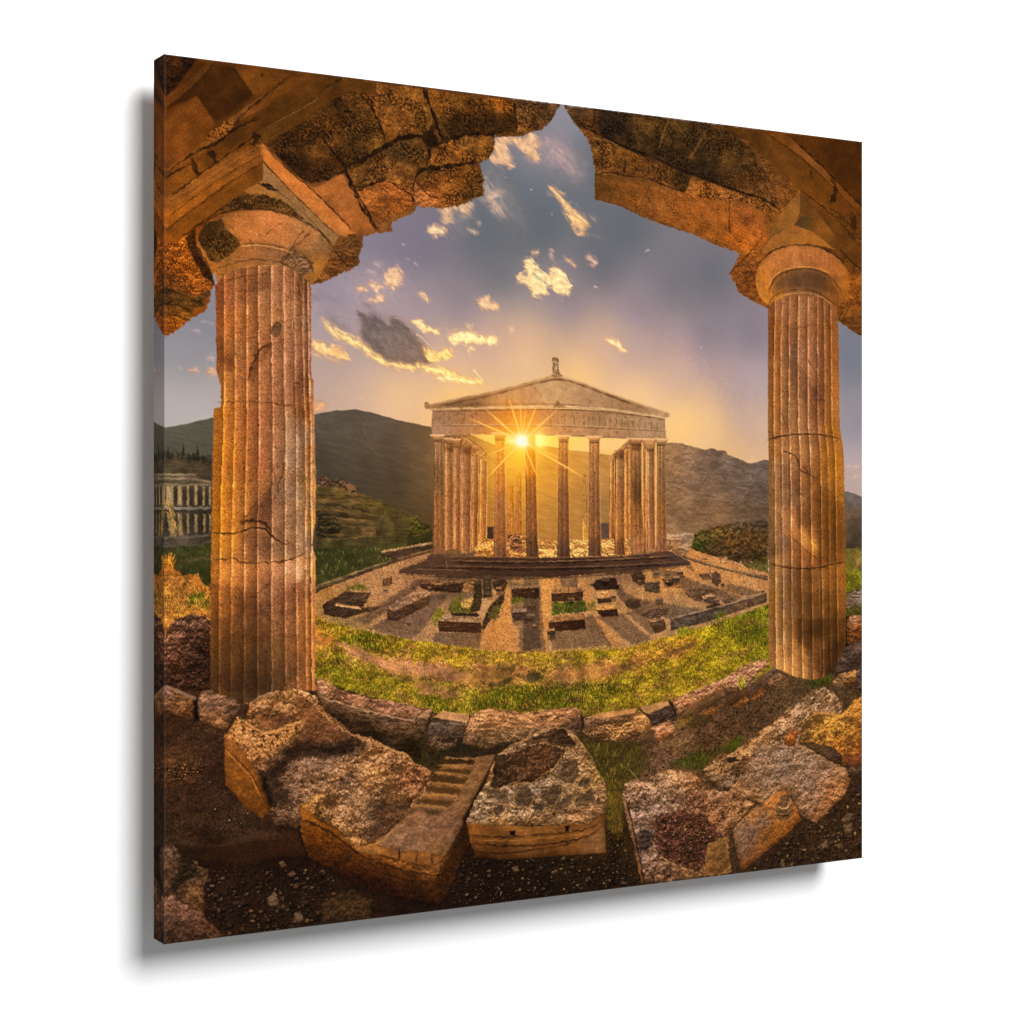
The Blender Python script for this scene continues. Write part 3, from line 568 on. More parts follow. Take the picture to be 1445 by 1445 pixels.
# front row
FR = (
    (P("335.4,424.3 347.4,424.1 349.0,520.9 350.6,565.1 333.6,564.8 334.6,497.0"), P("335.4,423.2 333.6,564.8"), P("347.4,422.9 350.6,565.1"), K("342.1,430.2,8c6444 342.1,473.1,6e4e34 342.1,508.9,845632 342.1,544.7,86582f 342.1,562.6,7c5236")),
    (P("418.7,419.7 432.4,419.4 434.1,496.8 436.0,571.1 417.0,570.8 418.1,496.9"), P("418.7,419.2 417.0,570.8"), P("432.4,419.0 436.0,571.1"), K("425.8,423.9,c8762c 425.8,448.2,b46a28 425.8,472.5,a86430 425.8,509.0,8c5a36 425.8,545.5,8c5630 425.8,567.3,6c4630")),
    (P("464.7,420.8 476.5,420.6 477.6,472.2 478.7,521.4 481.5,572.5 463.3,572.3 462.7,496.8 461.9,447.8"), P("462.4,420.8 462.7,571.5"), P("476.5,420.6 481.5,571.8"), K("470.3,423.2,9a4c10 467.5,437.9,7a3c0c 470.3,457.5,a8601c 470.3,484.5,7a4a24 470.3,521.3,7a4c2c 470.3,567.9,553826")),
    (P("509.9,422.0 524.2,421.7 524.8,496.7 527.1,573.2 507.6,572.9 509.3,496.7"), P("509.9,421.2 507.6,572.9"), P("524.2,421.0 527.1,573.2"), K("517.1,427.3,a86c38 517.1,452.1,8c5a30 517.1,496.7,70482e 517.1,533.9,70482c 517.1,568.6,523828")),
    (P("554.9,421.7 570.7,421.4 570.1,496.6 573.6,571.9 553.7,571.6 554.9,496.6"), P("554.9,420.4 553.7,571.6"), P("570.7,420.1 573.6,571.9"), K("561.9,426.5,a06c40 561.9,451.6,8c5e38 561.9,496.6,7a5034 561.9,534.2,7c5030 561.9,569.2,583c28")),
    (P("619.6,423.1 633.7,422.8 633.7,496.5 640.9,569.1 620.4,568.8 620.4,496.5"), P("619.6,421.8 620.1,568.8"), P("633.7,421.5 636.1,569.0"), K("627.0,430.5,94683f 627.0,458.5,74502f 627.0,491.5,5a3c22 627.0,521.9,84552e 627.0,562.5,94603a")),
    (P("657.9,423.7 670.1,423.5 671.9,496.5 673.7,567.7 656.7,568.0 657.9,496.5"), P("657.9,422.4 656.7,568.0"), P("670.1,422.2 673.7,568.2"), K("664.0,430.0,8e6844 664.0,470.9,7c5838 664.0,522.1,86592f 664.0,563.0,84563a")))
for o, l, r, k in FR:
    tcol(o, l, r, k, 3, (.12, .12))
# entablature and pediment
patch(TMP, P("333.1,391.3 412.1,387.8 495.7,384.5 582.4,385.0 670.7,393.0 671.3,409.4 673.1,419.6 669.5,422.7 654.2,420.9 612.1,420.6 553.2,418.7 495.7,417.8 434.1,417.5 384.9,420.3 332.8,422.2 331.5,410.4"),
      K("342.1,399.2,8c684c 371.4,398.5,8a6246 406.6,397.7,8f6040 434.1,399.4,a8602c 450.7,403.9,cc6c24 467.5,403.6,b06430 495.7,398.0,9a6848 524.2,397.4,9a7250 567.7,398.9,8c6a4a 612.1,400.4,987552 657.3,402.0,9a7a58 344.7,415.8,a07a60 384.9,415.0,a07050 417.6,414.4,b46c34 495.7,410.4,b07a50 538.7,412.0,a87a58 582.4,413.6,a87c5a 642.1,415.0,a67f62 669.5,417.1,a07c5c"),
      [('fbm', 9, .10), ('gran', 2.2, .05), ('pits', 6, .2, .3), ('grain', 1, .06)], rag=.3, rs=4, fsoft=10)
PED = region('printed_pediment', TMP)
patch(PED, P("323.0,382.5 326.2,381.0 328.3,384.3 358.0,376.8 406.6,366.7 456.3,353.7 495.7,343.2 507.1,339.6 517.9,343.0 553.2,352.2 597.2,365.4 642.1,376.8 678.6,386.1 678.0,390.8 671.0,392.2 618.1,388.1 553.2,383.7 495.7,383.7 412.1,387.8 334.1,391.5 324.9,388.9"),
      K("331.5,387.0,9a7350 384.9,380.1,7c5a40 439.6,370.1,a8835f 495.7,358.5,ad8a66 518.5,357.8,a8835f 467.5,374.1,a87a58 439.6,379.8,b0703c 553.2,371.7,a07a5c 612.1,381.4,94704e 666.4,388.5,a8845e 509.9,344.5,b8946c"),
      [('fbm', 12, .12), ('gran', 2.4, .03), ('pits', 7, .15, .35), ('grain', 1, .05)], rag=.3, rs=4, fsoft=10)
for q, c, w, a in ((P("326.2,384.3 358.0,377.3 406.6,366.9 456.3,353.9 501.4,342.1 512.8,341.7 553.2,352.7 597.2,365.9 642.1,377.3 678.0,386.6"), 'd2ab80', 2.4, .9), (P("330.2,387.6 363.4,381.4 412.1,370.9 467.5,356.0 501.4,347.5 521.4,347.8 559.0,358.0 600.2,370.4 642.1,381.9"), '5c4029', 2.8, .8), (P("331.5,385.6 406.6,369.1 501.4,345.0 524.2,346.7 559.0,356.0 642.1,379.9"), '9c7650', 1.6, .7),
                   (P("324.9,390.1 412.1,385.9 495.7,381.7 559.0,381.6 618.1,386.1 672.5,391.9"), 'd9b284', 2.2, .85), (P("332.8,392.7 412.1,389.0 495.7,385.7 553.2,385.2 618.1,389.6 670.1,394.0"), '5a3e2a', 2.0, .8), (P("344.7,385.7 384.9,383.7 439.6,380.3 501.4,378.6 553.2,379.7"), '5f4530', 2.2, .5),
                   (P("332.0,409.4 412.1,408.2 495.7,405.9 582.4,407.6 671.9,409.9"), '5c4230', 1.6, .7), (P("332.0,408.5 412.1,407.0 495.7,404.9 582.4,406.3 671.9,408.6"), 'b8926c', 1.6, .7), (P("331.5,422.3 384.9,420.3 434.1,417.7"), '57402e', 1.6, .6), (P("478.7,418.1 553.2,418.7 612.1,420.1 672.5,421.6"), '6a4a32', 1.8, .7), (P("331.5,423.7 348.7,423.9"), 'c49c70', 1.8, .6)):
    stroke(q, w * 1.1, c, a, .25, 9)
patch(PED, P("322.0,382.5 324.6,380.6 328.8,383.3 328.3,387.1 324.6,390.1 322.5,387.3"), 'a07a54', [('grain', 1, .15)], rag=.4, edge=(1.5, .4))
# dentils / triglyph relief in the frieze
for k, q in enumerate((P("497.1,391.1 499.9,405.3"), P("508.5,390.8 510.5,405.6"), P("518.5,391.1 520.2,405.9"), P("532.3,391.2 533.5,405.6"), P("547.3,391.8 547.3,405.8"), P("554.6,392.2 554.6,406.2"), P("570.7,392.8 570.7,406.3"), P("579.5,393.1 579.5,406.1"), P("586.9,393.9 586.9,406.5"), P("595.7,394.2 595.7,406.8"), P("604.6,394.5 604.6,407.1"), P("613.6,394.8 613.6,407.5"), P("622.5,395.6 622.5,407.8"), P("631.6,395.9 631.6,407.6"), P("640.6,396.7 640.6,407.9"), P("649.7,397.0 649.7,408.5"), P("658.8,397.3 658.8,408.8"), P("376.8,393.5 377.3,406.8"), P("387.6,393.3 388.1,407.2"), P("355.4,394.6 355.4,407.2"))):
    stroke(q, 2.2, '5e4632', .45, 1.5, 4)
    stroke(q + np.array([2.5, 0], np.float32), 1.4, 'b8956e', .4, 1.5, 4)
stroke(P("582.4,394.8 669.5,397.9"), 2, 'b28e68', .5, 1, 4)
patch(PED, P("501.9,383.1 505.6,378.0 509.3,373.0 512.8,377.8 521.4,382.5"), '6f4f38', [('grain', 1, .2)], rag=1.5, rs=4, soft=1.2, alpha=.8)
for q in (P("350.0,385.1 371.4,381.7"), P("374.1,383.0 401.2,380.4")):
    stroke(q, 3, '4f3826', .6, 2, 3)
STA = region('printed_statue', TMP)
patch(STA, P("499.1,343.1 501.9,340.1 500.8,333.7 501.9,328.2 499.7,323.8 501.9,320.3 506.5,319.1 510.5,321.4 509.9,327.1 510.5,334.6 512.2,340.7 517.9,343.5 509.9,344.7 501.4,345.0"), K("505.6,322.4,8c6f52 505.6,336.0,86694c 509.9,342.0,9a7a58"), [('relief', 3, .35), ('grain', 1, .25)], rag=.8, rs=3, edge=(2, .3), rnd=1)
for q, w, al in ((P("349.2,430.1 350.6,562.7"), 1.8, .55), (P("361.5,434.7 362.3,559.3"), 1.6, .6), (P("371.4,434.5 372.0,559.4"), 1.4, .5), (P("386.5,439.1 385.7,561.9"), 1.8, .6), (P("396.5,448.6 395.7,552.4"), 1.6, .6), (P("408.3,454.5 407.4,546.5"), 1.6, .6), (P("418.4,428.9 417.3,567.2"), 1.4, .5), (P("433.5,438.4 435.7,568.7"), 1.6, .55), (P("477.0,427.9 481.0,569.3"), 1.8, .6), (P("509.6,432.4 507.9,568.5"), 1.4, .5), (P("524.5,432.1 526.8,568.7"), 1.4, .45), (P("555.2,431.7 554.0,567.9"), 1.4, .45), (P("570.4,431.4 573.0,568.1"), 1.4, .4), (P("593.1,448.7 593.1,547.0"), 1.4, .5), (P("609.1,438.4 609.1,567.4"), 1.6, .6), (P("621.0,430.6 621.0,562.4"), 1.4, .5), (P("634.3,430.4 637.9,565.2"), 1.6, .55), (P("642.1,432.9 643.0,560.2"), 1.6, .7), (P("655.1,430.1 656.3,560.3"), 1.8, .8), (P("657.9,430.1 657.3,565.5"), 1.4, .6)):
    stroke(q, w, 'e2a35c', al, .5, 6, brk=.35)
for q in (P("350.6,434.8 362.3,434.6 361.8,441.8 350.6,440.8"), P("372.0,435.7 386.5,435.5 386.5,445.1 372.0,442.9"), P("593.7,439.9 608.5,437.1 608.5,446.0 594.2,447.4"), P("621.0,426.8 633.7,426.6 633.7,435.5 621.0,435.7")):
    shade(q, (.72, .68, .64), 3, 1)
# capitals
for q, c in ((P("330.4,420.4 349.5,420.0 348.4,423.4 345.8,426.8 336.2,426.9 332.5,423.7"), 'b4875e'), (P("414.3,415.9 436.8,416.4 435.2,419.9 431.9,423.8 419.8,424.0 416.5,420.2"), 'd0863c'), (P("459.1,417.0 481.5,417.5 479.8,421.0 475.9,425.5 464.1,425.7 461.3,421.4"), 'b0600f'), (P("505.1,417.6 528.8,417.6 527.1,420.7 523.7,424.7 510.5,424.9 507.1,421.0"), 'c48a52'), (P("549.7,417.8 574.2,417.8 572.4,420.8 568.9,424.9 556.1,425.1 552.0,421.2"), 'c08a58'), (P("612.1,419.1 637.9,419.7 636.1,422.8 633.1,426.9 619.3,427.1 614.5,422.6"), 'a8784a'), (P("633.7,419.3 658.5,420.1 656.0,425.0 653.6,433.2 642.7,434.4 636.1,426.8"), 'b08050'), (P("653.0,418.9 676.2,419.5 673.7,423.1 670.7,426.8 658.5,427.0 655.4,422.4"), 'b48a5e'), (P("348.7,424.1 362.0,423.9 361.2,432.3 350.6,431.2"), '946440'), (P("359.4,425.1 372.8,424.9 371.4,435.7 362.0,435.8"), '94643f')):
    patch(TMP, q, c, [('gran', 1.8, .10), ('grain', 1, .12)], rag=.2, rs=4, edge=(1.3, .3), bevel=(3, .4))
    lo, hi = q[0], q[1]
    stroke(np.array([lo + (0, 1), hi + (0, 1)], np.float32), 1.8, 'e0b486', .7, 0, 5)
    stroke(np.array([q[-2] + (0, 1.5), q[-3] + (0, 1.5)], np.float32), 2.0, '4a301c', .6, 0, 5)
# stepped base
STE = region('printed_stair', TMP)
patch(STE, P("331.5,565.5 390.3,569.7 495.7,572.7 612.1,572.0 675.6,566.2 709.5,581.1 711.1,585.5 612.1,592.7 495.7,597.4 384.9,594.5 288.1,589.0 289.1,583.8 320.9,574.2"),
      K("339.4,570.9,54392a 384.9,576.4,48311f 495.7,578.2,432c20 582.4,577.1,4c3426 657.3,573.1,54392b 331.5,582.7,50372a 412.1,588.9,422c22 524.2,591.0,3d2920 642.1,585.6,432e26 697.1,584.0,4a3830"),
      [('streak', 2, .22, 0, 8), ('grain', 1, .16)], rag=1, rs=5, fsoft=10)
for q, c, w, a in ((P("352.7,573.5 412.1,575.9 495.7,577.7 582.4,576.6 684.8,572.5"), '8a6446', 1.8, .8), (P("352.7,576.3 495.7,580.6 684.8,575.1"), '22140e', 2.4, .8), (P("326.2,579.0 412.1,582.9 495.7,585.1 612.1,584.1 703.3,580.5"), '7a5840', 1.8, .7), (P("320.9,582.5 495.7,588.5 703.3,584.1"), '20130d', 2.6, .8), (P("307.8,583.4 384.9,587.0"), '8a6248', 1.6, .7), (P("334.1,568.0 412.1,570.5 495.7,572.7 582.4,572.5 675.6,567.7"), '8a6240', 2, .6), (P("306.5,591.7 412.1,596.7 495.7,598.9 612.1,594.7 703.3,586.7"), '2a1a12', 3, .5), (P("351.4,574.7 352.7,583.0"), '9a704c', 2.4, .6)):
    stroke(q, w, c, a, 1.0, 6)

# ================================================================ RUINS IN THE PRECINCT
def block(front, top, cf, ct, name='printed_stone_block', hl='c9a070'):
    rid = region(name)
    sp = [('relief', 4, .22), ('fbm', 6, .18), ('pits', 4, .3, .3), ('grain', 1, .2)]
    if front is not None: patch(rid, front, cf, sp, rag=1.0, rs=5, edge=(2.5, .35))
    if top is not None: patch(rid, top, ct, sp, rag=.8, rs=5, edge=(1.2, -.25))
    return rid
block(P("189.2,623.3 210.3,613.0 217.8,608.3 238.1,609.8 251.0,611.1 247.8,619.0 238.1,629.6 266.2,626.4 257.5,632.1 238.1,635.5 218.8,640.9 191.3,635.1"), P("207.1,623.8 235.9,627.5 240.2,630.6 206.1,625.1"), K("199.7,630.4,3e2d22 221.0,615.3,5a4636 231.7,625.5,4e3a2c 244.6,613.9,66503e 218.8,634.9,3a2a20"), 'c0956a')
for q in (P("213.5,615.1 227.4,618.4 244.6,622.8"), P("210.3,619.0 238.1,625.6"), P("218.8,611.3 248.9,612.0")):
    stroke(q, 2.2, '33251b', .8, 2, 5)
stroke(P("206.1,623.2 237.0,629.2"), 2.4, 'c89e70', .9, .6, 6)
patch(None, P("218.8,607.3 223.5,601.1 235.9,599.4 247.8,604.1 246.7,608.0"), K("231.7,602.7,8a7a24 225.2,605.5,4c4420"), [('grass', 1, .4), ('grain', 1, .15)], rag=3, rs=5)
block(P("266.2,603.5 267.3,594.5 279.3,592.4 280.2,602.4"), None, '6a4e38', None)
block(P("314.7,600.0 352.9,602.0 377.9,599.3 371.0,614.0 328.1,610.4 316.9,605.7"), P("314.7,596.5 352.9,599.4 379.1,597.3 375.6,601.3 352.9,603.4 316.9,601.2"), K("323.6,605.8,4a3426 352.9,608.5,38281e 371.0,602.8,46321f"), '6a4c34')
block(P("272.8,628.6 279.3,633.2 329.2,615.0 328.5,627.1 288.1,644.7 272.8,644.2"), P("275.0,627.7 294.7,616.2 329.2,609.6 329.9,615.1 281.5,633.8"), K("275.0,636.6,553f30 296.9,633.3,4a3527 319.1,621.8,5c432f"), K("283.7,626.9,7d6250 319.1,613.8,8a6a4e"))
block(P("270.6,626.5 305.8,605.4 316.9,601.6 310.2,607.5 277.1,626.7"), None, '735846', None)
sar = block(P("340.7,647.1 400.0,651.5 400.9,664.3 341.6,660.2"), P("342.9,644.0 355.1,639.1 364.2,640.4 396.3,643.4 401.4,646.6 400.9,651.1 341.1,646.8"), K("346.1,653.0,4c3020 387.1,658.5,4a2b1b"), '8c6849', 'printed_sarcophagus')
patch(sar, P("357.4,637.5 398.6,640.0 396.3,643.6 359.7,641.7"), '33241b', [('grain', 1, .15)], rag=.8)
patch(sar, P("401.4,650.7 412.5,630.5 428.9,616.5 433.6,614.5 431.2,626.9 412.5,649.0 401.4,663.5"), '3e2c20', [('relief', 4, .3), ('grain', 1, .15)], rag=1.2, rs=5)
patch(sar, P("394.9,639.5 404.4,622.9 415.3,624.4 400.9,644.6"), 'b5875a', [('fbm', 5, .15), ('grain', 1, .16)], rag=.8)
patch(sar, P("352.9,633.9 359.7,622.9 374.5,614.1 371.0,627.3 387.1,633.9 382.5,638.9 357.4,637.5"), K("357.4,631.0,5c5a1e 371.0,619.1,7a6a28 377.9,633.6,46401c"), [('grass', 1, .4), ('grain', 1, .15)], rag=2, rs=5)
patch(sar, P("372.2,626.3 384.8,619.5 390.5,621.7 382.5,633.8 373.3,631.5"), 'b48a44', [('relief', 4, .3), ('grain', 1, .16)], rag=1.5, rs=4)
patch(sar, P("374.5,613.1 375.6,601.9 389.4,596.1 394.0,600.2 390.5,611.4 377.9,615.2"), K("380.2,605.1,a06e3c 389.4,603.2,5c4228"), [('relief', 4, .3), ('grain', 1, .16)], rag=1.5, rs=4)
block(P("390.5,601.2 399.8,599.3 401.4,617.9 398.6,636.3 383.6,638.9 389.4,621.7"), None, '42341f', None, 'printed_stele')
block(P("402.1,593.6 413.0,592.4 415.3,620.3 403.2,621.6"), None, K("405.6,601.5,5a4834 410.2,616.0,3e3020"), None, 'printed_stele')
block(P("415.3,601.7 433.6,598.0 437.1,604.3 431.2,614.5 417.2,610.0"), None, '4a3624', None)
patch(None, P("414.9,612.0 426.5,612.7 419.5,619.4"), 'c08c54', [('grain', 1, .16)], rag=.8)
patch(None, P("330.3,644.4 341.6,632.6 349.5,634.8 341.6,646.8 337.1,652.7"), '75701f', [('grass', 1, .4), ('grain', 1, .15)], rag=3, rs=5, soft=2)
patch(None, P("410.2,644.9 421.9,626.6 428.9,635.1 419.5,651.3"), '5a4c22', [('grass', 1, .4), ('grain', 1, .2)], rag=4, rs=5, soft=2)
block(P("442.5,609.8 481.5,609.9 481.5,624.1 443.0,621.4"), P("443.0,606.9 481.0,606.5 481.5,610.3 442.5,610.2"), K("447.7,614.9,4c3524 476.2,617.7,36261b"), '7d6048')
patch(None, P("441.8,622.0 461.9,621.9 457.2,628.6 443.0,630.3"), '5a5420', [('grass', 1, .4), ('grain', 1, .2)], rag=3, rs=5, soft=2)
block(P("444.2,639.7 465.5,639.9 465.5,646.2 461.4,651.0 445.3,650.1 443.0,644.8"), P("445.3,636.6 462.4,635.7 465.5,640.3 444.2,640.5"), '4c3b33', '806858')
block(P("465.5,633.0 476.2,632.3 477.4,637.5 466.7,637.9"), None, '54402f', None)
block(P("499.9,617.5 545.6,615.9 546.1,628.3 500.4,628.0"), P("501.0,613.0 513.6,611.4 545.6,610.8 545.6,616.8 499.9,618.0"), '4a3322', '7d5c3c')
for k in range(9):
    stroke(P("503.1,615.3 503.1,612.1") + np.array([6.2 * k, -.2 * k], np.float32), 1.8, 'c4935a', .6, .8, 3)
patch(None, P("500.4,629.4 548.3,628.4 551.5,640.7 548.3,643.6 500.4,644.5"), K("513.6,633.9,555a1c 540.2,639.3,40441a"), [('grass', 1, .5), ('grain', 1, .15)], rag=2.5, rs=5)
block(P("495.2,653.9 548.3,651.0 549.9,664.0 496.8,666.3"), P("495.2,652.8 501.8,647.3 548.3,644.1 549.9,651.5 495.7,654.8"), K("503.1,661.0,472f1e 540.2,657.7,352116"), K("508.4,649.8,86643f 542.9,647.4,7d5c3a"))
block(P("559.6,607.4 567.2,601.8 594.4,599.8 601.3,614.9 564.5,615.4"), None, K("567.2,607.6,3a2a20 591.7,610.5,30221a"), None)
block(P("566.6,625.0 586.2,623.8 588.4,631.8 567.7,632.2"), P("566.6,618.0 583.5,616.8 586.7,624.8 567.2,626.1"), '483424', 'a87f54')
block(P("566.1,640.5 597.1,639.5 598.5,648.9 573.9,650.0"), P("566.1,635.4 594.4,634.3 597.7,640.0 566.6,640.9"), '3a291c', 'a87a48')
block(P("608.7,630.7 619.2,627.5 630.3,628.9 633.6,638.4 621.9,641.2 612.3,639.0"), None, '4c3a2e', None)
block(P("617.0,595.8 633.1,592.6 640.0,598.6 639.2,608.0 633.1,610.2 621.9,605.3"), None, K("621.9,597.1,54402f 635.8,606.8,44332a"), None)
block(P("636.4,606.8 662.5,606.4 663.3,621.5 640.0,619.1"), None, K("641.4,611.6,54463c 661.1,616.8,5c4a3c"), None)
block(P("665.6,603.8 673.8,600.9 683.1,604.2 684.8,612.1 675.2,613.3"), None, '4c382a', None)
block(P("681.4,610.1 695.1,609.5 699.7,613.4 692.3,616.3 682.3,614.4"), None, 'a87c4c', None)
block(P("702.3,622.5 706.6,617.8 723.9,617.3 744.2,618.7 752.9,623.7 747.1,629.6 723.9,633.8 708.0,628.6"), None, K("709.4,622.7,84664c 735.5,623.3,66503e 729.6,630.4,4a392e"), None)
block(P("729.6,629.2 750.0,626.6 754.7,634.6 750.0,638.1 732.5,635.7"), P("729.1,627.5 747.7,623.6 750.6,627.1 731.1,630.9"), '57443a', '9a7a5a')
block(P("744.2,598.3 750.0,594.8 758.2,597.3 760.0,609.4 752.9,614.6 744.8,609.1"), None, K("747.1,599.5,6a5446 755.9,609.3,4c3a30"), None)
block(P("761.7,609.5 773.5,608.8 770.0,618.8 761.2,616.7"), None, 'a67e58', None)
block(P("723.9,597.9 741.3,597.0 744.2,605.5 729.6,605.2"), None, '6e543c', None)
block(P("633.1,649.0 649.8,642.4 678.0,640.9 672.4,650.2 647.0,655.3"), None, '5c493c', None)
block(P("646.5,656.5 669.5,653.9 672.9,669.2 655.4,674.3 649.8,666.0"), P("644.2,655.2 666.7,652.4 670.9,654.9 649.8,659.4"), '54402f', '84684e')
block(P("735.5,640.1 752.9,637.0 761.7,639.7 752.9,644.2 735.5,643.7"), None, '4a3a2e', None)
block(P("763.2,633.7 773.5,631.0 788.3,633.1 785.4,637.9 767.6,639.8"), None, '665240', None)
crb = block(P("679.7,656.4 735.5,646.1 782.4,636.6 834.8,625.8 834.8,638.0 797.3,646.7 758.8,655.3 735.5,662.2 679.4,671.3"), None, K("689.4,662.6,5a473a 721.0,658.9,54433a 750.0,650.2,4a3b30 779.4,643.8,5c4634 806.2,637.2,8a6640 827.2,632.9,453628"), None, 'printed_kerb')
stroke(P("679.7,655.7 721.0,647.4 761.7,641.3 794.3,633.5 834.8,624.3"), 2.6, '9a8068', .9, 1, 8)
for q in (P("721.0,648.1 721.5,663.7"), P("760.3,641.3 761.7,655.4"), P("795.8,634.0 798.7,644.3")):
    stroke(q, 2, '2e231b', .7, 1, 5)
wl = block(P("699.4,572.8 735.5,583.0 779.4,593.4 836.3,602.5 836.3,609.1 788.3,598.4 735.5,586.3 700.8,576.7"), None, K("706.6,574.9,5c4430 750.0,587.5,6c5038 794.3,598.0,7a5c40 830.3,606.1,6a503a"), None, 'printed_kerb')
stroke(P("703.7,574.3 735.5,583.5 779.4,593.9 834.8,603.2"), 1.6, 'b08a60', .7, 1.5, 5)
block(P("757.3,575.6 769.1,575.3 770.6,584.3 758.8,584.1"), None, 'b08a64', None)
block(P("731.1,578.1 741.3,573.4 744.2,580.2 735.5,582.0"), None, 'b08458', None)
patch(None, P("788.3,583.3 837.8,581.7 837.8,597.6 806.2,592.2"), K("818.2,588.7,5f5422 800.2,587.2,66502c"), [('grass', 1, .35), ('grain', 1, .15)], rag=2, rs=6)
lw = block(P("179.8,602.5 210.3,592.4 253.2,579.4 279.3,572.8 332.6,558.5 333.7,562.5 283.7,575.9 257.5,583.4 212.4,597.4 180.8,608.4"), None, K("193.4,601.8,6c5438 231.7,588.9,5a4632 275.0,575.7,5c4630 319.1,564.4,6a4c30"), None, 'printed_kerb')
stroke(P("180.8,601.6 210.3,592.6 253.2,579.6 281.5,572.4"), 1.8, 'b09068', .8, 1, 5)
stroke(P("180.8,606.8 212.4,597.0 257.5,582.8"), 1.8, '2d2318', .8, 1.2, 5)
for k in range(12):
    stroke(P("187.1,604.6 188.4,600.7") + np.array([14.0 * k, -6.1 * k], np.float32), 1.6, '3a2c1e', .6, 1, 3)
block(P("265.1,567.6 266.2,561.6 332.6,552.4 333.7,557.9 283.7,572.9 279.3,568.8"), P("265.1,561.0 332.6,551.0 333.0,553.4 266.2,563.4"), '4a3626', '9a7450', 'printed_kerb')
stroke(P("283.7,571.9 305.8,566.2 332.6,559.9"), 2, 'a57a4c', .7, 1, 5)

# scattered loose stones and low footings of the court
_pts = [P("204.0,629.6 286.5,580.9 362.5,608.2 324.2,658.8 231.1,647.2"), P("411.4,609.4 522.7,603.0 585.8,631.6 575.2,676.7 461.3,681.3"), P("575.2,599.6 739.9,588.9 832.6,619.2 797.5,646.9 694.9,653.2 607.2,668.7"), P("362.5,601.3 694.9,599.2 672.7,615.5 381.9,613.9")]
for pg, n in zip(_pts, (12, 8, 26, 10)):
    lo, hi = pg.min(0), pg.max(0)
    for _k in range(n):
        c = lo + (hi - lo) * rng.random(2)
        if sdf(pg, np.array([[c[0]]], np.float32), np.array([[c[1]]], np.float32))[0, 0] < 0: continue
        w = 2.2 + 5.5 * rng.random() ** 2; h = w * (.35 + .35 * rng.random()); sk = (rng.random() - .5) * w * .6
        a = np.array([(-w, -h * .2), (w, -h * .3), (w * .95, h), (-w * .95, h)], np.float32) + c
        b = np.array([(-w, -h * .2), (-w * .8 + sk, -h), (w * .85 + sk, -h * 1.05), (w, -h * .3)], np.float32) + c
        shade(np.array([(-w, h * .6), (w, h * .6), (w * 1.1, h * 2.6), (-w * .9, h * 2.6)], np.float32) + c, (.72, .70, .72), 1.5, .5)
        patch(None, a, ('4a382c', '54402f', '3e2e24', '5a483c')[_k % 4], [('gran', 1.6, .2), ('grain', 1, .12)], rag=.7, rs=4, soft=.8)
        patch(None, b, ('a87e54', '8e6a4a', '9a7450', '7c6048')[(_k * 3) % 4], [('gran', 1.6, .15), ('grain', 1, .12)], rag=.6, rs=4, soft=.8)
# ================================================================ GRASS RING
GRS = region('printed_grass', None, 'sunlit green and yellow grass ring printed round the courtyard')
ring = P("177.1,635.4 204.0,646.3 249.4,657.9 324.2,672.6 411.4,686.4 502.1,691.8 607.2,691.5 683.7,677.9 751.3,664.3 844.5,638.6 844.5,748.9 739.9,771.9 672.7,782.1 628.8,784.1 543.6,788.1 461.3,784.0 362.5,779.6 286.5,759.6 177.1,732.5")
patch(GRS, ring, K("190.5,645.8,9a7a24 222.0,651.1,86781c 195.0,679.3,a07236 231.1,664.0,5c6014 249.4,660.4,7d7a18 286.5,674.5,84751c 324.2,680.3,948024 362.5,690.5,8f7822 421.3,692.9,94782c 481.6,699.9,967a30 543.6,693.5,94801f 607.2,691.5,a08a1c 650.7,684.1,8e7a20 694.9,676.4,a88028 739.9,673.4,86801c 809.1,656.7,5f6814 826.7,685.9,70701c 204.0,692.2,5f6416 186.0,703.9,6d6c18 231.1,714.4,767218 258.6,728.4,7a7220 286.5,725.6,7c7420 343.2,741.4,606414 381.9,734.8,7c7424 421.3,749.9,555a12 461.3,747.7,5c6014 512.4,750.4,4a5412 564.6,753.2,66661a 607.2,741.8,76701c 661.6,730.7,7c741c 717.3,724.0,84781c 785.8,708.1,7d761c 628.8,761.2,847220 694.9,750.8,8a7a22 751.3,734.9,867a20 286.5,695.8,946a44 343.2,706.9,96684a 401.5,713.9,8c6440 461.3,716.7,966c40 522.7,710.6,86683c 575.2,717.5,94703c 628.8,706.2,966a38 661.6,693.7,9a7034 231.1,685.0,8a6a3e 522.7,724.1,94704a"),
      [('grass', .8, .16), ('lump', 6, .25), ('fbm', 14, .22), ('gran', 2, .12), ('grain', 1, .14)], rag=2, fsoft=9)
GB = ['7d7a1c', '8f8422', '5c6412', 'a08c28', '4a5410', '6f7018', 'b09430']
blades(P("180.8,639.7 240.2,653.4 270.6,666.4 319.1,672.3 396.3,685.5 454.8,694.1 491.8,693.5 491.8,712.4 410.2,704.6 319.1,698.5 270.6,686.4 210.3,664.2 180.8,651.4"), 1000, (1, 5), ['8f8422', 'a89226', '6c6c18', 'c09c30', '7a7218'])
blades(P("210.3,662.2 257.5,660.0 279.3,674.8 261.9,684.0 223.1,672.6"), 260, (2, 6), ['4a5610', '5d6614', '3c480e'])
blades(P("182.9,674.9 206.1,673.9 223.1,688.4 257.5,703.8 288.1,717.2 305.8,724.1 346.1,742.3 377.9,748.1 410.2,735.4 491.8,733.3 491.8,764.8 387.1,758.8 337.1,760.0 275.0,738.5 221.0,721.8 182.9,708.2"), 1900, (1, 5), GB)
blades(P("305.8,732.1 341.6,742.1 377.9,752.2 433.6,734.6 491.8,735.4 491.8,762.7 337.1,758.0"), 600, (1, 5), ['38440c', '4a5610', '5c6614'])
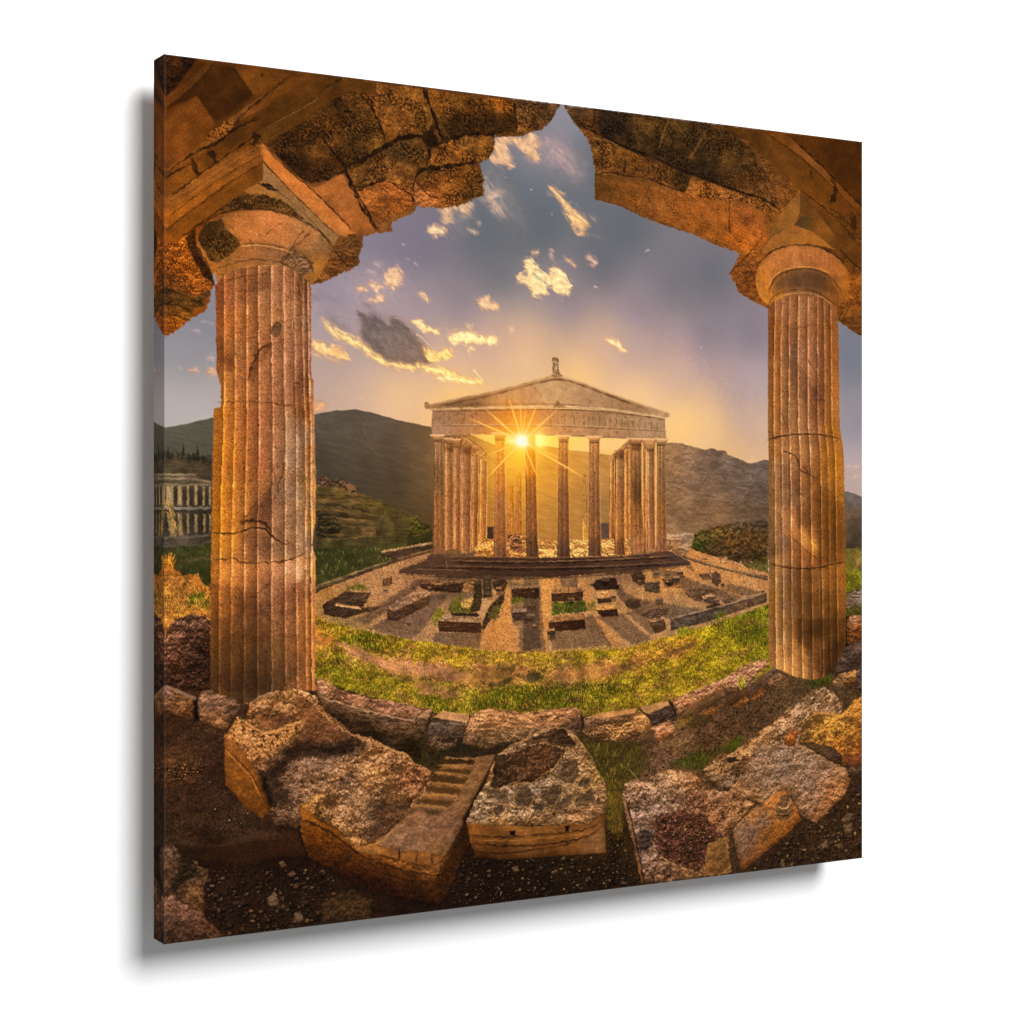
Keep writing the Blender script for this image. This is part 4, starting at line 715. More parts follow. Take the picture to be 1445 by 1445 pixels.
blades(P("461.3,693.6 513.6,691.2 567.2,688.7 621.9,688.5 678.0,676.5 735.5,666.5 747.1,681.4 706.6,684.7 666.7,692.6 649.8,703.8 567.2,709.6 461.3,707.2"), 800, (1, 5), ['8f8422', 'b09a28', 'a08a24', '6c6c18', 'c4a030'])
blades(P("461.3,729.8 513.6,732.4 567.2,728.1 627.5,716.9 678.0,707.3 735.5,690.6 752.9,672.0 834.8,650.3 834.8,711.5 764.7,737.6 678.0,759.5 621.9,770.6 548.3,773.4 540.2,766.0 461.3,761.6"), 3200, (1, 5), GB + ['948424', '867c20'])
blades(P("461.3,734.4 540.2,733.7 599.9,736.7 605.4,751.0 540.2,763.7 461.3,759.3"), 600, (1, 5), ['3c480e', '4a5812', '5c6a16', '2e3a0a'])
blades(P("741.3,664.3 752.9,652.7 764.7,650.6 770.6,662.9 834.8,647.8 834.8,709.1 794.3,697.7"), 900, (3, 8), ['55641a', '6a7018', '7d7c1c', '44520f'])
blades(P("689.4,672.1 706.6,670.3 718.1,675.5 695.1,684.2"), 150, (3, 7), ['6c7418', '858020'])
blades(P("548.3,632.6 564.5,630.7 564.5,642.3 551.0,641.9"), 60, (2, 5), ['6a6a20', '847420'])
blades(P("560.4,693.1 588.9,698.9 586.2,705.8 561.8,702.4"), 90, (2, 5), ['6c7a14', '84861c'])
for q, c, al in ((P("180.8,655.3 206.1,664.0 197.6,671.6 180.8,670.9"), 'b87c3c', .7), (P("208.2,668.1 231.7,674.9 270.6,690.4 319.1,698.5 364.2,708.6 387.1,719.9 364.2,722.9 341.6,715.7 305.8,714.0 275.0,706.5 248.9,693.4 223.1,682.4"), 'a5785a', .95), (P("305.8,720.0 341.6,725.8 375.6,737.8 355.1,742.8 319.1,732.8"), '9c7450', .8), (P("400.9,704.1 443.0,706.0 481.0,716.1 443.0,726.7 405.6,731.1 364.2,722.9"), '96703f', .6),
                 (P("400.9,726.7 440.6,722.5 440.6,728.7 421.9,732.9"), '4a4024', .7), (P("450.1,718.8 488.2,716.4 488.2,724.8 466.7,727.9"), '4a4024', .7), (P("424.2,705.2 445.3,705.1 445.3,712.3 428.9,711.6"), '574a2a', .6),
                 (P("461.3,716.3 487.3,717.5 484.7,725.3 466.5,727.8"), '4c4228', .7), (P("492.6,720.0 553.7,711.3 610.9,711.5 627.5,714.6 567.2,728.1 513.6,730.1"), '9a6f45', .7), (P("599.9,711.0 624.7,709.8 626.1,716.9 602.6,717.0"), '54482c', .6), (P("669.5,702.2 695.1,691.4 723.9,685.3 718.1,694.7 692.3,705.6"), '97683c', .8), (P("678.0,697.8 706.6,688.3 723.9,686.5 695.1,698.5"), '5a4c30', .6), (P("508.4,709.3 548.3,706.4 540.2,714.2 511.0,714.0"), '5f5426', .5)):
    patch(GRS, q, c, [('fbm', 6, .2), ('grain', 1, .18)], rag=7, rs=7, soft=3, alpha=min(1, al + .1))
blades(P("208.2,668.1 270.6,690.4 364.2,708.6 387.1,719.9 364.2,731.0 305.8,720.0 248.9,697.4"), 140, (1, 4), ['8f8422', '6a6a1c', 'a88c34'])
blades(P("332.6,723.4 348.3,724.1 349.5,734.4 334.8,733.6"), 50, (2, 4), ['6a7418', '56641a'])
blades(P("461.3,693.6 627.5,691.1 735.5,671.3 723.9,694.9 621.9,714.3 513.6,732.4 461.3,729.8"), 160, (1, 4), ['8f8422', 'a08a28', '6a6a1c'])
# far right field
patch(GRS, P("966.4,567.8 1001.4,566.1 1001.4,623.4 970.4,629.0"), K("977.1,570.0,74743a 990.6,576.6,7c7434 977.1,580.6,4c5420 990.6,587.2,80664a 977.1,595.4,5a541c 987.9,606.2,5c641a 979.8,618.7,6a701c 996.0,614.8,667020"), [('grass', 1, .25), ('grain', 1, .14)], rag=1.5, fsoft=10)
blades(P("970.4,599.5 1001.4,598.0 1001.4,621.3 970.4,626.9"), 200, (2, 7), ['4e5a14', '6c7a1c', '84861f'])
patch(None, P("970.4,630.1 1001.4,623.4 1001.4,648.9 970.4,652.2"), K("977.1,631.3,7a6048 996.0,629.7,8a7058 982.5,642.0,5c4630"), [('relief', 5, .35), ('grain', 1, .2)], rag=1.5, fsoft=8)
patch(GRS, P("970.4,652.2 987.9,646.4 1001.4,648.9 1001.4,662.7 970.4,661.7"), '4a4a20', [('grass', 1, .4), ('grain', 1, .15)], rag=3, rs=5)

# ================================================================ FOREGROUND EARTH
DRT = region('printed_earth', None, 'dark trodden earth and gravel printed along the bottom')
patch(DRT, P("-5.7,687.0 56.3,705.9 181.6,712.0 286.5,746.9 362.5,768.4 543.6,774.6 628.8,775.0 739.9,762.5 850.4,734.8 1010.0,692.7 1010.0,1049.5 -5.7,1008.8"),
      K("6.5,751.3,3a2216 39.6,773.4,402a1e 14.7,799.7,5c3a26 56.3,810.8,36211a 23.0,848.3,3a2418 81.6,877.5,402a20 14.7,863.6,3c281c 56.3,907.5,24140c 141.9,915.8,20120c 81.6,950.6,2a1a13 159.5,983.6,2a1a12 324.2,993.6,22140e 421.3,969.2,22130c 481.6,1002.1,22140d 575.2,985.0,26170e 286.5,819.2,3a2a18 324.2,804.7,3a2c1a 381.9,804.3,30221a 575.2,849.0,43351a 596.5,887.0,4a3a1c 607.2,933.5,33220f 607.2,823.9,403018 628.8,825.4,5c4030 694.9,811.3,6e5038 661.6,846.1,6a4a3a 739.9,795.4,5e4030 809.1,771.0,4e3626 844.5,753.7,5c4230 650.7,863.7,66483a 739.9,832.9,503620 953.6,965.0,3c2818 978.5,908.2,3a2618 856.4,994.6,33211a 966.0,995.7,3a261a 916.7,757.4,4e3a28"),
      [('fbm', 14, .18), ('gran', 1.7, .20), ('pits', 5, .25, .25), ('lump', 18, .12), ('grain', 1, .2)], rag=2, fsoft=14)
patch(DRT, P("0.1,890.2 29.3,891.1 55.1,896.2 70.0,896.7 85.0,891.0 123.0,893.6 161.7,898.0 169.6,917.1 130.7,915.2 92.6,916.9 55.1,911.4 27.4,906.9"), K("18.3,899.0,2a1a10 92.6,902.5,341f12 150.1,904.3,3a2014"), [('fbm', 9, .2), ('grain', 1, .2)], rag=3, rs=7, soft=3, alpha=.8)
patch(DRT, P("5.6,880.1 36.6,888.3 64.4,894.4 85.0,887.4 123.0,883.6 159.8,886.9 161.7,897.1 123.0,893.6 85.0,891.9 68.1,896.6 51.4,895.9 25.6,890.8"), K("18.3,883.0,44302a 111.6,886.2,4c3226 150.1,891.5,482c20"), [('fbm', 9, .2), ('grain', 1, .25)], rag=3, rs=7, soft=3, alpha=.7)
speck(P("47.7,921.4 189.3,935.6 227.2,969.1 227.2,1008.2 71.9,1000.9 49.5,975.1"), 420, (.5, 3.2), ['5a4030', '6b4c38', '4a3426', '80604a', '3c2a20'])
speck(P("0.1,802.1 66.3,824.8 111.6,868.1 85.0,887.4 1.9,879.8"), 60, (.4, 1.1), ['8a6a50', '6a4a38', 'b09880', '5c3e2e'])
speck(P("0.1,800.3 45.8,798.3 44.0,807.1 0.1,819.7"), 80, (.4, 1.2), ['94603c', '84543a', 'b07850'])
speck(P("364.9,941.4 579.7,958.6 628.7,997.7 434.3,997.5 356.9,996.3"), 420, (.4, 2.4), ['5c4434', '6e5240', '463225', '7c6450', '33231a'])
speck(P("581.9,919.3 606.3,940.4 631.0,996.0 573.1,997.5 581.9,953.2"), 200, (.4, 1.8), ['5c4434', '6e5240', '463225'])
speck(P("802.8,1000.2 894.1,945.0 979.2,907.0 1000.1,903.6 1000.1,997.3"), 420, (.5, 3.0), ['6a4a34', '7a5a40', '54392a', '8a6a48', '5a443c'])
speck(P("649.8,809.9 735.5,767.4 854.5,756.7 868.3,784.5 821.2,803.8 735.5,839.5 627.5,862.5"), 200, (.4, 1.3), ['7c5a44', '8c6a50', '5c4030', '46301f'])
patch(None, P("189.3,974.3 225.2,961.5 253.5,977.6 249.4,1001.4 189.3,1000.1"), K("205.1,976.0,4a341f 239.3,979.8,44301c 209.1,995.0,33211a"), [('lump', 8, .3), ('fbm', 9, .25), ('grain', 1, .2)], rag=3, rs=7, edge=(4, .4))
for q in (P("121.1,961.4 128.8,955.0 133.6,959.1 135.5,970.2 128.8,972.2 121.1,969.6"), P("153.9,983.2 161.7,980.4 166.6,992.0 159.8,994.9 153.0,992.3"), P("134.6,921.0 140.4,919.8 144.2,925.6 138.4,927.8"), P("32.0,909.2 38.4,910.7 36.6,914.9 32.9,913.7"), P("920.6,977.2 937.9,968.8 939.4,979.0 926.8,982.8"), P("961.6,944.6 972.8,935.5 984.0,936.5 979.2,944.9 966.4,948.8"), P("964.8,951.2 982.4,948.9 982.4,961.6 969.6,964.2"), P("955.3,976.7 964.8,975.1 966.4,982.8 956.9,983.1"), P("857.2,992.2 864.8,991.7 866.4,999.2 858.7,998.5"), P("442.6,958.2 450.9,956.2 453.0,962.9 445.7,964.0")):
    patch(None, q, '6a5142', [('lump', 5, .25), ('fbm', 5, .2), ('grain', 1, .16)], rag=1, rs=4, edge=(2.5, .4), bevel=(3, .25))
# weeds and dry growth in the hollow behind the blocks
for q, c, al in ((P("548.3,808.0 594.4,801.7 633.1,813.6 649.8,845.3 627.5,862.5 594.4,876.3 578.0,884.3 572.6,851.4"), '43361a', .7), (P("581.9,870.2 601.8,868.0 606.3,894.9 601.8,932.4 586.3,927.2 581.9,900.4"), '5c441e', .7), (P("229.5,777.6 299.2,791.8 320.7,801.0 320.7,816.7 307.8,819.7 286.3,800.6 256.7,783.2"), '332a14', .7), (P("678.0,845.0 706.6,835.1 747.1,835.4 729.6,858.2"), '3c3c14', .8), (P("764.7,827.0 788.3,816.4 800.2,822.0 773.5,837.2"), '4a4a16', .8), (P("700.8,784.6 735.5,781.8 752.9,794.9 706.6,804.0"), '3f3018', .7), (P("366.7,798.2 406.9,806.8 391.2,815.7 351.3,814.9 322.9,816.8 329.4,809.4"), '2b2314', .7), (P("899.1,750.5 916.8,741.2 944.8,738.5 947.4,752.8 914.2,757.3"), '3a3c16', .85)):
    patch(None, q, c, [('grass', 1.2, .4), ('grain', 1, .2)], rag=6, rs=9, soft=5, alpha=al)
blades(P("553.7,815.3 627.5,820.2 638.6,851.6 588.9,885.2 578.0,879.7"), 420, (3, 9), ['5a5420', '4a4218', '6c5c28', '3c3414'])
blades(P("573.1,850.7 601.8,856.7 606.3,883.5 604.1,936.4 584.1,927.0 579.7,881.4"), 380, (2, 8), ['6a5424', '55461c', '84662c', '4c5418'])
blades(P("256.7,792.9 320.7,801.0 320.7,818.6 286.3,804.5"), 160, (2, 6), ['3c3a14', '4a4418', '2c2a10'])
blades(P("680.9,849.9 800.2,817.2 788.3,838.3 718.1,859.8"), 220, (2, 7), ['4e5618', '5c5c1a', '3c4410'])
blades(P("901.6,750.6 947.4,742.7 947.4,754.9"), 80, (2, 6), ['44501a', '5a5a1c'])
for q in (P("601.8,839.6 617.5,850.2 627.6,860.5"), P("603.0,841.6 606.3,847.5"), P("570.9,811.1 564.3,821.9")):
    stroke(q, 1.3, 'a08a50', .7, .8, 6)

# ================================================================ KERB STONES ROUND THE GRASS
def slab(o, ks, spec=None, **kw):
    rid = region('printed_stone_block')
    patch(rid, o, ks, spec or [('relief', 6, .3), ('fbm', 12, .2), ('pits', 6, .35, .3), ('grain', 1, .16)], rag=kw.get('rag', 1.6), rs=6, edge=kw.get('edge', (2.5, .3)), bevel=kw.get('bevel', (3, .3)), fsoft=kw.get('fsoft', 9))
    return rid
s1 = slab(P("180.8,721.7 183.9,708.2 197.6,716.7 218.8,727.6 257.5,737.6 296.9,745.7 332.6,754.7 337.1,764.1 323.6,777.4 316.9,789.1 316.9,813.3 296.9,805.9 266.2,793.8 248.9,782.8 218.8,774.9 193.4,753.7"),
     K("189.2,716.3,8a6a54 231.7,734.2,80624f 275.0,746.5,7c6050 319.1,757.0,7a604c 193.4,740.0,5c4630 231.7,756.0,54402c 275.0,770.5,5c4432 308.0,780.5,54402c 210.3,758.7,3c2c1c 253.2,779.1,3c2c1a 305.8,794.4,33260f 328.1,765.6,5c4838"))
stroke(P("182.9,730.6 210.3,740.0 253.2,753.2 288.1,763.2 319.1,769.1"), 2.4, 'b3927a', .75, 1.6, 8)
for q in (P("210.3,727.2 253.2,741.3 288.1,755.2"), P("238.1,740.5 275.0,746.5 319.1,761.0"), P("193.4,718.5 223.1,733.8")):
    stroke(q, 1.8, '4c382c', .5, 3, 7)
shade(P("191.3,743.8 221.0,755.3 264.0,773.8 316.9,789.1 316.9,813.3 248.9,784.7 210.3,768.5"), (.72, .7, .66), 6)
s2 = slab(P("324.7,777.5 334.8,766.0 377.9,772.6 374.5,792.8 364.2,790.1 337.1,788.4 328.1,789.8"), K("337.1,776.3,54443a 364.2,777.9,5c4a3c"))
patch(s2, P("334.8,764.4 348.3,757.4 385.9,764.1 379.7,773.5"), 'a8825c', [('fbm', 8, .15), ('grain', 1, .16)], rag=1, edge=(1.5, -.2))
s3 = slab(P("325.8,791.7 334.8,787.2 359.7,786.8 367.6,793.4 364.2,802.4 341.6,806.9 328.1,810.1 323.6,801.7"), K("341.6,790.7,64503c 350.6,799.4,5a4634 337.1,806.6,3a2a1c"))
patch(s3, P("339.3,791.6 348.3,788.1 365.3,790.2 361.9,796.1 346.1,797.1"), '3a2c20', [('relief', 4, .5), ('grain', 1, .2)], rag=2, rs=4)
s4 = slab(P("372.9,787.3 381.0,769.7 393.2,761.4 409.5,756.9 423.9,759.5 463.5,766.3 497.3,763.7 531.6,763.4 544.6,768.2 545.7,796.3 525.1,808.1 455.1,799.8 430.1,803.7 405.4,809.3 374.9,798.2"),
     K("393.2,766.8,8a6c4e 423.9,765.0,86684a 465.6,772.9,8a6a4c 508.0,769.8,846448 535.9,769.6,7c5e46 383.0,786.1,70563f 413.6,791.7,6c5238 450.9,792.2,745a40 486.7,787.1,6a523c 533.8,784.4,4a382c 403.4,803.7,4c3a26 518.7,800.2,42301f"),
     [('streak', 3, .3, 5, 5), ('relief', 6, .3), ('pits', 6, .3, .3), ('grain', 1, .18)])
for q in (P("393.2,774.1 419.8,772.0 444.6,780.8 480.3,781.1 518.7,774.2"), P("403.4,765.6 430.1,769.0 459.3,777.1 497.3,776.6 540.3,771.7"), P("413.6,759.9 438.4,764.9 467.7,771.2"), P("467.7,769.3 497.3,765.5 540.3,766.1")):
    stroke(q, 1.7, '3e2d20', .65, 3, 6); stroke(q + np.array([0, 2.2], np.float32), 1.3, 'b6926a', .5, 3, 6)
stroke(P("543.5,768.1 545.7,785.1 543.5,798.1"), 3, '2c2018', .7, 1.2, 6)
s5 = slab(P("545.6,777.9 572.6,772.5 627.5,769.8 628.9,778.1 621.9,782.3 548.3,789.6"), K("556.4,780.8,66503e 610.9,777.0,70573f"))
patch(s5, P("546.9,777.5 575.3,772.2 627.5,769.8 624.7,775.5 575.3,780.1"), '9a7850', [('fbm', 8, .15), ('grain', 1, .16)], rag=1)
s6 = slab(P("545.6,791.7 572.6,788.7 621.9,787.0 633.1,799.5 633.1,811.2 594.4,811.0 561.8,808.9 545.6,800.9"), K("567.2,795.3,5e4830 608.1,793.2,80603a 621.9,805.8,5a4630 556.4,803.9,54422c"), [('relief', 5, .5), ('pits', 5, .4, .2), ('grain', 1, .2)])
s7 = slab(P("619.2,784.5 627.5,775.6 644.2,777.8 652.6,788.9 647.0,798.0 633.1,811.2 627.5,799.1"), K("635.8,783.2,94744e 647.0,788.5,84663f 633.1,801.8,6e5438"))
s8 = slab(P("628.9,769.8 678.0,763.1 689.4,772.0 689.4,788.7 649.8,793.4 644.2,781.3"), K("655.4,782.0,4c3a34 683.7,778.9,463630"))
patch(s8, P("628.9,768.7 675.2,762.5 678.0,767.8 647.0,777.9 633.1,775.9"), 'a07c54', [('fbm', 8, .15), ('grain', 1, .16)], rag=1)
s9 = slab(P("648.4,796.9 678.0,788.0 686.6,795.7 688.0,802.9 663.9,817.5 655.4,810.3"), K("658.2,798.7,8a6a54 678.0,795.1,80604a 666.7,811.0,7c5834"))
stroke(P("649.8,797.7 669.5,798.2 686.6,794.5"), 1.6, 'b89474', .7, 1, 5)
s10 = slab(P("678.0,761.9 706.6,753.9 764.7,737.6 794.3,722.0 833.3,714.4 837.8,723.9 824.2,730.7 797.3,756.2 767.6,759.5 764.7,752.1 721.0,766.6 686.6,788.5 689.4,772.0"),
      K("692.3,765.1,84664c 735.5,750.6,846852 779.4,735.9,7d624f 824.2,720.9,7a604e 706.6,775.4,6c523a 764.7,756.9,6a503a"), [('streak', 3, .3, -28, 5), ('relief', 5, .35), ('pits', 6, .3, .3), ('grain', 1, .18)])
s11 = slab(P("692.3,786.5 715.2,766.3 764.7,750.9 769.1,762.0 735.5,775.8 706.6,786.1"), K("706.6,780.2,705436 735.5,767.4,604830 761.7,756.8,664c34"), [('streak', 2.5, .35, -30, 8), ('grain', 1, .16)])
patch(None, P("731.1,779.2 752.9,775.6 767.6,769.2 750.0,782.7 732.5,784.1"), '8a5228', [('relief', 3, .3), ('gran', 2, .2), ('grain', 1, .2)], rag=3, rs=5, soft=2.5, alpha=.75)
patch(None, P("695.1,789.0 712.3,785.3 715.2,787.8 695.1,798.6 689.4,798.2"), '7c5a28', [('grass', 1, .4), ('grain', 1, .2)], rag=2.5, rs=5, soft=2.5, alpha=.7)
s12 = slab(P("767.6,764.3 800.2,753.9 803.2,761.4 779.4,773.4 764.7,776.2"), K("779.4,765.0,543c24 794.3,760.9,5c4028"), [('streak', 2.5, .35, -30, 8), ('grain', 1, .16)])
s13 = slab(P("798.7,756.3 812.2,744.7 833.3,732.3 839.3,741.2 836.3,755.7 809.2,766.5"), K("812.2,749.6,5c4434 833.3,738.4,6c5240 827.2,752.8,4a3626"), [('streak', 2.5, .35, -35, 8), ('grain', 1, .16)])
s14 = slab(P("834.8,732.4 851.5,724.5 863.7,741.1 839.3,760.8 836.3,745.9"), K("845.4,731.6,6a5444 854.5,741.9,7a5a44 845.4,753.7,5c422c"))
stroke(P("837.8,748.4 862.2,741.0"), 1.8, 'b48c68', .6, 1, 5)
stroke(P("801.7,751.5 813.7,743.6 834.8,732.4 850.0,725.0"), 2, '9a7a5c', .7, 1, 6)
for q in (P("809.2,766.5 827.2,752.8 833.3,758.0 815.2,769.3"), P("779.4,774.6 803.2,763.8 806.2,768.8 788.3,777.6")):
    patch(None, q, '8c5024', [('relief', 3, .3), ('gran', 2, .2), ('grain', 1, .22)], rag=3, rs=5, soft=2.5, alpha=.75)
blades(P("786.8,743.5 798.7,739.2 800.2,753.9 789.8,755.8"), 60, (3, 8), ['8a9020', 'a0a028', '6c7818'])
# left edge stones
s15 = slab(P("-14.3,703.9 -7.1,690.2 1.9,644.7 11.0,636.2 25.6,630.5 42.1,631.0 52.3,637.6 52.3,716.1 36.6,717.0 0.1,709.9"), K("5.6,650.2,5c4030 27.4,636.8,64483a 44.0,639.1,6c4c3c 3.7,666.0,7c5540 11.0,659.2,6c4a34 27.4,654.5,33221a 44.0,664.0,2c1c14 9.2,683.8,3a2418 36.6,685.0,2a1a12 18.3,701.9,38241a 45.8,703.3,3a261a"),
      [('relief', 6, .4), ('lump', 12, .3), ('pits', 5, .4, .25), ('grain', 1, .18)], fsoft=12)
s16 = slab(P("-14.3,721.4 0.1,709.0 12.8,714.0 37.5,725.6 32.9,748.8 18.3,746.2 0.1,738.1 -14.3,742.5"), K("-3.5,718.5,7a6058 18.3,726.7,745436 3.7,731.2,6c4a30 25.6,739.5,5c3c22"))
patch(s16, P("-12.5,718.0 1.0,708.2 36.6,724.5 34.8,728.5 14.6,717.7 1.0,711.7 -12.5,722.4"), '7c6454', [('fbm', 8, .2), ('grain', 1, .14)], rag=.8)
s17 = slab(P("36.6,729.5 42.1,719.1 55.1,716.2 71.9,713.8 77.5,717.3 88.8,737.7 83.1,748.2 73.7,758.4 68.1,764.3 56.9,758.3 39.4,751.0"), K("45.8,728.2,84644e 64.4,718.5,8c6c58 77.5,729.9,70543f 55.1,735.8,6c5042 51.4,749.9,7a5638 66.3,757.9,84603c 81.2,742.7,4a3628"),
      [('lump', 12, .25), ('relief', 5, .2), ('pits', 6, .3, .3), ('grain', 1, .14)])
shade(P("32.0,727.4 36.6,725.9 39.4,751.0 33.8,750.6"), (.35, .33, .33), 3)
# bottom left stones
s18 = slab(P("-7.1,889.5 0.1,887.5 9.2,889.3 16.5,898.8 23.8,910.1 51.4,921.8 48.6,934.0 44.9,940.7 44.9,976.3 32.9,969.6 12.8,949.7 1.9,943.2 -7.1,940.5"), K("5.6,897.7,5c4638 3.7,917.0,5a4234 21.9,918.8,33281c 40.3,929.5,54402f 29.3,942.6,6a4c30 36.6,961.2,543c28 18.3,936.1,3a2c1f 42.1,970.7,5c4028"),
      [('streak', 3, .3, 70, 5), ('lump', 9, .3), ('grain', 1, .16)])
patch(s18, P("15.5,904.0 36.6,918.5 40.3,926.0 21.9,933.0 9.2,942.2 5.6,936.6 14.6,919.8"), '2c2217', [('lump', 7, .4), ('grain', 1, .2)], rag=3, rs=6, soft=2)
stroke(P("25.6,935.1 34.8,943.2 44.9,960.3"), 3, '8a6440', .6, 1.5, 6)
s19 = slab(P("-14.3,952.0 -5.3,944.2 9.2,944.9 18.3,953.8 40.3,970.5 70.0,998.9 36.6,1005.6 -14.3,1002.1"), K("5.6,950.7,7a5a48 18.3,962.7,6a4e3e 36.6,977.2,66493a 5.6,970.1,5c4236 9.2,986.4,3a2a1f 36.6,993.1,3a281c 58.8,994.0,54392a"),
      [('streak', 3, .3, 35, 5), ('pits', 5, .5, .25), ('lump', 9, .25), ('grain', 1, .16)])
# right edge stones
s20 = slab(P("971.9,664.2 983.6,659.4 1001.9,662.1 1001.9,691.8 974.5,703.1 971.9,688.7"), K("986.2,666.7,846450 988.8,681.1,7a4c22 978.4,688.9,5c3a1c"))
stroke(P("973.2,688.7 1001.9,676.4"), 2.5, '2c1c10', .7, 1, 6)
s21 = slab(P("943.5,724.2 952.5,716.5 986.2,698.4 1001.9,693.9 1001.9,735.0 988.8,738.5 952.5,745.0 944.8,736.5"), K("960.2,720.9,524038 988.8,705.7,5a4840 988.8,728.2,3a2c24 952.5,736.8,44342a"))
s22 = slab(P("946.1,750.8 960.2,741.3 991.4,736.6 988.8,763.1 968.0,763.0 949.9,757.0"), K("960.2,747.4,84664a 981.0,740.2,94703f 978.4,756.4,4a3420"))
s23 = slab(P("987.5,763.0 988.8,740.5 1001.9,722.7 1001.9,767.9"), K("996.6,745.0,54443c 994.0,761.3,4a3a32"))

# ================================================================ BIG FALLEN BLOCKS
ROCK = [('lump', 30, .30), ('relief', 10, .16), ('gran', 1.8, .17), ('pits', 6, .42, .28), ('pits', 15, .3, .3), ('lichen', 3, .32, .02), ('grain', 1, .15)]
def bigrock(o, ks, spec=ROCK, rid=None, **kw):
    if rid is None: rid = region('printed_stone_block', None, kw.get('label'))
    patch(rid, o, ks, spec, rag=kw.get('rag', 1.6), rs=kw.get('rs', 8), edge=kw.get('edge', (3, .3)), bevel=kw.get('bevel', (4, .3)), fsoft=kw.get('fsoft', 12), tint=kw.get('tint', .45))
    return rid
# left block
ba = bigrock(P("71.4,773.0 84.2,749.5 94.4,758.2 100.4,732.5 128.8,717.7 146.3,713.6 163.9,722.7 181.6,730.3 193.2,749.2 213.0,763.7 231.1,779.1 251.2,782.9 272.5,795.3 300.5,806.6 309.0,819.1 324.2,823.6 335.6,835.6 324.2,873.4 267.9,906.8 231.1,914.4 177.1,869.5 163.9,880.7 141.9,877.2 124.5,856.8 111.5,823.0 90.1,792.1"),
    K("85.0,753.7,b07c46 96.3,767.0,a8763f 81.2,766.0,a07042 111.6,753.5,644834 130.7,754.6,7a5634 150.1,737.5,84603f 142.3,722.5,9a7248 165.6,727.3,94704c 115.4,768.2,5c4430 150.1,764.9,a5774a 130.7,778.2,a07648 111.6,786.0,94683c 96.3,781.4,86603a 159.8,774.6,644a34 179.4,772.2,744f34 193.2,762.0,7a5638 209.1,777.7,6c4c34 150.1,792.3,523a2a 169.6,786.2,4c3828 219.1,791.4,3a2a22 199.2,791.9,42302a 169.6,806.4,745a46 189.3,806.0,7c604c 130.7,812.8,3c2c24 123.0,799.5,6a4a30 150.1,823.3,7a5e4a 219.1,809.9,86674c 229.2,823.6,94704a 249.4,802.7,8a6440 255.6,821.8,7c5a3c 169.6,833.9,846448 209.1,842.5,94704c 140.4,840.8,3c2c24 239.3,848.6,94683c 255.6,844.3,84603f"), label='large pitted fallen block printed at lower left')
bigrock(P("122.0,864.4 130.0,878.2 139.9,879.1 155.9,884.2 164.0,875.5 160.9,862.0 141.9,852.9 126.0,847.9"), K("133.9,859.8,7a5c44 151.9,872.6,5c4430 126.0,870.3,3c2c22"), rid=ba)
bigrock(P("68.1,768.8 71.9,768.1 85.0,782.5 100.1,801.5 111.6,822.2 124.9,854.1 123.0,861.2 115.4,869.6 92.6,853.2 81.2,837.9 70.0,826.3"), K("71.9,776.2,94602e 73.7,790.7,84542a 85.0,791.4,8a5a2e 77.5,817.9,7a4c1c 92.6,819.0,7e4f1e 102.0,837.8,74481a 111.6,854.8,6a4218 70.0,808.3,84541f"),
    [('lump', 14, .12), ('fbm', 10, .16), ('streak', 3, .14, 55, 5), ('grain', 1, .13)], rid=ba, rag=1.2)
patch(ba, P("140.4,720.5 161.7,729.0 183.3,743.0 195.2,760.2 215.1,774.4 229.2,782.7 219.1,787.6 189.3,787.5 161.7,789.4 146.2,786.5 155.9,774.4 166.6,760.4 155.9,750.6 157.8,736.1"), K("150.1,730.2,7a5434 169.6,751.4,70492c 189.3,770.9,6c482e 169.6,778.9,5c3e28 209.1,781.4,6a4a30"), [('lump', 22, .22), ('gran', 1.7, .13), ('pits', 6, .3, .32), ('grain', 1, .14)], rag=4, rs=9, soft=4, alpha=.85)
patch(ba, P("105.8,747.7 123.0,752.3 140.4,747.9 155.9,750.6 155.9,757.9 144.2,764.5 130.7,770.0 117.3,766.5 109.6,759.7"), K("115.4,755.5,8a5f3a 142.3,758.9,4a3020"), [('lump', 12, .2), ('gran', 1.7, .13), ('grain', 1, .14)], rag=4, rs=8, soft=3, alpha=.9)
patch(ba, P("71.9,769.9 85.0,751.0 96.3,758.9 109.6,769.6 128.8,771.7 146.2,763.7 166.6,760.4 162.7,771.1 144.2,779.1 130.7,790.9 115.4,799.0 100.1,787.1 85.0,778.9"), K("85.0,760.9,a8784a 102.0,774.6,9c7048 130.7,776.4,946a46 150.1,768.5,98703f 115.4,791.7,a07040"), [('pits', 6, .9, .12), ('pits', 3, .4, .15), ('relief', 8, .2), ('gran', 1.7, .12), ('grain', 1, .15)], rag=3, rs=7, soft=3, alpha=.9)
patch(ba, P("140.4,788.0 169.6,781.6 201.2,789.2 235.3,784.0 246.4,793.2 209.1,800.9 171.5,799.2 148.1,808.5 130.7,829.1 119.2,819.2 130.7,800.0"), '38271c', [('lump', 9, .3), ('gran', 1.8, .2), ('grain', 1, .16)], rag=7, rs=9, soft=6, alpha=.62)
patch(ba, P("123.0,837.6 140.4,835.3 150.1,843.4 146.2,854.0 130.7,854.6 123.0,848.5"), '33231a', [('lump', 9, .3), ('gran', 1.8, .15), ('grain', 1, .16)], rag=4, rs=7, soft=4, alpha=.7)
stroke(P("86.0,749.8 96.3,757.1 109.6,768.7 128.8,770.5 146.2,762.8 166.6,759.1"), 2.4, 'd8a868', .7, 1.5, 6)
stroke(P("69.1,785.0 81.2,798.4 100.1,817.7 109.6,836.5 115.4,847.9"), 2.2, 'b57c3c', .7, 1.2, 6)
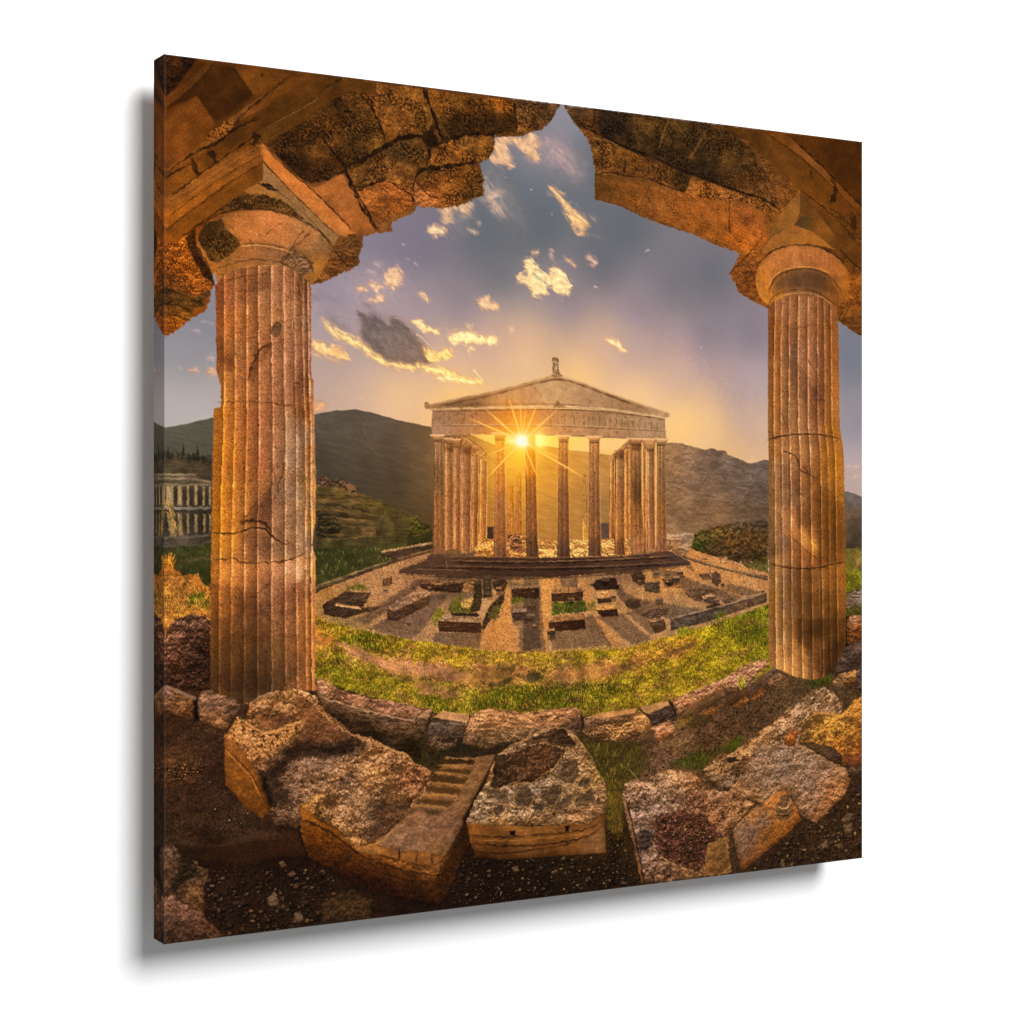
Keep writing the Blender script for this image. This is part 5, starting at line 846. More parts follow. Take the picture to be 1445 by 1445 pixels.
stroke(P("70.9,783.3 85.0,798.6 102.0,816.1 111.6,836.7 121.1,855.6"), 2, '402814', .6, 1.6, 6)
shade(P("111.6,811.4 119.2,817.4 123.0,835.8 130.7,856.4 124.9,857.7 115.4,837.0"), (.45, .42, .4), 4)
shade(P("136.5,804.1 146.2,786.5 169.6,778.9 185.3,791.0 150.1,805.0 130.7,823.7 123.0,819.5"), (.7, .68, .68), 7, 5)
shade(P("193.2,791.5 219.1,785.8 241.3,792.8 229.2,799.5 205.1,799.7 179.4,799.8"), (.6, .6, .62), 6, 4)
for q in (P("89.7,734.2 107.7,731.5 130.7,725.5 142.3,720.6 159.8,730.7"), P("85.0,750.1 96.3,756.2 109.6,767.8 128.8,769.0 146.2,761.0 165.6,760.3"), P("181.4,742.9 193.2,756.4 213.1,770.6 229.2,780.9 255.6,784.4")):
    stroke(q, 2.0, 'cf9c62', .6, 2.5, 7, brk=.5)
stroke(P("265.1,795.3 294.9,805.1 305.6,813.7 307.8,819.7"), 2.2, 'c39a68', .7, 1.5, 6)
# fluted block in the middle
bb = region('printed_stone_block', None, 'fallen slab with carved steps printed bottom centre')
bigrock(P("158.9,858.1 164.0,873.6 162.0,888.6 172.0,918.8 206.7,940.3 256.7,968.5 342.5,993.0 353.5,980.8 373.4,939.3 384.5,920.5 384.5,900.6 375.6,895.9 342.5,946.2 256.7,914.5 202.6,884.6 178.1,863.5"),
    K("164.0,868.0,945a20 168.0,881.5,74481c 182.2,882.8,84521f 202.6,899.9,7a4c1e 178.1,910.9,5c3816 212.9,923.7,5c3818 244.1,942.1,4c2e16 244.1,922.9,74481f 286.3,936.7,7c5024 329.4,950.7,7c5026 307.8,964.2,482c16 340.3,979.4,4c3018 265.1,963.6,44281a 351.3,956.9,64401c 368.9,929.0,54371a 373.4,909.6,462c16 355.7,977.1,4a3018 202.6,936.1,44280f"),
    [('lump', 14, .14), ('fbm', 9, .22), ('streak', 3, .14, 25, 6), ('pits', 5, .4, .25), ('gran', 2, .10), ('grain', 1, .17)], rid=bb, rag=1.2)
shade(P("164.0,881.2 174.1,878.3 202.6,894.1 227.4,917.5 256.7,929.9 342.5,963.9 338.1,992.9 256.7,968.5 172.0,918.8"), (.80, .74, .66), 5, 3)
shade(P("202.6,928.4 265.1,955.9 340.3,981.3 338.1,992.9 256.7,968.5 202.6,941.8"), (.75, .70, .64), 9, 3)
patch(bb, P("159.9,860.1 168.0,857.0 180.2,871.2 208.8,888.0 231.6,914.0 223.3,907.5 206.7,893.5 182.2,879.0 164.0,872.7"), K("166.0,864.4,8c5a22 192.4,879.9,744818 219.1,901.4,6a431c"), [('fbm', 8, .2), ('grain', 1, .16)], rag=1.2)
stroke(P("163.0,873.9 182.2,881.3 204.7,895.3 223.3,911.3 239.9,922.5"), 3.4, '2c190a', .75, 1.5, 7)
stroke(P("178.1,869.2 202.6,884.6 223.3,898.9 231.6,908.3"), 5, '33210f', .6, 2, 7)
stroke(P("237.8,923.3 273.6,939.3 312.1,951.9 342.5,958.9 353.5,953.2"), 3, '2c1a0c', .65, 1.5, 8)
stroke(P("265.1,946.2 299.2,959.4 329.4,966.8"), 2.4, '2c1a0c', .5, 2, 7)
bigrock(P("160.9,858.3 178.1,848.3 190.3,843.6 223.3,821.3 273.6,817.2 303.5,815.5 314.2,822.1 331.6,829.2 325.1,846.4 312.1,859.1 303.5,870.1 294.9,881.1 284.2,887.9 273.6,900.5 231.6,914.0 223.3,905.6 208.8,889.0 178.1,869.2"),
    K("168.0,858.9,a87640 182.2,854.3,94703f 196.5,857.4,5c4430 208.8,873.7,84644a 223.3,894.1,80603f 202.6,880.8,8c6840 233.6,848.9,8c6a4a 254.6,831.3,a07448 269.3,840.2,8e6844 223.3,832.8,6c5444 265.1,863.0,4c3828 275.7,881.4,6e5236 244.1,888.3,7a5c42 286.3,853.1,6c4c30 299.2,834.6,7a5236 318.6,836.1,7c5638 286.3,825.9,6c4c34 256.7,873.9,3e2e24 294.9,873.3,74563a 233.6,908.5,a87c4c"), rid=bb)
patch(bb, P("256.7,870.1 273.6,863.7 299.2,867.8 294.9,883.0 282.1,891.6 265.1,901.7 248.3,907.9 239.9,899.4 252.5,887.1"), '4c3626', [('lump', 9, .3), ('gran', 1.8, .2), ('pits', 5, .4, .2), ('grain', 1, .16)], rag=6, rs=9, soft=5, alpha=.65)
patch(bb, P("265.1,836.0 282.1,845.0 277.8,864.1 265.1,876.6 256.7,870.1 267.2,855.5"), '46321f', [('lump', 9, .3), ('gran', 1.8, .2), ('grain', 1, .16)], rag=6, rs=9, soft=5, alpha=.55)
patch(bb, P("188.3,852.9 206.7,852.5 208.8,862.2 196.5,865.0"), '4c341f', [('gran', 1.8, .15), ('grain', 1, .16)], rag=3, rs=7, soft=3, alpha=.85)
patch(bb, P("231.6,844.9 252.5,850.4 256.7,866.2 244.1,874.8 227.4,865.7 223.3,851.9"), '8a6c50', [('lump', 8, .3), ('pits', 5, .5, .15), ('gran', 1.8, .2), ('grain', 1, .16)], rag=6, rs=9, soft=5, alpha=.6)
sm = [('fbm', 14, .12), ('lump', 8, .12), ('pits', 5, .3, .4), ('grain', 1, .13)]
bigrock(P("231.6,915.0 256.7,908.7 275.7,898.8 286.3,890.0 299.2,885.3 307.8,876.3 325.1,856.2 336.0,837.4 346.9,822.5 391.2,817.7 395.7,816.0 420.4,815.7 418.2,827.6 406.9,846.7 391.2,865.4 377.8,892.1 364.5,916.7 342.5,948.1 286.3,930.9 256.7,918.3"),
    K("244.1,915.2,8a6034 286.3,911.4,7d5f4c 318.6,904.6,785a46 351.3,897.7,745642 307.8,884.1,846248 340.3,883.0,7a5a44 362.3,878.9,7c5c40 395.7,833.9,846040 384.5,856.9,80603f 409.1,826.9,6e5238 340.3,932.2,80603f 275.7,906.6,84664c 351.3,830.7,7c5a34 340.3,853.5,7c5a38"), sm, rid=bb, rag=1.0)
patch(bb, P("229.5,913.8 256.7,910.6 288.5,923.3 314.2,924.8 342.5,932.4 349.1,925.1 342.5,950.1 307.8,938.8 286.3,932.8 256.7,923.1 235.7,918.3"), K("244.1,916.2,946a38 297.0,929.0,84582c 336.0,939.6,80562e"), [('fbm', 8, .2), ('grain', 1, .15)], rag=.8, edge=(2, .25))
for q in (P("288.5,919.4 288.9,932.1"), P("313.2,923.7 311.0,938.1"), P("332.0,929.4 332.7,943.2")):
    stroke(q, 2.6, '33200f', .85, 1.4, 5)
stroke(P("231.6,915.6 256.7,912.5 275.7,902.7 286.3,890.0"), 2.2, 'b58a54', .7, 1.6, 6)
stroke(P("256.7,923.1 286.3,933.2 342.5,950.5 375.6,899.9"), 2.4, '3c2410', .6, 1.2, 7)
for q, c in ((P("348.0,816.0 390.1,819.6 389.0,825.5 342.5,822.5 334.9,821.6"), '3f2c16'), (P("336.0,827.2 387.8,831.8 384.5,837.5 351.3,833.6 332.7,829.7"), '503a1e'), (P("330.5,833.1 382.3,842.1 376.7,848.4 338.1,845.4 329.4,839.3"), '4a351c'), (P("325.1,846.8 372.3,854.4 368.9,860.7 342.5,857.6 324.0,852.2"), '50391e'), (P("314.2,862.2 363.4,868.1 360.1,874.8 329.4,870.3 312.1,864.9"), '543b20'), (P("318.6,874.3 346.9,879.2 342.5,883.2 325.1,881.7"), '54402a')):
    patch(bb, q, c, [('fbm', 6, .2), ('grain', 1, .16)], rag=1.5, rs=6, soft=1.8)
for q in (P("349.1,814.7 391.2,819.1"), P("338.1,822.8 388.5,827.0 386.7,830.9"), P("333.8,831.0 382.3,838.5 380.0,841.3"), P("327.3,842.6 375.6,850.3 372.3,853.6"), P("316.4,856.5 367.8,862.6 364.5,867.2"), P("304.5,868.2 329.4,872.2 353.5,876.2")):
    stroke(q, 3.2, 'a37a48', .75, 1.4, 6)
shade(P("420.4,815.7 425.0,818.0 411.4,839.1 391.2,873.4 375.6,899.9 373.4,891.7 395.7,857.8"), (.45, .42, .4), 3, 1)
shade(P("377.8,896.1 384.5,902.6 382.3,922.3 368.9,944.8 342.5,993.4 338.1,961.4"), (.62, .58, .52), 6, 1)
# centre block with bubbled top
bc = region('printed_stone_block', None, 'squared block with eroded hollows printed at bottom centre')
bigrock(P("379.0,895.9 385.1,921.7 391.2,934.9 389.1,940.2 434.3,947.3 497.3,949.7 580.8,953.1 578.6,919.0 581.9,885.3 562.1,910.0 476.1,909.9"),
    K("393.2,908.0,845728 455.1,915.4,8a5f30 518.7,917.4,7d5528 562.1,911.9,704a22 393.2,920.7,6a441f 455.1,926.4,74502a 518.7,926.7,6a4620 570.9,929.6,84603f 434.3,935.4,503318 497.3,941.4,5c3c1c 562.1,945.7,805c3a 575.3,905.5,644422 403.4,939.7,4a2e16"),
    [('fbm', 12, .16), ('streak', 3, .12, -3, 7), ('grain', 1, .14)], rid=bc, rag=1.0)
for q, w in ((P("385.1,912.7 434.3,919.9 497.3,921.0 553.3,921.4 573.1,911.0"), 2.4), (P("389.1,923.0 434.3,930.9 476.1,933.9 549.0,932.3 575.3,918.7"), 3), (P("391.2,934.0 434.3,940.0 497.3,938.6 531.6,935.3"), 2.2)):
    stroke(q, w, '2c1a0c', .75, 1.4, 8)
stroke(P("386.1,917.3 434.3,924.5 497.3,925.7 549.0,924.8"), 1.8, 'a5763e', .6, 1.2, 8)
for q in (P("440.1,912.2 447.8,912.5 447.8,918.4 440.1,917.7"), P("519.3,912.8 526.2,913.0 525.6,920.2 519.8,919.7")):
    patch(bc, q, '1c110a', [], rag=1, rs=4)
bigrock(P("379.0,895.9 391.2,869.8 407.5,849.4 413.6,831.7 421.9,815.9 455.1,801.6 484.5,790.6 505.8,785.5 523.0,790.2 544.6,809.3 562.1,838.7 579.7,866.3 581.9,885.3 578.6,902.0 559.9,909.8 553.3,913.0 497.3,909.9 434.3,904.4 403.4,901.7"),
    K("393.2,884.5,86705a 423.9,896.2,94744a 476.1,900.7,8a6a4a 540.3,904.4,8a6646 570.9,880.7,86664a 568.7,903.1,7c5c42 434.3,869.7,745f4e 467.7,876.0,7a6450 497.3,871.0,66523f 518.7,850.4,6e5a44 553.3,845.5,84684a 540.3,822.1,7a5c40 562.1,853.7,94743f 518.7,880.2,7c6448 551.2,875.3,7c6449 413.6,868.0,80684e 476.1,854.6,74604c 413.6,842.6,8c6844 401.3,874.3,7c664f"),
    [('relief', 7, .3), ('lump', 12, .22), ('pits', 6, .45, .3), ('lichen', 3, .3, .1), ('grain', 1, .18)], rid=bc, rag=1.5)
patch(bc, P("419.8,817.5 438.4,815.2 455.1,813.6 480.3,805.1 505.8,810.5 520.8,817.1 510.1,833.1 495.2,843.1 476.1,854.6 463.5,852.7 455.1,854.8 440.5,853.7 423.9,858.8 413.6,855.3 415.7,842.7"), K("434.3,829.5,3c2a1c 459.3,835.0,4c3422 476.1,828.8,5a3e2a 497.3,822.9,64462c 508.0,819.9,3a281c 434.3,849.6,382818 455.1,820.0,54402c"),
      [('streak', 4, .35, 80, 4), ('relief', 6, .35), ('grain', 1, .2)], rag=2.5, rs=7, edge=(3, .4))
patch(bc, P("459.3,801.9 484.5,793.4 505.8,787.3 518.7,790.0 533.8,808.6 527.3,814.7 510.1,810.8 484.5,801.7 463.5,809.5"), K("476.1,801.2,604630 510.1,799.7,2e2018 523.0,806.1,3c2a1e 493.0,796.7,54402e"), [('relief', 6, .4), ('grain', 1, .2)], rag=2.5, rs=7)
for q, c in ((P("445.7,861.4 463.5,853.6 474.0,869.2 469.8,883.6 446.7,878.0"), '4c3c2c'), (P("484.5,866.3 510.1,859.1 514.4,872.4 505.8,884.7 495.2,885.7 485.6,877.5"), '463628'), (P("514.4,831.5 535.9,829.3 540.3,846.4 529.5,860.6 516.5,855.8 510.1,849.8"), '54422f'), (P("535.9,859.2 546.8,852.5 555.5,860.7 549.0,867.7"), '4e3f2e'), (P("533.8,881.4 557.7,868.4 566.5,880.3 553.3,890.5 535.9,889.1"), '5a4632'), (P("415.7,880.9 430.1,876.6 432.2,887.8 419.8,894.0"), '42342a'), (P("471.9,880.1 486.7,881.3 488.8,890.7 476.1,889.6"), '46382c'), (P("508.0,879.3 527.3,877.2 525.1,888.2 510.1,892.5"), '584638'), (P("403.4,856.3 434.3,860.5 438.4,873.7 409.5,869.5"), '5a4836')):
    patch(bc, q, c, [('lump', 6, .3), ('pits', 5, .4, .3), ('grain', 1, .2)], rag=4, rs=7, soft=2.4, alpha=.78, edge=(4, .25))
for q in (P("421.9,815.9 440.5,806.2 459.3,800.1 484.5,789.7 505.8,785.5 523.0,790.2 540.3,805.3 553.3,823.0 568.7,846.6 579.7,867.2"), P("413.6,856.2 423.9,859.7 438.4,854.5 459.3,853.3 467.7,855.8 484.5,849.7 505.8,836.5 518.7,818.8"), P("480.3,803.3 497.3,808.1 518.7,816.0 540.3,814.7"), P("444.6,877.8 448.8,863.5 463.5,853.6"), P("415.7,874.5 438.4,879.1 459.3,885.5 469.8,885.4 474.0,872.9"), P("486.7,877.6 495.2,885.7 505.8,885.6 514.4,872.4 518.7,865.3 531.6,866.3 544.6,850.5"), P("510.1,857.2 525.1,863.0 533.8,859.0 549.0,848.9"), P("531.6,866.3 546.8,871.2 562.1,864.9 578.6,867.2"), P("476.1,891.5 493.0,891.1 510.1,894.3 529.5,886.7 535.9,877.9"), P("424.9,898.1 436.3,880.8")):
    stroke(q, 2.6, 'b8925e', .62, 2.6, 8, brk=.35)
# right slab
bd = region('printed_stone_block', None, 'broken rough slab printed at lower right')
bigrock(P("607.8,865.9 627.1,861.6 635.5,865.7 655.1,857.8 677.6,852.3 703.3,854.2 726.4,867.8 743.8,883.6 785.0,891.7 814.8,908.7 785.0,935.3 773.1,941.6 776.1,997.5 720.6,999.1 638.3,998.9 627.1,968.4 613.3,920.2 605.0,884.4"),
    K("618.8,871.5,8a6850 641.0,870.8,84664c 683.3,859.9,94704c 711.9,871.5,84603f 669.1,882.5,8c705a 629.9,898.2,7c6454 655.1,895.5,7a6456 683.3,895.5,7c6250 627.1,921.4,6a5444 638.3,945.9,44362c 649.4,958.8,7a6250 646.6,982.1,745a46 683.3,988.1,745640 711.9,991.0,80603f 669.1,937.0,54382a 697.6,927.6,5c3e2c 726.4,942.2,4c3224 703.3,963.9,4a3022 743.8,926.9,744e30 770.2,909.8,8a6444 796.8,912.1,80603f 755.5,896.6,86624a 726.4,894.2,6c4c36 767.2,933.8,74543a 732.2,966.7,644a34"), rid=bd, edge=(2.5, .4))
patch(bd, P("655.1,923.9 663.5,910.4 703.3,909.1 732.2,916.3 743.8,931.7 761.3,945.3 743.8,953.4 738.0,969.6 726.4,990.1 703.3,985.4 677.6,973.3 657.9,959.6"), K("674.8,930.4,50342a 711.9,928.9,583a2a 711.9,964.7,442c20 738.0,938.4,4c3226"), [('cells', 4, .3), ('relief', 4, .35), ('grain', 1, .26)], rag=5, rs=9, soft=3)
patch(bd, P("631.3,928.8 649.4,930.5 653.7,947.4 643.8,958.2 632.7,952.5"), '3c3028', [('lump', 6, .4), ('grain', 1, .2)], rag=4, rs=7, soft=3)
patch(bd, P("739.4,955.4 767.2,949.5 774.6,982.8 775.5,997.5 743.8,999.1 732.2,993.1 735.1,974.2"), K("755.5,956.9,7a5c34 761.3,976.7,64492a 755.5,995.4,6c4c2c"), [('lump', 9, .2), ('grain', 1, .16)], rag=1.5, edge=(2.5, -.25))
stroke(P("606.4,882.2 616.0,915.8 627.1,959.0 635.5,997.4"), 3, '8a6038', .8, 1, 8)
stroke(P("609.4,882.4 619.4,916.1 630.5,959.3 638.8,997.8"), 2.6, '2c1c12', .8, 1, 8)
for q in (P("649.4,939.9 657.9,961.9 674.8,973.1 709.1,988.4"), P("683.3,878.9 703.3,887.6 700.4,901.7"), P("635.5,865.7 655.1,876.7 672.0,878.0 686.2,879.1"), P("749.6,929.8 761.3,942.9 773.1,958.5")):
    stroke(q, 2.2, 'c09a72', .6, 2, 6, brk=.4)
speck(P("663.5,915.2 738.0,921.6 743.8,951.0 706.2,980.9 666.3,955.7"), 200, (.5, 1.8), ['8a6248', '6c4a38', 'a57c5c'])
be = region('printed_stone_block', None, 'broad rounded boulder printed at right')
bigrock(P("729.3,858.5 735.1,851.7 755.5,838.7 779.0,837.9 796.8,826.9 817.8,813.7 845.0,803.1 875.6,780.2 909.6,762.2 934.7,758.5 950.5,766.8 966.4,782.8 963.2,800.2 894.1,828.4 845.0,859.6 802.8,878.5 773.1,888.3 755.5,886.9 738.0,873.5"),
    K("743.8,854.7,846444 767.2,846.7,745638 743.8,869.2,5c462f 761.3,875.3,604a38 785.0,843.1,7c5a38 802.8,832.2,86643f 829.8,814.4,946e46 860.2,799.1,8e6c4c 891.0,778.6,84684e 922.1,765.4,846a50 944.2,779.0,80644a 906.5,796.9,86684c 860.2,823.7,7a6048 820.8,835.9,806046 785.0,869.8,64503c 832.9,851.4,7a6450"), rid=be)
patch(be, P("767.2,844.3 782.0,842.9 790.9,849.6 773.1,850.8"), '382a20', [('grain', 1, .2)], rag=1.5, rs=5)
stroke(P("730.7,858.6 743.8,874.0 755.5,885.7"), 3, '33241a', .7, 1.4, 6)
bf = region('printed_stone_block', None, 'golden eroded stone printed at the right edge')
bigrock(P("891.0,830.7 894.1,808.5 909.6,792.1 934.7,793.5 963.2,797.7 985.6,778.8 1001.7,773.3 1001.7,870.8 966.4,868.3 947.3,859.4 912.8,844.5"),
    K("906.5,804.3,54422e 925.3,800.5,94703c 953.7,807.1,a8803c 985.6,788.9,b8843c 995.3,779.3,b0783c 922.1,820.2,8a662e 944.2,824.1,b0843c 976.0,813.5,84622e 992.0,822.1,a06c30 976.0,838.7,8c5c26 953.7,839.8,80521f 979.2,861.6,6a4424 998.5,852.9,8a5424 931.6,813.3,a87c3a 995.3,802.0,94642e"),
    [('lump', 12, .3), ('gran', 1.8, .14), ('pits', 5, .4, .25), ('grain', 1, .18)], rid=bf)
for q in (P("912.8,797.2 925.3,795.5 936.3,802.4 931.6,809.6 915.9,806.1"), P("966.4,801.6 979.2,799.8 984.0,807.7 972.8,812.1"), P("971.2,830.9 982.4,826.5 988.8,837.1 982.4,845.5 969.6,843.3"), P("894.1,804.8 906.5,803.1 909.6,812.0 898.7,815.0"), P("945.8,821.7 956.9,818.6 960.0,826.4 950.5,829.5"), P("985.6,814.1 998.5,811.1 1000.1,820.1 990.4,822.0"), P("894.1,820.9 906.5,819.2 912.8,827.1 900.3,828.8"), P("990.4,829.6 1000.1,827.7 1000.1,842.9 992.0,839.8"), P("922.1,822.7 934.7,821.0 937.9,828.7 926.8,830.5")):
    patch(bf, q, '4c3418', [('lump', 5, .3), ('gran', 2, .15), ('grain', 1, .2)], rag=5, rs=7, soft=3, alpha=.6)
stroke(P("915.9,824.8 937.9,811.2 963.2,797.7 998.5,776.9"), 4, 'd6a04c', .75, 2, 8)
stroke(P("894.1,808.5 909.6,794.6 937.9,793.7 953.7,799.6"), 2.4, 'c59248', .6, 2, 8)
stroke(P("947.3,836.8 969.6,828.2 998.5,817.4"), 2.6, 'c88c40', .7, 2, 8)
bigrock(P("894.1,830.9 915.9,833.5 950.5,842.1 964.8,855.6 963.2,868.1 947.3,866.9 922.1,852.6"), K("912.8,839.6,54402c 947.3,854.4,4c382a"), STONE, rid=bf)
bigrock(P("966.4,853.2 1001.7,853.1 1001.7,869.6 966.4,868.3"), K("982.4,861.9,74482a"), STONE, rid=bf)
slab(P("969.6,873.6 979.2,869.2 1001.7,872.1 1001.7,889.8 979.2,888.1"), K("985.6,877.2,54402e 995.3,885.5,3a2a1f"))
slab(P("976.0,891.7 1001.7,892.4 1001.7,906.3 979.2,907.0"), K("988.8,900.2,3c2c22"))
bg = bigrock(P("770.2,890.5 785.0,877.1 802.8,863.9 814.8,833.0 863.3,831.3 887.9,831.7 912.8,844.5 937.9,858.7 969.6,871.0 979.2,889.4 969.6,908.8 919.0,944.2 906.5,938.6 891.0,929.8 875.6,903.8 829.8,909.9 802.8,902.8"),
    K("785.0,886.8,8a6648 808.8,864.3,7c624e 829.8,846.3,846a54 860.2,843.4,7a6452 891.0,838.1,80664e 906.5,859.0,846c5a 937.9,868.7,806450 963.2,878.1,86644a 969.6,893.7,8e643c 944.2,911.8,8c603a 922.1,932.5,80593a 903.4,920.9,7a5e48 931.6,893.3,8a664a 906.5,891.3,80685a 860.2,868.1,746052 829.8,878.1,806654 860.2,892.7,7a5c42 814.8,894.0,80603f 884.8,907.0,6e5440"),
    [('lump', 14, .2), ('relief', 5, .22), ('pits', 6, .45, .32), ('grain', 1, .2)], rag=1.8, label='smooth five-sided grey block printed at lower right')
for q in (P("773.1,888.3 790.9,872.7 805.8,861.6 814.8,850.1"), P("891.0,833.1 912.8,845.8 937.9,858.7"), P("823.8,838.5 845.0,830.1 863.3,835.0 887.9,831.7")):
    stroke(q, 2, 'c09a68', .55, 2.2, 7, brk=.4)
bh = bigrock(P("863.3,831.3 867.9,819.3 884.8,811.7 886.4,825.4 883.3,835.1 872.5,834.9"), K("872.5,822.0,8a5426 881.7,820.2,a06430 878.6,832.3,6c421f"), [('lump', 7, .35), ('streak', 2, .2, 60, 4), ('grain', 1, .16)], rag=1.2, label='small pointed orange stone printed on the boulder')
bi = bigrock(P("779.0,942.1 785.0,935.3 814.8,916.0 860.2,895.2 869.4,896.4 877.1,907.6 886.4,922.0 892.5,937.4 869.4,955.1 793.9,998.1 785.0,974.2"),
    K("790.9,943.1,806650 814.8,923.3,9a6c40 845.0,903.8,a8723c 863.3,902.8,945f30 829.8,934.4,6a564c 808.8,949.6,66524a 799.8,973.1,6c5444 829.8,958.9,7a4f26 860.2,939.5,8a5826 881.7,934.0,8c5826 814.8,981.9,7c5028 845.0,955.4,80501f 796.8,992.3,6a4420"),
    [('streak', 3, .18, -38, 7), ('pits', 5, .45, .32), ('lump', 9, .16), ('grain', 1, .17)], rag=1.2, label='short carved stone with a scroll end printed at lower right')
patch(bi, P("851.1,914.1 860.2,902.6 871.0,900.9 877.1,911.3 880.2,923.9 872.5,935.6 857.2,936.8 849.6,926.3"), K("860.2,912.4,6a5440 869.4,925.5,7c5c38 860.2,932.1,543c26"), [('lump', 5, .25), ('grain', 1, .16)], rag=1)
stroke(P("853.5,914.3 860.2,920.3 869.4,919.3 875.0,912.4 875.6,906.3"), 2.4, 'cfa878', .85, .8, 6)
stroke(P("851.1,926.4 860.2,930.1 872.5,928.2 880.2,922.0"), 2.0, '3a2716', .8, .8, 6)
stroke(P("849.6,932.4 860.2,937.5 875.6,935.4 884.8,926.8"), 2.4, 'b07e46', .7, .8, 6)
stroke(P("854.1,905.8 863.3,899.8 871.0,899.7 872.5,906.0 866.4,915.4"), 1.8, '4a3420', .7, .8, 6)
stroke(P("782.0,937.5 814.8,914.8 845.0,900.8 863.3,894.9"), 2.2, 'c08a50', .6, 1.2, 7)

# ================================================================ ARCH OF THE NEAR PORTICO
ARC = region('printed_arch', None, 'broken stone architrave printed across the top left')
LCH = [('lichen', 3.2, .85, -.05), ('lichen', 1.7, .55, .05), ('fbm', 14, .28), ('relief', 6, .12), ('gran', 1.6, .12), ('grain', 1, .18)]
SMO = [('fbm', 18, .14), ('streak', 3, .08, -35, 6), ('grain', 1, .12)]
patch(ARC, P("-5.7,-4.1 56.3,-5.3 231.1,-3.2 372.2,-2.3 510.3,0.9 500.0,15.4 481.6,33.3 466.4,40.2 459.3,45.3 433.2,47.1 418.3,47.7 418.3,62.6 411.4,75.5 397.6,84.7 402.5,100.8 403.5,123.4 372.2,137.4 347.1,144.6 328.9,143.5 312.8,145.6 305.2,154.8 289.3,161.2 279.9,166.1 279.0,178.1 258.6,181.3 242.1,185.9 241.2,197.8 233.9,205.0 235.7,221.7 222.0,226.8 204.0,237.1 177.1,248.7 56.3,238.2 53.8,256.1 51.3,274.8 44.6,287.2 29.6,294.4 18.9,304.5 0.8,316.5 -5.7,313.7"),
      K("36.6,5.7,6a4318 92.6,20.6,6c441c 18.3,64.5,84501c 18.3,91.1,84501c 64.4,23.9,6e461a 111.6,27.5,70481c 150.1,23.1,6c441a 73.7,67.6,5c3a14 27.4,134.5,8a561f 73.7,112.4,84541c 150.1,68.8,5c3e1c 209.1,35.0,5c4020 169.6,94.3,54381c 189.3,147.7,8c6038 219.1,145.2,94683c 249.4,11.9,5c4020 229.2,88.6,4a341c 249.4,133.4,8c6034 18.3,215.0,a05c1c 229.2,200.2,7c5430 111.6,136.0,7c5024"),
      SMO, rag=2.2, rs=6, fsoft=14)
# rough beam on the upper right of the left arch
patch(ARC, P("119.2,88.2 169.6,55.8 199.2,28.7 229.2,16.1 247.4,19.6 258.6,42.7 258.6,83.9 219.1,102.5 215.1,112.2 175.5,128.6 161.7,124.4"), K("140.4,88.0,54381c 169.6,68.6,5c3e1a 199.2,58.2,6a4820 219.1,28.3,4a3418 189.3,92.4,74502a 159.8,109.9,3e2a16 189.3,116.4,4a3218 239.3,41.0,54391c 249.4,68.0,7a5428 229.2,79.3,4c351a"), LCH, rag=2, fsoft=10)
patch(ARC, P("210.6,109.4 217.7,86.7 213.0,16.8 234.5,14.4 256.2,36.4 270.7,63.8 268.3,75.2 236.9,98.2 222.5,108.3"), K("224.9,30.9,5c4020 236.9,36.2,64461f 224.9,81.6,584020 248.9,66.0,5c421f 261.0,71.4,7a5626"), LCH, rag=2, fsoft=10)
patch(ARC, P("213.0,0.3 320.1,1.3 332.6,30.4 335.1,43.7 320.1,61.1 292.8,66.1 273.2,74.7 268.3,59.6 253.7,32.2 234.5,14.4 213.0,10.2"), K("236.9,7.5,6a441a 273.2,18.9,80562a 310.1,21.6,84592a 285.4,44.4,84582a 297.7,56.6,6a4620 322.6,38.3,705022"), LCH, rag=2, fsoft=10)
patch(ARC, P("323.8,0.9 360.4,2.4 416.9,1.9 447.1,4.3 448.4,41.3 419.6,47.7 380.8,50.4 357.8,59.6 346.4,60.7 340.1,41.0"), K("340.1,13.8,7a5022 385.9,15.6,6c481f 430.0,6.2,a0641f 411.7,31.2,54391c 360.4,45.7,4e371a 437.9,30.8,4a3418"), LCH, rag=2, fsoft=10)
patch(ARC, P("448.4,1.8 512.7,-0.5 499.2,22.1 485.7,34.0 464.3,39.7 448.4,41.3"), K("464.3,11.7,60452c 491.1,11.2,5c422a 464.3,30.4,6a4a24 451.1,38.7,8a6030"), LCH, rag=1.5, fsoft=10)
patch(ARC, P("448.4,41.3 460.3,39.6 459.0,44.9 419.6,50.0 422.2,46.7"), '6a4820', STONE, rag=1)
patch(ARC, P("330.1,80.4 345.2,65.4 380.8,51.6 416.9,49.1 418.3,65.1 406.6,80.0 365.4,88.4 330.1,96.2"), K("350.2,71.7,7c5224 385.9,59.1,74502a 406.6,63.9,7c5526 360.4,84.4,84572a 385.9,79.7,7a5224"), LCH, rag=1.5, fsoft=10)
patch(ARC, P("222.5,112.7 292.8,66.1 320.1,61.1 332.6,75.7 327.6,94.2 307.6,109.6 307.6,127.5 273.2,114.9 232.1,131.8"), K("248.9,105.9,6a4a26 285.4,80.2,4c3820 310.1,73.3,60441f 315.1,90.9,6a4a24 273.2,108.2,7c552c 297.7,112.7,805628"), LCH, rag=1.5, fsoft=10)
patch(ARC, P("312.6,118.1 330.1,98.5 370.5,89.1 394.9,85.7 401.4,103.5 401.4,124.1 373.1,133.4 345.2,144.8 340.1,131.6"), K("335.1,109.4,6a4820 365.4,99.8,6e4c22 385.9,111.7,60441e 350.2,133.0,7e562a 391.0,125.0,54401f"), LCH, rag=1.5, fsoft=10)
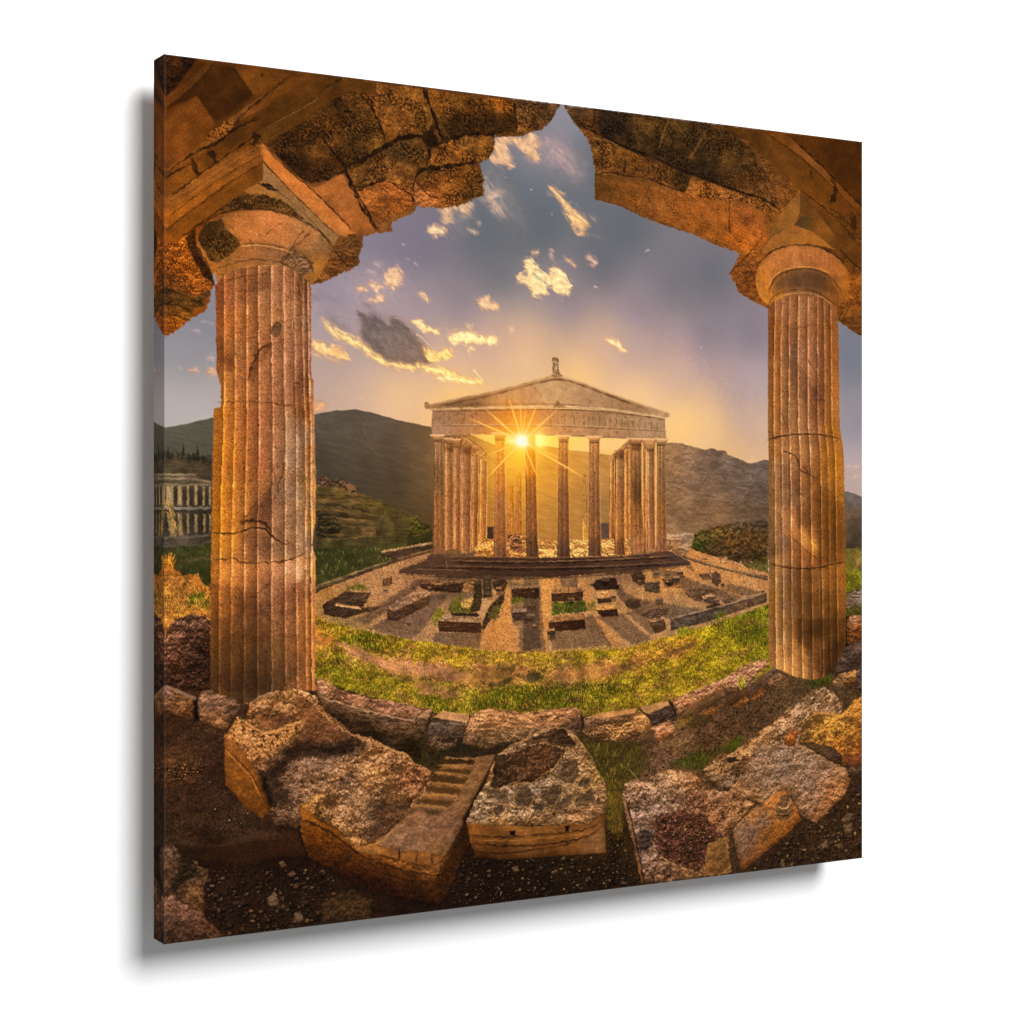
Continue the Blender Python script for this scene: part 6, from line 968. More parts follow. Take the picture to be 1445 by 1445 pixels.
patch(ARC, P("306.4,127.6 310.1,116.1 340.1,132.7 347.7,144.5 327.6,143.9 306.4,144.5"), K("317.6,131.2,a06a40 335.1,141.0,a46c40"), STONE, rag=1.2)
patch(ARC, P("232.1,134.0 273.2,114.9 307.6,129.8 306.4,145.6 278.1,161.3 263.4,171.4"), K("248.9,137.0,8c6034 285.4,129.4,906034 290.3,146.9,7e542a 265.9,162.3,74502a"), [('lichen', 2.2, .35, .1), ('relief', 5, .2), ('grain', 1, .18)], rag=1.2, fsoft=10)
patch(ARC, P("213.0,129.0 222.5,126.0 244.1,161.8 263.4,180.3 236.9,185.6 224.9,187.5 213.0,175.2"), K("217.7,141.8,a06c40 236.9,169.0,8e5e34 222.5,181.1,945f34"), SMO, rag=1.5)
patch(ARC, P("177.4,135.8 215.1,114.0 227.2,133.4 245.4,154.3 257.6,175.7 245.4,184.1 227.2,181.7 201.2,157.8"), K("199.2,137.6,94643a 219.1,145.2,94653c 239.3,167.8,946238"), SMO, rag=1)
# joints and cracks of the left arch
for q, w in ((P("213.0,107.0 241.7,95.5 275.6,72.2 292.8,63.8 317.6,59.1 330.1,52.2 337.6,43.5"), 7), (P("321.3,0.1 332.6,28.2 342.6,52.0 346.4,61.9"), 6), (P("346.4,63.0 365.4,56.5 385.9,48.8 419.6,47.7"), 5), (P("217.7,108.8 227.3,125.6 246.5,154.9 261.0,178.2"), 4), (P("330.1,71.4 327.6,94.2 307.6,109.6 307.6,143.3"), 3), (P("310.1,102.6 330.1,97.4 365.4,89.6 394.9,83.4"), 5), (P("312.6,115.9 325.1,128.3 342.6,133.6"), 2.4), (P("270.7,116.2 305.2,131.1"), 2), (P("232.1,132.9 273.2,114.9"), 3), (P("445.8,3.3 449.7,24.9 448.4,40.1"), 2.4), (P("234.5,14.4 253.7,32.2 270.7,66.0"), 2.4), (P("320.1,61.1 330.1,71.4 346.4,63.0"), 5), (P("411.7,4.7 419.6,28.1"), 1.8), (P("373.1,71.8 374.4,85.3"), 1.6),
             (P("175.5,128.6 215.1,114.0 221.1,104.2"), 3), (P("187.3,72.3 209.1,96.1 219.1,106.3"), 3), (P("219.1,106.3 227.2,133.4 257.6,177.6"), 3), (P("249.4,19.4 258.6,44.6"), 2.4)):
    stroke(q, w, '24150a', .88, 1.8, 6)
patch(ARC, P("320.1,61.1 332.6,50.8 342.6,61.1 332.6,73.4"), '302110', STONE, rag=1.5)
# smooth mouldings, top left
MOU = (
 (P("-0.8,-0.4 36.6,-0.5 14.6,27.8 0.1,45.3"), K("5.6,7.7,5c3a18 21.9,16.3,33200f 7.4,32.2,3a2412"), [('lichen', 2.4, .9, -.2), ('relief', 5, .3), ('grain', 1, .2)]),
 (P("0.1,48.9 29.3,26.1 55.1,-1.0 58.8,-0.5 32.9,31.0 0.1,59.4"), K("9.2,47.9,84571f 45.8,11.7,7a5220"), SMO),
 (P("0.1,61.2 32.9,31.0 55.1,3.5 81.2,3.9 103.9,31.9 92.6,47.6 58.8,69.2 36.6,41.3"), K("45.8,34.9,5e3c14 73.7,31.7,623f14 83.1,48.7,563612 64.4,11.3,64421a"), SMO),
 (P("0.1,71.8 36.6,41.3 58.8,69.2 44.0,88.5 32.9,105.6 0.1,126.4"), K("18.3,64.5,80501f 9.2,100.8,84501f 36.6,80.4,7c4c1c"), SMO),
 (P("81.2,3.0 150.1,4.0 144.2,8.3 103.9,33.8"), K("96.3,7.6,80501f 130.7,10.8,744a1c 107.7,24.3,744a1c"), SMO),
 (P("0.1,128.1 42.1,95.8 70.0,68.0 100.1,43.2 150.1,6.7 169.6,5.3 111.6,49.2 77.5,70.8 51.4,98.5 0.1,135.2"), K("9.2,125.5,905c22 58.8,76.3,8a5a24 92.6,54.8,84562a 140.4,15.1,74491a"), SMO),
 (P("0.1,138.7 51.4,102.1 81.2,70.4 123.0,44.3 169.6,8.1 209.1,3.5 179.4,27.2 140.4,51.6 115.4,70.5 85.0,91.6 55.1,116.0 9.2,155.6 0.1,158.1"), K("18.3,131.8,8c581f 55.1,105.3,704618 92.6,76.5,64401a 130.7,47.1,603e16 179.4,18.0,6a4418 102.0,82.7,5c3a14"), SMO),
 (P("115.4,74.1 150.1,52.3 179.4,30.9 191.2,18.5 219.1,2.3 258.6,1.5 258.6,16.5 229.2,14.2 199.2,28.7 169.6,53.9 119.2,86.4"), K("130.7,72.6,6c4a1c 169.6,44.8,64421a 209.1,14.6,6a441a 249.4,10.0,60401c"), SMO),
 (P("0.1,160.7 55.1,119.5 100.1,91.9 115.4,88.6 119.2,97.3 83.1,118.8 36.6,153.2 0.1,181.0"), K("18.3,158.3,94602a 64.4,122.3,94602a 102.0,97.2,905c28"), SMO),
 (P("0.1,179.2 55.1,137.4 100.1,108.2 114.4,99.6 115.4,110.4 73.7,135.8 32.9,167.8 0.1,195.1"), K("9.2,180.3,b06e22 45.8,152.5,a06424 92.6,116.1,905c2a"), SMO),
 (P("0.1,195.1 32.9,169.5 73.7,137.6 115.4,110.4 115.4,128.5 92.6,143.1 66.3,165.1 36.6,187.0 11.0,210.2"), K("18.3,190.2,905a1c 64.4,150.9,84541a 102.0,124.2,80521c"), SMO))
for q, k, s in MOU:
    patch(ARC, q, k, s, rag=.7, rs=7, soft=.9, fsoft=12)
for q, w, c, a in ((P("0.1,46.2 14.6,29.6 36.6,-0.5"), 2.4, '2a190b', .8), (P("0.1,48.0 29.3,25.2 53.2,-0.7"), 1.6, 'a87a3c', .6), (P("0.1,60.3 32.9,31.9 56.9,1.5"), 2.0, '4a2e12', .7), (P("0.1,133.4 32.9,105.6 58.8,96.0 77.5,74.4 92.6,54.8 146.2,8.1"), 2.4, '33200c', .8), (P("36.6,103.5 55.1,96.3 68.1,86.1 81.2,74.0 113.5,57.1"), 4, '2b1a0a', .8), (P("31.1,112.9 36.6,131.9"), 7, '2a1a0c', .8), (P("52.3,102.0 58.8,114.7"), 9, '2e1d0c', .85), (P("109.6,76.5 103.9,91.6"), 12, '2a1a0c', .85), (P("5.6,158.5 55.1,117.8 111.6,76.3"), 2.2, '2c1a0a', .85), (P("0.1,137.0 18.3,126.5 29.3,118.4"), 3, '33200e', .8), (P("70.0,66.2 77.5,74.4"), 2.2, '2b1a0a', .8), (P("79.4,4.2 103.9,33.8"), 1.4, '4a2e12', .6), (P("36.6,41.3 58.8,70.1"), 1.4, '4a2e12', .6), (P("114.4,9.0 115.8,10.0"), 5, '2a1808', .9), (P("189.3,18.7 203.2,6.0 215.1,1.9"), 2.4, '33200e', .7), (P("119.2,70.1 150.1,50.5 179.4,32.7 183.3,24.9"), 1.6, 'a07840', .6),
                   (P("1.0,182.7 55.1,139.2 115.4,99.5"), 1.6, '5c3a14', .7), (P("1.0,195.9 36.6,167.5 73.7,137.6 115.4,109.5"), 1.8, '54340f', .8), (P("11.0,210.2 36.6,188.8 66.3,166.8"), 2.4, '3a240e', .8), (P("0.1,176.6 55.1,133.8 114.4,98.7"), 1.6, 'c8843a', .5), (P("114.4,88.7 85.0,107.8 36.6,142.6 0.1,165.1"), 1.6, 'b47c3c', .6)):
    stroke(q, w, c, a, 1.4, 6)
patch(ARC, P("45.8,90.1 53.2,80.5 70.0,66.2 79.4,65.2 81.2,70.4 66.3,86.3 55.1,94.6"), K("55.1,85.6,7c4e22 70.0,71.6,94602a"), [('pits', 4, .8, .05), ('grain', 1, .2)], rag=2, rs=5)
# right face of the abacus
CAP = region('printed_capital', None, 'worn doric capital printed on the left column')
for q, k in (
 (P("114.4,88.7 119.2,90.1 150.1,118.1 171.5,130.8 201.2,157.8 233.2,184.1 227.2,189.2 209.1,186.8 169.6,156.7 142.3,133.4 115.4,107.6 112.5,98.0"), K("119.2,99.1,9a6230 150.1,127.2,945f34 189.3,162.4,905e34 219.1,182.3,8c5c34")),
 (P("115.0,109.5 140.4,129.9 169.6,154.8 211.1,187.6 203.2,200.2 185.3,190.4 150.1,171.0 134.6,148.6 115.4,132.1"), K("123.0,122.3,84603f 140.4,142.6,84603c 169.6,164.0,80603f 199.2,189.4,80603f")),
 (P("90.7,145.1 115.4,130.3 136.5,147.5 150.1,171.0 130.7,156.2 100.1,147.9"), K("102.0,142.3,8a5c2c 130.7,145.3,94683a"))):
    patch(CAP, q, k, SMO, rag=.8, fsoft=12)
for q, w, c in ((P("115.0,97.7 115.0,128.5"), 2, '54340f'), (P("115.4,108.5 142.3,133.4 169.6,156.7 209.1,188.6"), 2.2, '4c2e14'), (P("119.2,91.9 150.1,119.9 173.5,132.5 229.2,181.6"), 2.6, '33200f'), (P("117.3,131.9 150.1,151.0 181.4,177.8 201.2,200.3"), 1.6, '5c3c1f'), (P("165.6,157.0 169.6,171.4"), 1.4, '4c341c')):
    stroke(q, w, c, .8, 1, 7)
patch(CAP, P("109.6,134.4 123.0,133.2 134.6,141.3 123.0,141.4"), '33241a', LCH, rag=1.5, rs=5)
patch(CAP, P("62.5,168.9 77.5,157.0 96.3,148.2 119.2,146.3 142.3,153.4 169.6,173.2 146.2,167.7 111.6,163.2 77.5,167.7"), K("83.1,160.1,3a2612 111.6,152.3,4a3016 140.4,159.0,54391c"), [('lichen', 2.2, .9, -.2), ('relief', 4, .35), ('grain', 1, .22)], rag=1.5, rs=6)
# echinus
patch(CAP, P("55.1,216.7 58.8,248.6 62.5,257.4 73.7,249.5 85.0,242.5 100.1,236.2 123.0,234.7 140.4,234.5 155.9,238.1 167.6,244.7 175.5,250.7 181.4,230.1 159.8,209.5 111.6,205.6"), K("62.5,244.8,8a5a2c 85.0,232.7,84552f 111.6,227.3,8e5e3a 140.4,227.3,86583a 161.7,238.7,6a4a34 173.5,245.3,8a5a2a"), [('fbm', 10, .16), ('gran', 2, .08), ('pits', 6, .3, .3), ('grain', 1, .14)], rag=.8, rnd=1)
patch(CAP, P("34.8,210.3 44.0,191.8 58.8,178.2 81.2,169.2 111.6,164.1 140.4,165.4 169.6,175.0 189.3,186.4 202.2,200.2 201.2,215.1 189.3,230.6 169.6,252.1 161.7,237.9 134.6,225.0 73.7,232.6 60.7,247.8 51.4,235.8 42.1,227.5"),
      K("40.3,209.9,8a5524 45.8,230.8,945c24 64.4,184.9,6a441f 92.6,177.3,905e34 130.7,174.4,965f3a 169.6,182.4,84603c 189.3,199.3,7a5a40 195.2,210.0,74502c 92.6,191.7,8e5c34 130.7,192.5,906038 159.8,195.9,80583a 96.3,214.9,905c38 130.7,218.0,80583c 159.8,223.4,60483a 181.4,225.6,a06c28 70.0,225.7,84582a 58.8,237.1,945c2a 169.6,244.7,845426"),
      [('fbm', 18, .14), ('pits', 7, .22, .38), ('gran', 2, .05), ('grain', 1, .12)], rag=.6, fsoft=12, rnd=2)
patch(CAP, P("38.4,199.3 45.8,186.3 66.3,178.5 70.0,189.8 85.0,199.5 87.8,208.3 73.7,221.8 58.8,230.0 51.4,226.9 38.4,206.4"), K("45.8,195.2,33200e 60.7,194.1,3a2612 64.4,215.3,5c3e18 51.4,216.2,4a3014 77.5,209.0,4a3216"), LCH, rag=1.2, fsoft=10)
patch(CAP, P("140.4,220.0 153.9,206.3 177.4,221.2 179.4,232.1 161.7,238.7 153.9,231.9"), K("150.1,217.5,6a4c34 169.6,227.2,6e5038"), [('relief', 4, .35), ('grain', 1, .18)], rag=1)
patch(CAP, P("178.4,243.2 179.4,226.6 201.2,212.2 197.2,227.2 187.3,240.8"), K("185.3,233.5,94602a 195.2,220.0,8a5c26"), SMO, rag=1)
patch(ARC, P("179.4,246.8 199.2,214.2 203.2,202.8 229.2,182.4 239.3,196.6 235.3,219.2 223.2,227.4 199.2,238.2"), K("199.2,229.0,8a5a30 213.1,209.5,7a5230 225.2,212.4,54391f 209.1,222.8,7c5228 231.2,200.9,6a4a2c"), [('relief', 5, .25), ('pits', 5, .3, .3), ('grain', 1, .18)], rag=3, rs=6)
stroke(P("203.2,203.8 221.1,223.9"), 2, '33200f', .7, 1, 6)
for q, w, c in ((P("36.6,192.4 58.8,174.6 81.2,167.4 111.6,163.2 142.3,166.2 169.6,175.0 191.2,188.1 203.2,200.2"), 3, '33200f'), (P("86.9,206.6 111.6,203.0 140.4,206.4 161.7,212.2 179.4,222.1"), 2.6, '5c3a1c'), (P("86.9,208.4 111.6,205.2 140.4,208.2 159.8,214.2"), 1.6, 'c2905a'), (P("62.5,235.9 85.0,226.4 107.7,222.1 136.5,223.0 155.9,231.7"), 2.2, '54341a'), (P("109.6,232.0 130.7,227.9 150.1,232.1 161.7,238.7"), 2.4, 'b58a60'), (P("150.1,207.6 157.8,194.2 165.6,184.5"), 2, '3c2716'), (P("123.0,189.5 115.4,195.5 132.6,181.5 140.4,177.3"), 1.4, '5c3c20'), (P("136.5,223.1 150.1,209.4 175.5,185.6"), 2, '3c2716'), (P("36.6,211.9 51.4,235.8"), 2.4, '3a240f'), (P("138.4,223.7 150.1,210.2 175.5,221.3 178.4,237.6"), 2, '3c2a1c')):
    stroke(q, w, c, .75, 1.2, 7)
# speckled mass left of the shaft
patch(ARC, P("0.1,214.5 21.9,204.1 36.6,231.5 51.4,248.3 58.8,255.0 55.1,258.8 42.1,273.8 0.1,276.1"), K("9.2,219.9,a45e1c 18.3,235.2,9c5a1a 36.6,239.3,94561a 9.2,253.5,6a4220 42.1,249.7,8a5220 3.7,215.0,8a501a"), [('lichen', 1.8, .8, -.15), ('relief', 4, .3), ('grain', 1, .22)], rag=1, fsoft=10)
patch(ARC, P("22.8,204.0 34.8,192.5 36.6,213.7 44.0,227.4 55.1,242.7 56.9,255.1 44.0,245.2 32.9,228.1"), K("31.1,211.3,4a2e12 51.4,234.8,44290f"), [('lichen', 1.8, .6, -.1), ('relief', 4, .3), ('grain', 1, .22)], rag=1.5)
patch(ARC, P("-12.5,263.6 1.9,260.9 18.3,263.5 36.6,269.6 51.4,259.8 52.3,265.1 45.8,272.6 44.0,280.7 34.8,283.0 27.4,296.7 9.2,310.0 0.1,316.5 -12.5,302.2"),
      K("-3.5,268.3,4a3520 18.3,268.8,644826 42.1,272.8,5c4426 9.2,283.5,74501f 27.4,284.3,7c5624 3.7,297.9,9c5c1c 18.3,300.7,a0601c 0.1,310.4,a05c1a"), [('streak', 3, .4, 12, 6), ('lichen', 2, .45, 0), ('grain', 1, .2)], rag=2.5, rs=6, fsoft=10)
for q in (P("0.1,262.8 21.9,268.6 44.0,277.2"), P("-7.1,279.1 14.6,279.6 27.4,286.0"), P("-7.1,289.6 9.2,291.4 25.6,296.8")):
    stroke(q, 2.4, '2c1c0c', .65, 2, 6)

# right arch
AR2 = region('printed_arch', None, 'broken stone architrave printed across the top right')
patch(AR2, P("518.1,0.1 567.0,-1.0 674.8,-0.5 1000.5,-1.0 1000.5,272.6 959.6,253.1 948.0,244.5 940.3,211.4 921.2,170.0 846.1,234.8 835.1,239.9 809.4,230.8 787.7,221.7 784.1,211.6 773.3,197.5 791.3,169.8 776.9,166.4 751.8,160.8 716.5,148.7 661.1,138.4 627.0,129.6 600.2,120.4 563.7,114.9 563.7,81.1 560.4,58.9 553.9,39.8 537.6,24.6 529.5,17.1"),
      K("534.3,13.8,54402a 550.6,34.5,7e552a 583.5,11.4,33261a 567.0,49.8,6a481f 573.6,77.4,6c4a26 573.6,102.8,5a4222 600.2,97.7,74522a 650.8,119.1,6e4c22 702.5,126.5,7a5226 755.4,140.0,8a5a22 791.3,155.0,905c26 616.9,42.1,3a2a1a 650.8,56.0,4c371c 702.5,56.9,302418 667.9,91.8,7a522a 737.7,77.0,4c351c 720.0,93.1,94662c 791.3,51.6,4a361c 809.4,82.6,54391c 846.1,73.5,7c5426 791.3,107.8,84582a 827.7,116.7,94622c 702.5,16.3,4a361c 755.4,22.7,54391c 809.4,29.2,604220 846.1,46.6,74502a 846.1,7.7,64421a 883.4,28.1,6c451a 940.3,28.7,603e14 979.0,40.4,54360f 921.2,76.0,704818 959.6,106.4,64421a 990.7,147.0,5c3c18 986.8,208.7,8a5620 990.7,254.6,6c4820 791.3,190.5,84562a 809.4,204.2,74481f 816.7,159.2,94622a"),
      [('lichen', 2.0, .5, .05), ('fbm', 16, .14), ('relief', 4, .2), ('grain', 1, .18)], rag=2, rs=6, fsoft=14)
for q, k, s in (
 (P("570.3,1.5 627.0,0.5 674.8,0.4 737.7,4.0 773.3,9.1 809.4,26.2 846.1,73.5 857.3,105.4 798.5,86.5 737.7,74.1 688.6,64.0 661.1,55.0 600.2,40.9 570.3,29.7"), K("593.5,16.0,33261a 650.8,35.9,3c2c1a 640.6,8.3,54401f 702.5,36.6,3e2f1a 688.6,9.0,54401f 737.7,56.6,33271a 773.3,44.5,54401f 809.4,70.7,54391c 759.0,16.5,4c371c 827.7,92.9,74502a 802.2,41.7,4a361c"), LCH),
 (P("557.2,38.1 600.2,43.7 644.0,56.6 688.6,66.9 709.5,75.2 702.5,94.6 667.9,83.2 644.0,81.0 610.2,81.1 567.0,83.6 562.1,61.5"), K("573.6,54.8,60441f 616.9,59.2,6c4a20 667.9,71.7,604220 695.6,80.7,40301a 586.9,76.2,74502a"), LCH),
 (P("563.7,83.9 640.6,81.3 674.8,88.3 709.5,96.9 766.1,98.0 784.1,93.6 831.4,110.5 842.4,121.5 835.1,154.9 802.2,166.1 751.8,160.8 716.5,148.7 661.1,138.4 600.2,120.4 563.7,114.9"), K("573.6,100.0,564020 610.2,93.9,6a4a22 650.8,107.6,76522a 702.5,120.7,7c5428 755.4,122.4,84592a 809.4,118.2,7c522a 791.3,146.2,925c24 827.7,134.6,8a5a2a 737.7,147.2,7a5224"), [('lichen', 2, .5, .1), ('streak', 3, .12, 20, 6), ('grain', 1, .2)]),
 (P("709.5,79.5 737.7,77.0 773.3,85.7 831.4,98.6 853.5,108.7 831.4,110.5 784.1,96.5 769.7,100.7 716.5,99.3 702.5,94.6"), K("730.6,86.4,86592a 773.3,94.5,80562a 827.7,104.8,7c5428"), LCH),
 (P("766.1,1.0 831.4,0.9 894.7,18.0 940.3,53.1 1000.5,103.2 1000.5,127.8 951.9,97.8 890.9,75.6 846.1,46.6 809.4,20.3"), K("802.2,9.2,5c3e18 864.7,35.9,6c481c 921.2,70.0,704818 979.0,111.0,6c4419"), SMO),
 (P("827.7,0.6 868.4,1.0 890.9,12.3 928.8,38.9 1000.5,90.8 1000.5,103.2 940.3,59.2 890.9,27.4"), K("853.5,7.0,6e4818 902.2,29.3,80552a 979.0,89.5,74491c"), SMO),
 (P("868.4,1.0 1000.5,-1.0 1000.5,90.8 971.2,68.7 944.2,49.7 894.7,14.9"), K("902.2,11.2,6a4416 959.6,26.9,5c3a10 990.7,70.1,603c12"), SMO),
 (P("890.9,75.6 948.0,107.3 1000.5,152.5 1000.5,177.1 951.9,149.7 913.6,122.1 890.9,93.7"), K("913.6,97.9,70481c 959.6,136.9,64421a 994.7,165.2,6a451a"), SMO)):
    patch(AR2, q, k, s, rag=1, rs=6, fsoft=12)
for q, w, c, a in ((P("531.1,19.7 567.0,30.0 600.2,42.3 661.1,55.0 688.6,65.4 737.7,74.1 791.3,87.1 831.4,92.6 857.3,105.4"), 4, '1f140a', .85), (P("534.3,16.6 563.7,26.1 562.1,1.0"), 3, '241708', .7), (P("565.4,83.8 586.9,77.6 610.2,81.1 640.6,81.3 647.4,64.9 637.2,57.3"), 2.4, '2a1a0c', .7), (P("606.9,80.0 610.2,59.8"), 2.4, '2a1a0c', .7), (P("644.0,81.0 667.9,87.5 702.5,96.1 709.5,79.5"), 3, '2a1a0c', .7), (P("773.3,97.4 773.3,144.5"), 2.2, '2a1a0c', .75), (P("813.1,40.7 846.1,97.4"), 2.4, '2a1a0c', .7), (P("623.7,1.5 622.0,24.5 640.6,32.6"), 2, '7a5a30', .6), (P("676.5,-0.7 661.1,42.1"), 3.4, '8a6636', .7), (P("735.9,10.0 709.5,50.5"), 4, '80602f', .7), (P("627.0,118.2 637.2,103.0"), 2, 'a8783c', .6), (P("553.9,38.4 583.5,38.3 610.2,47.0"), 1.8, 'a88a5a', .5),
                   (P("868.4,1.0 894.7,16.4 944.2,49.7 1000.5,90.8"), 2.4, '2a1808', .85), (P("827.7,1.2 890.9,28.9 940.3,60.7 1000.5,104.7"), 1.8, '3c2410', .7), (P("890.9,74.1 951.9,107.0 1000.5,146.3"), 2, '3a2410', .7), (P("906.0,38.0 913.6,61.5"), 3, '33200c', .6), (P("944.9,52.7 955.7,70.0 944.2,89.3"), 9, '2a1a0c', .75), (P("979.0,98.7 986.8,122.7"), 12, '33210f', .7), (P("913.6,122.1 951.9,146.7 1000.5,180.2"), 2.6, '2c1a0a', .8), (P("773.3,197.5 802.2,172.0 831.4,140.3"), 2, '3a240f', .7), (P("798.5,172.3 813.1,198.0 831.4,229.6"), 1.8, '3a240f', .6)):
    stroke(q, w, c, a, 1.5, 6)
# right capital
CP2 = region('printed_capital', None, 'smooth doric capital printed on the right column')
for q, k in ((P("836.9,148.8 846.1,124.2 890.9,74.1 892.8,99.6 883.4,124.4 849.8,144.9"), K("849.8,129.9,6c4a20 875.9,100.9,7c5426 864.7,122.8,84582a")), (P("890.9,75.6 921.2,103.3 955.7,137.2 963.5,161.1 940.3,150.5 913.6,131.2 890.9,105.7"), K("902.2,101.8,5c3c18 932.7,129.8,74491c 955.7,149.4,5c3a16")), (P("875.9,132.5 890.9,111.8 913.6,110.0 911.7,132.8"), K("890.9,123.8,4c371f 906.0,128.7,5c4020")), (P("824.1,164.6 846.1,142.2 883.4,124.4 913.6,131.2 951.9,152.8 921.2,148.8 883.4,151.5 846.1,160.1"), K("846.1,151.1,84562a 902.2,141.1,905c26 875.9,137.0,84562a"))):
    patch(CP2, q, k, SMO, rag=.8, fsoft=10)
patch(CP2, P("814.9,206.8 820.4,182.7 846.1,160.1 883.4,150.9 921.2,148.8 955.7,161.6 977.1,181.7 979.0,200.0 967.3,222.1 955.7,234.9 921.2,224.6 864.7,227.8 840.6,238.1 824.1,230.0"),
      K("824.1,197.3,94602c 831.4,217.7,a46a28 846.1,175.0,8a5a34 883.4,166.5,8a5c38 921.2,170.0,845634 955.7,180.0,80522a 971.2,197.4,945a20 883.4,199.6,6c4c34 921.2,200.4,64462c 853.5,201.5,7e5430 846.1,222.8,a0682a 951.9,216.8,7a4c22 902.2,213.6,684830 883.4,220.7,80583a"),
      [('fbm', 12, .12), ('streak', 3, .10, 90, 4), ('grain', 1, .12)], rag=.5, rs=6, fsoft=9, rnd=2)
for q, w, c, a in ((P("822.2,179.6 846.1,159.5 883.4,150.3 921.2,149.4 959.6,162.9 977.1,181.7"), 2.6, '33200f', .8), (P("836.9,217.4 849.8,195.7 875.9,185.1 913.6,181.1 944.2,189.8 963.5,210.1"), 2.8, '4a2e14', .8), (P("835.1,214.5 848.0,193.4 875.9,182.1 913.6,178.4 946.1,186.7"), 1.8, 'b48048', .7), (P("836.9,235.3 849.8,219.6 883.4,211.7 921.2,211.0 951.9,229.0"), 2.2, '4a2e14', .7), (P("840.6,239.6 853.5,223.9 883.4,216.2 921.2,215.5 953.8,233.5"), 1.8, 'b88850', .6), (P("816.7,206.7 827.7,226.8 840.6,235.1"), 2, 'c0843a', .6)):
    stroke(q, w, c, a, .7, 7)
for k in range(9):
    stroke(P("890.9,175.1 889.0,158.6") + np.array([8.0 * k + 4, 1.2 * k * k * .12], np.float32), 1.2, '4c3018', .5, 1.5, 4)
shade(P("846.1,204.9 875.9,186.6 917.4,182.4 948.0,195.7 955.7,216.6 913.6,206.9 868.4,211.1 846.1,222.8"), (.82, .82, .84), 5, 1)

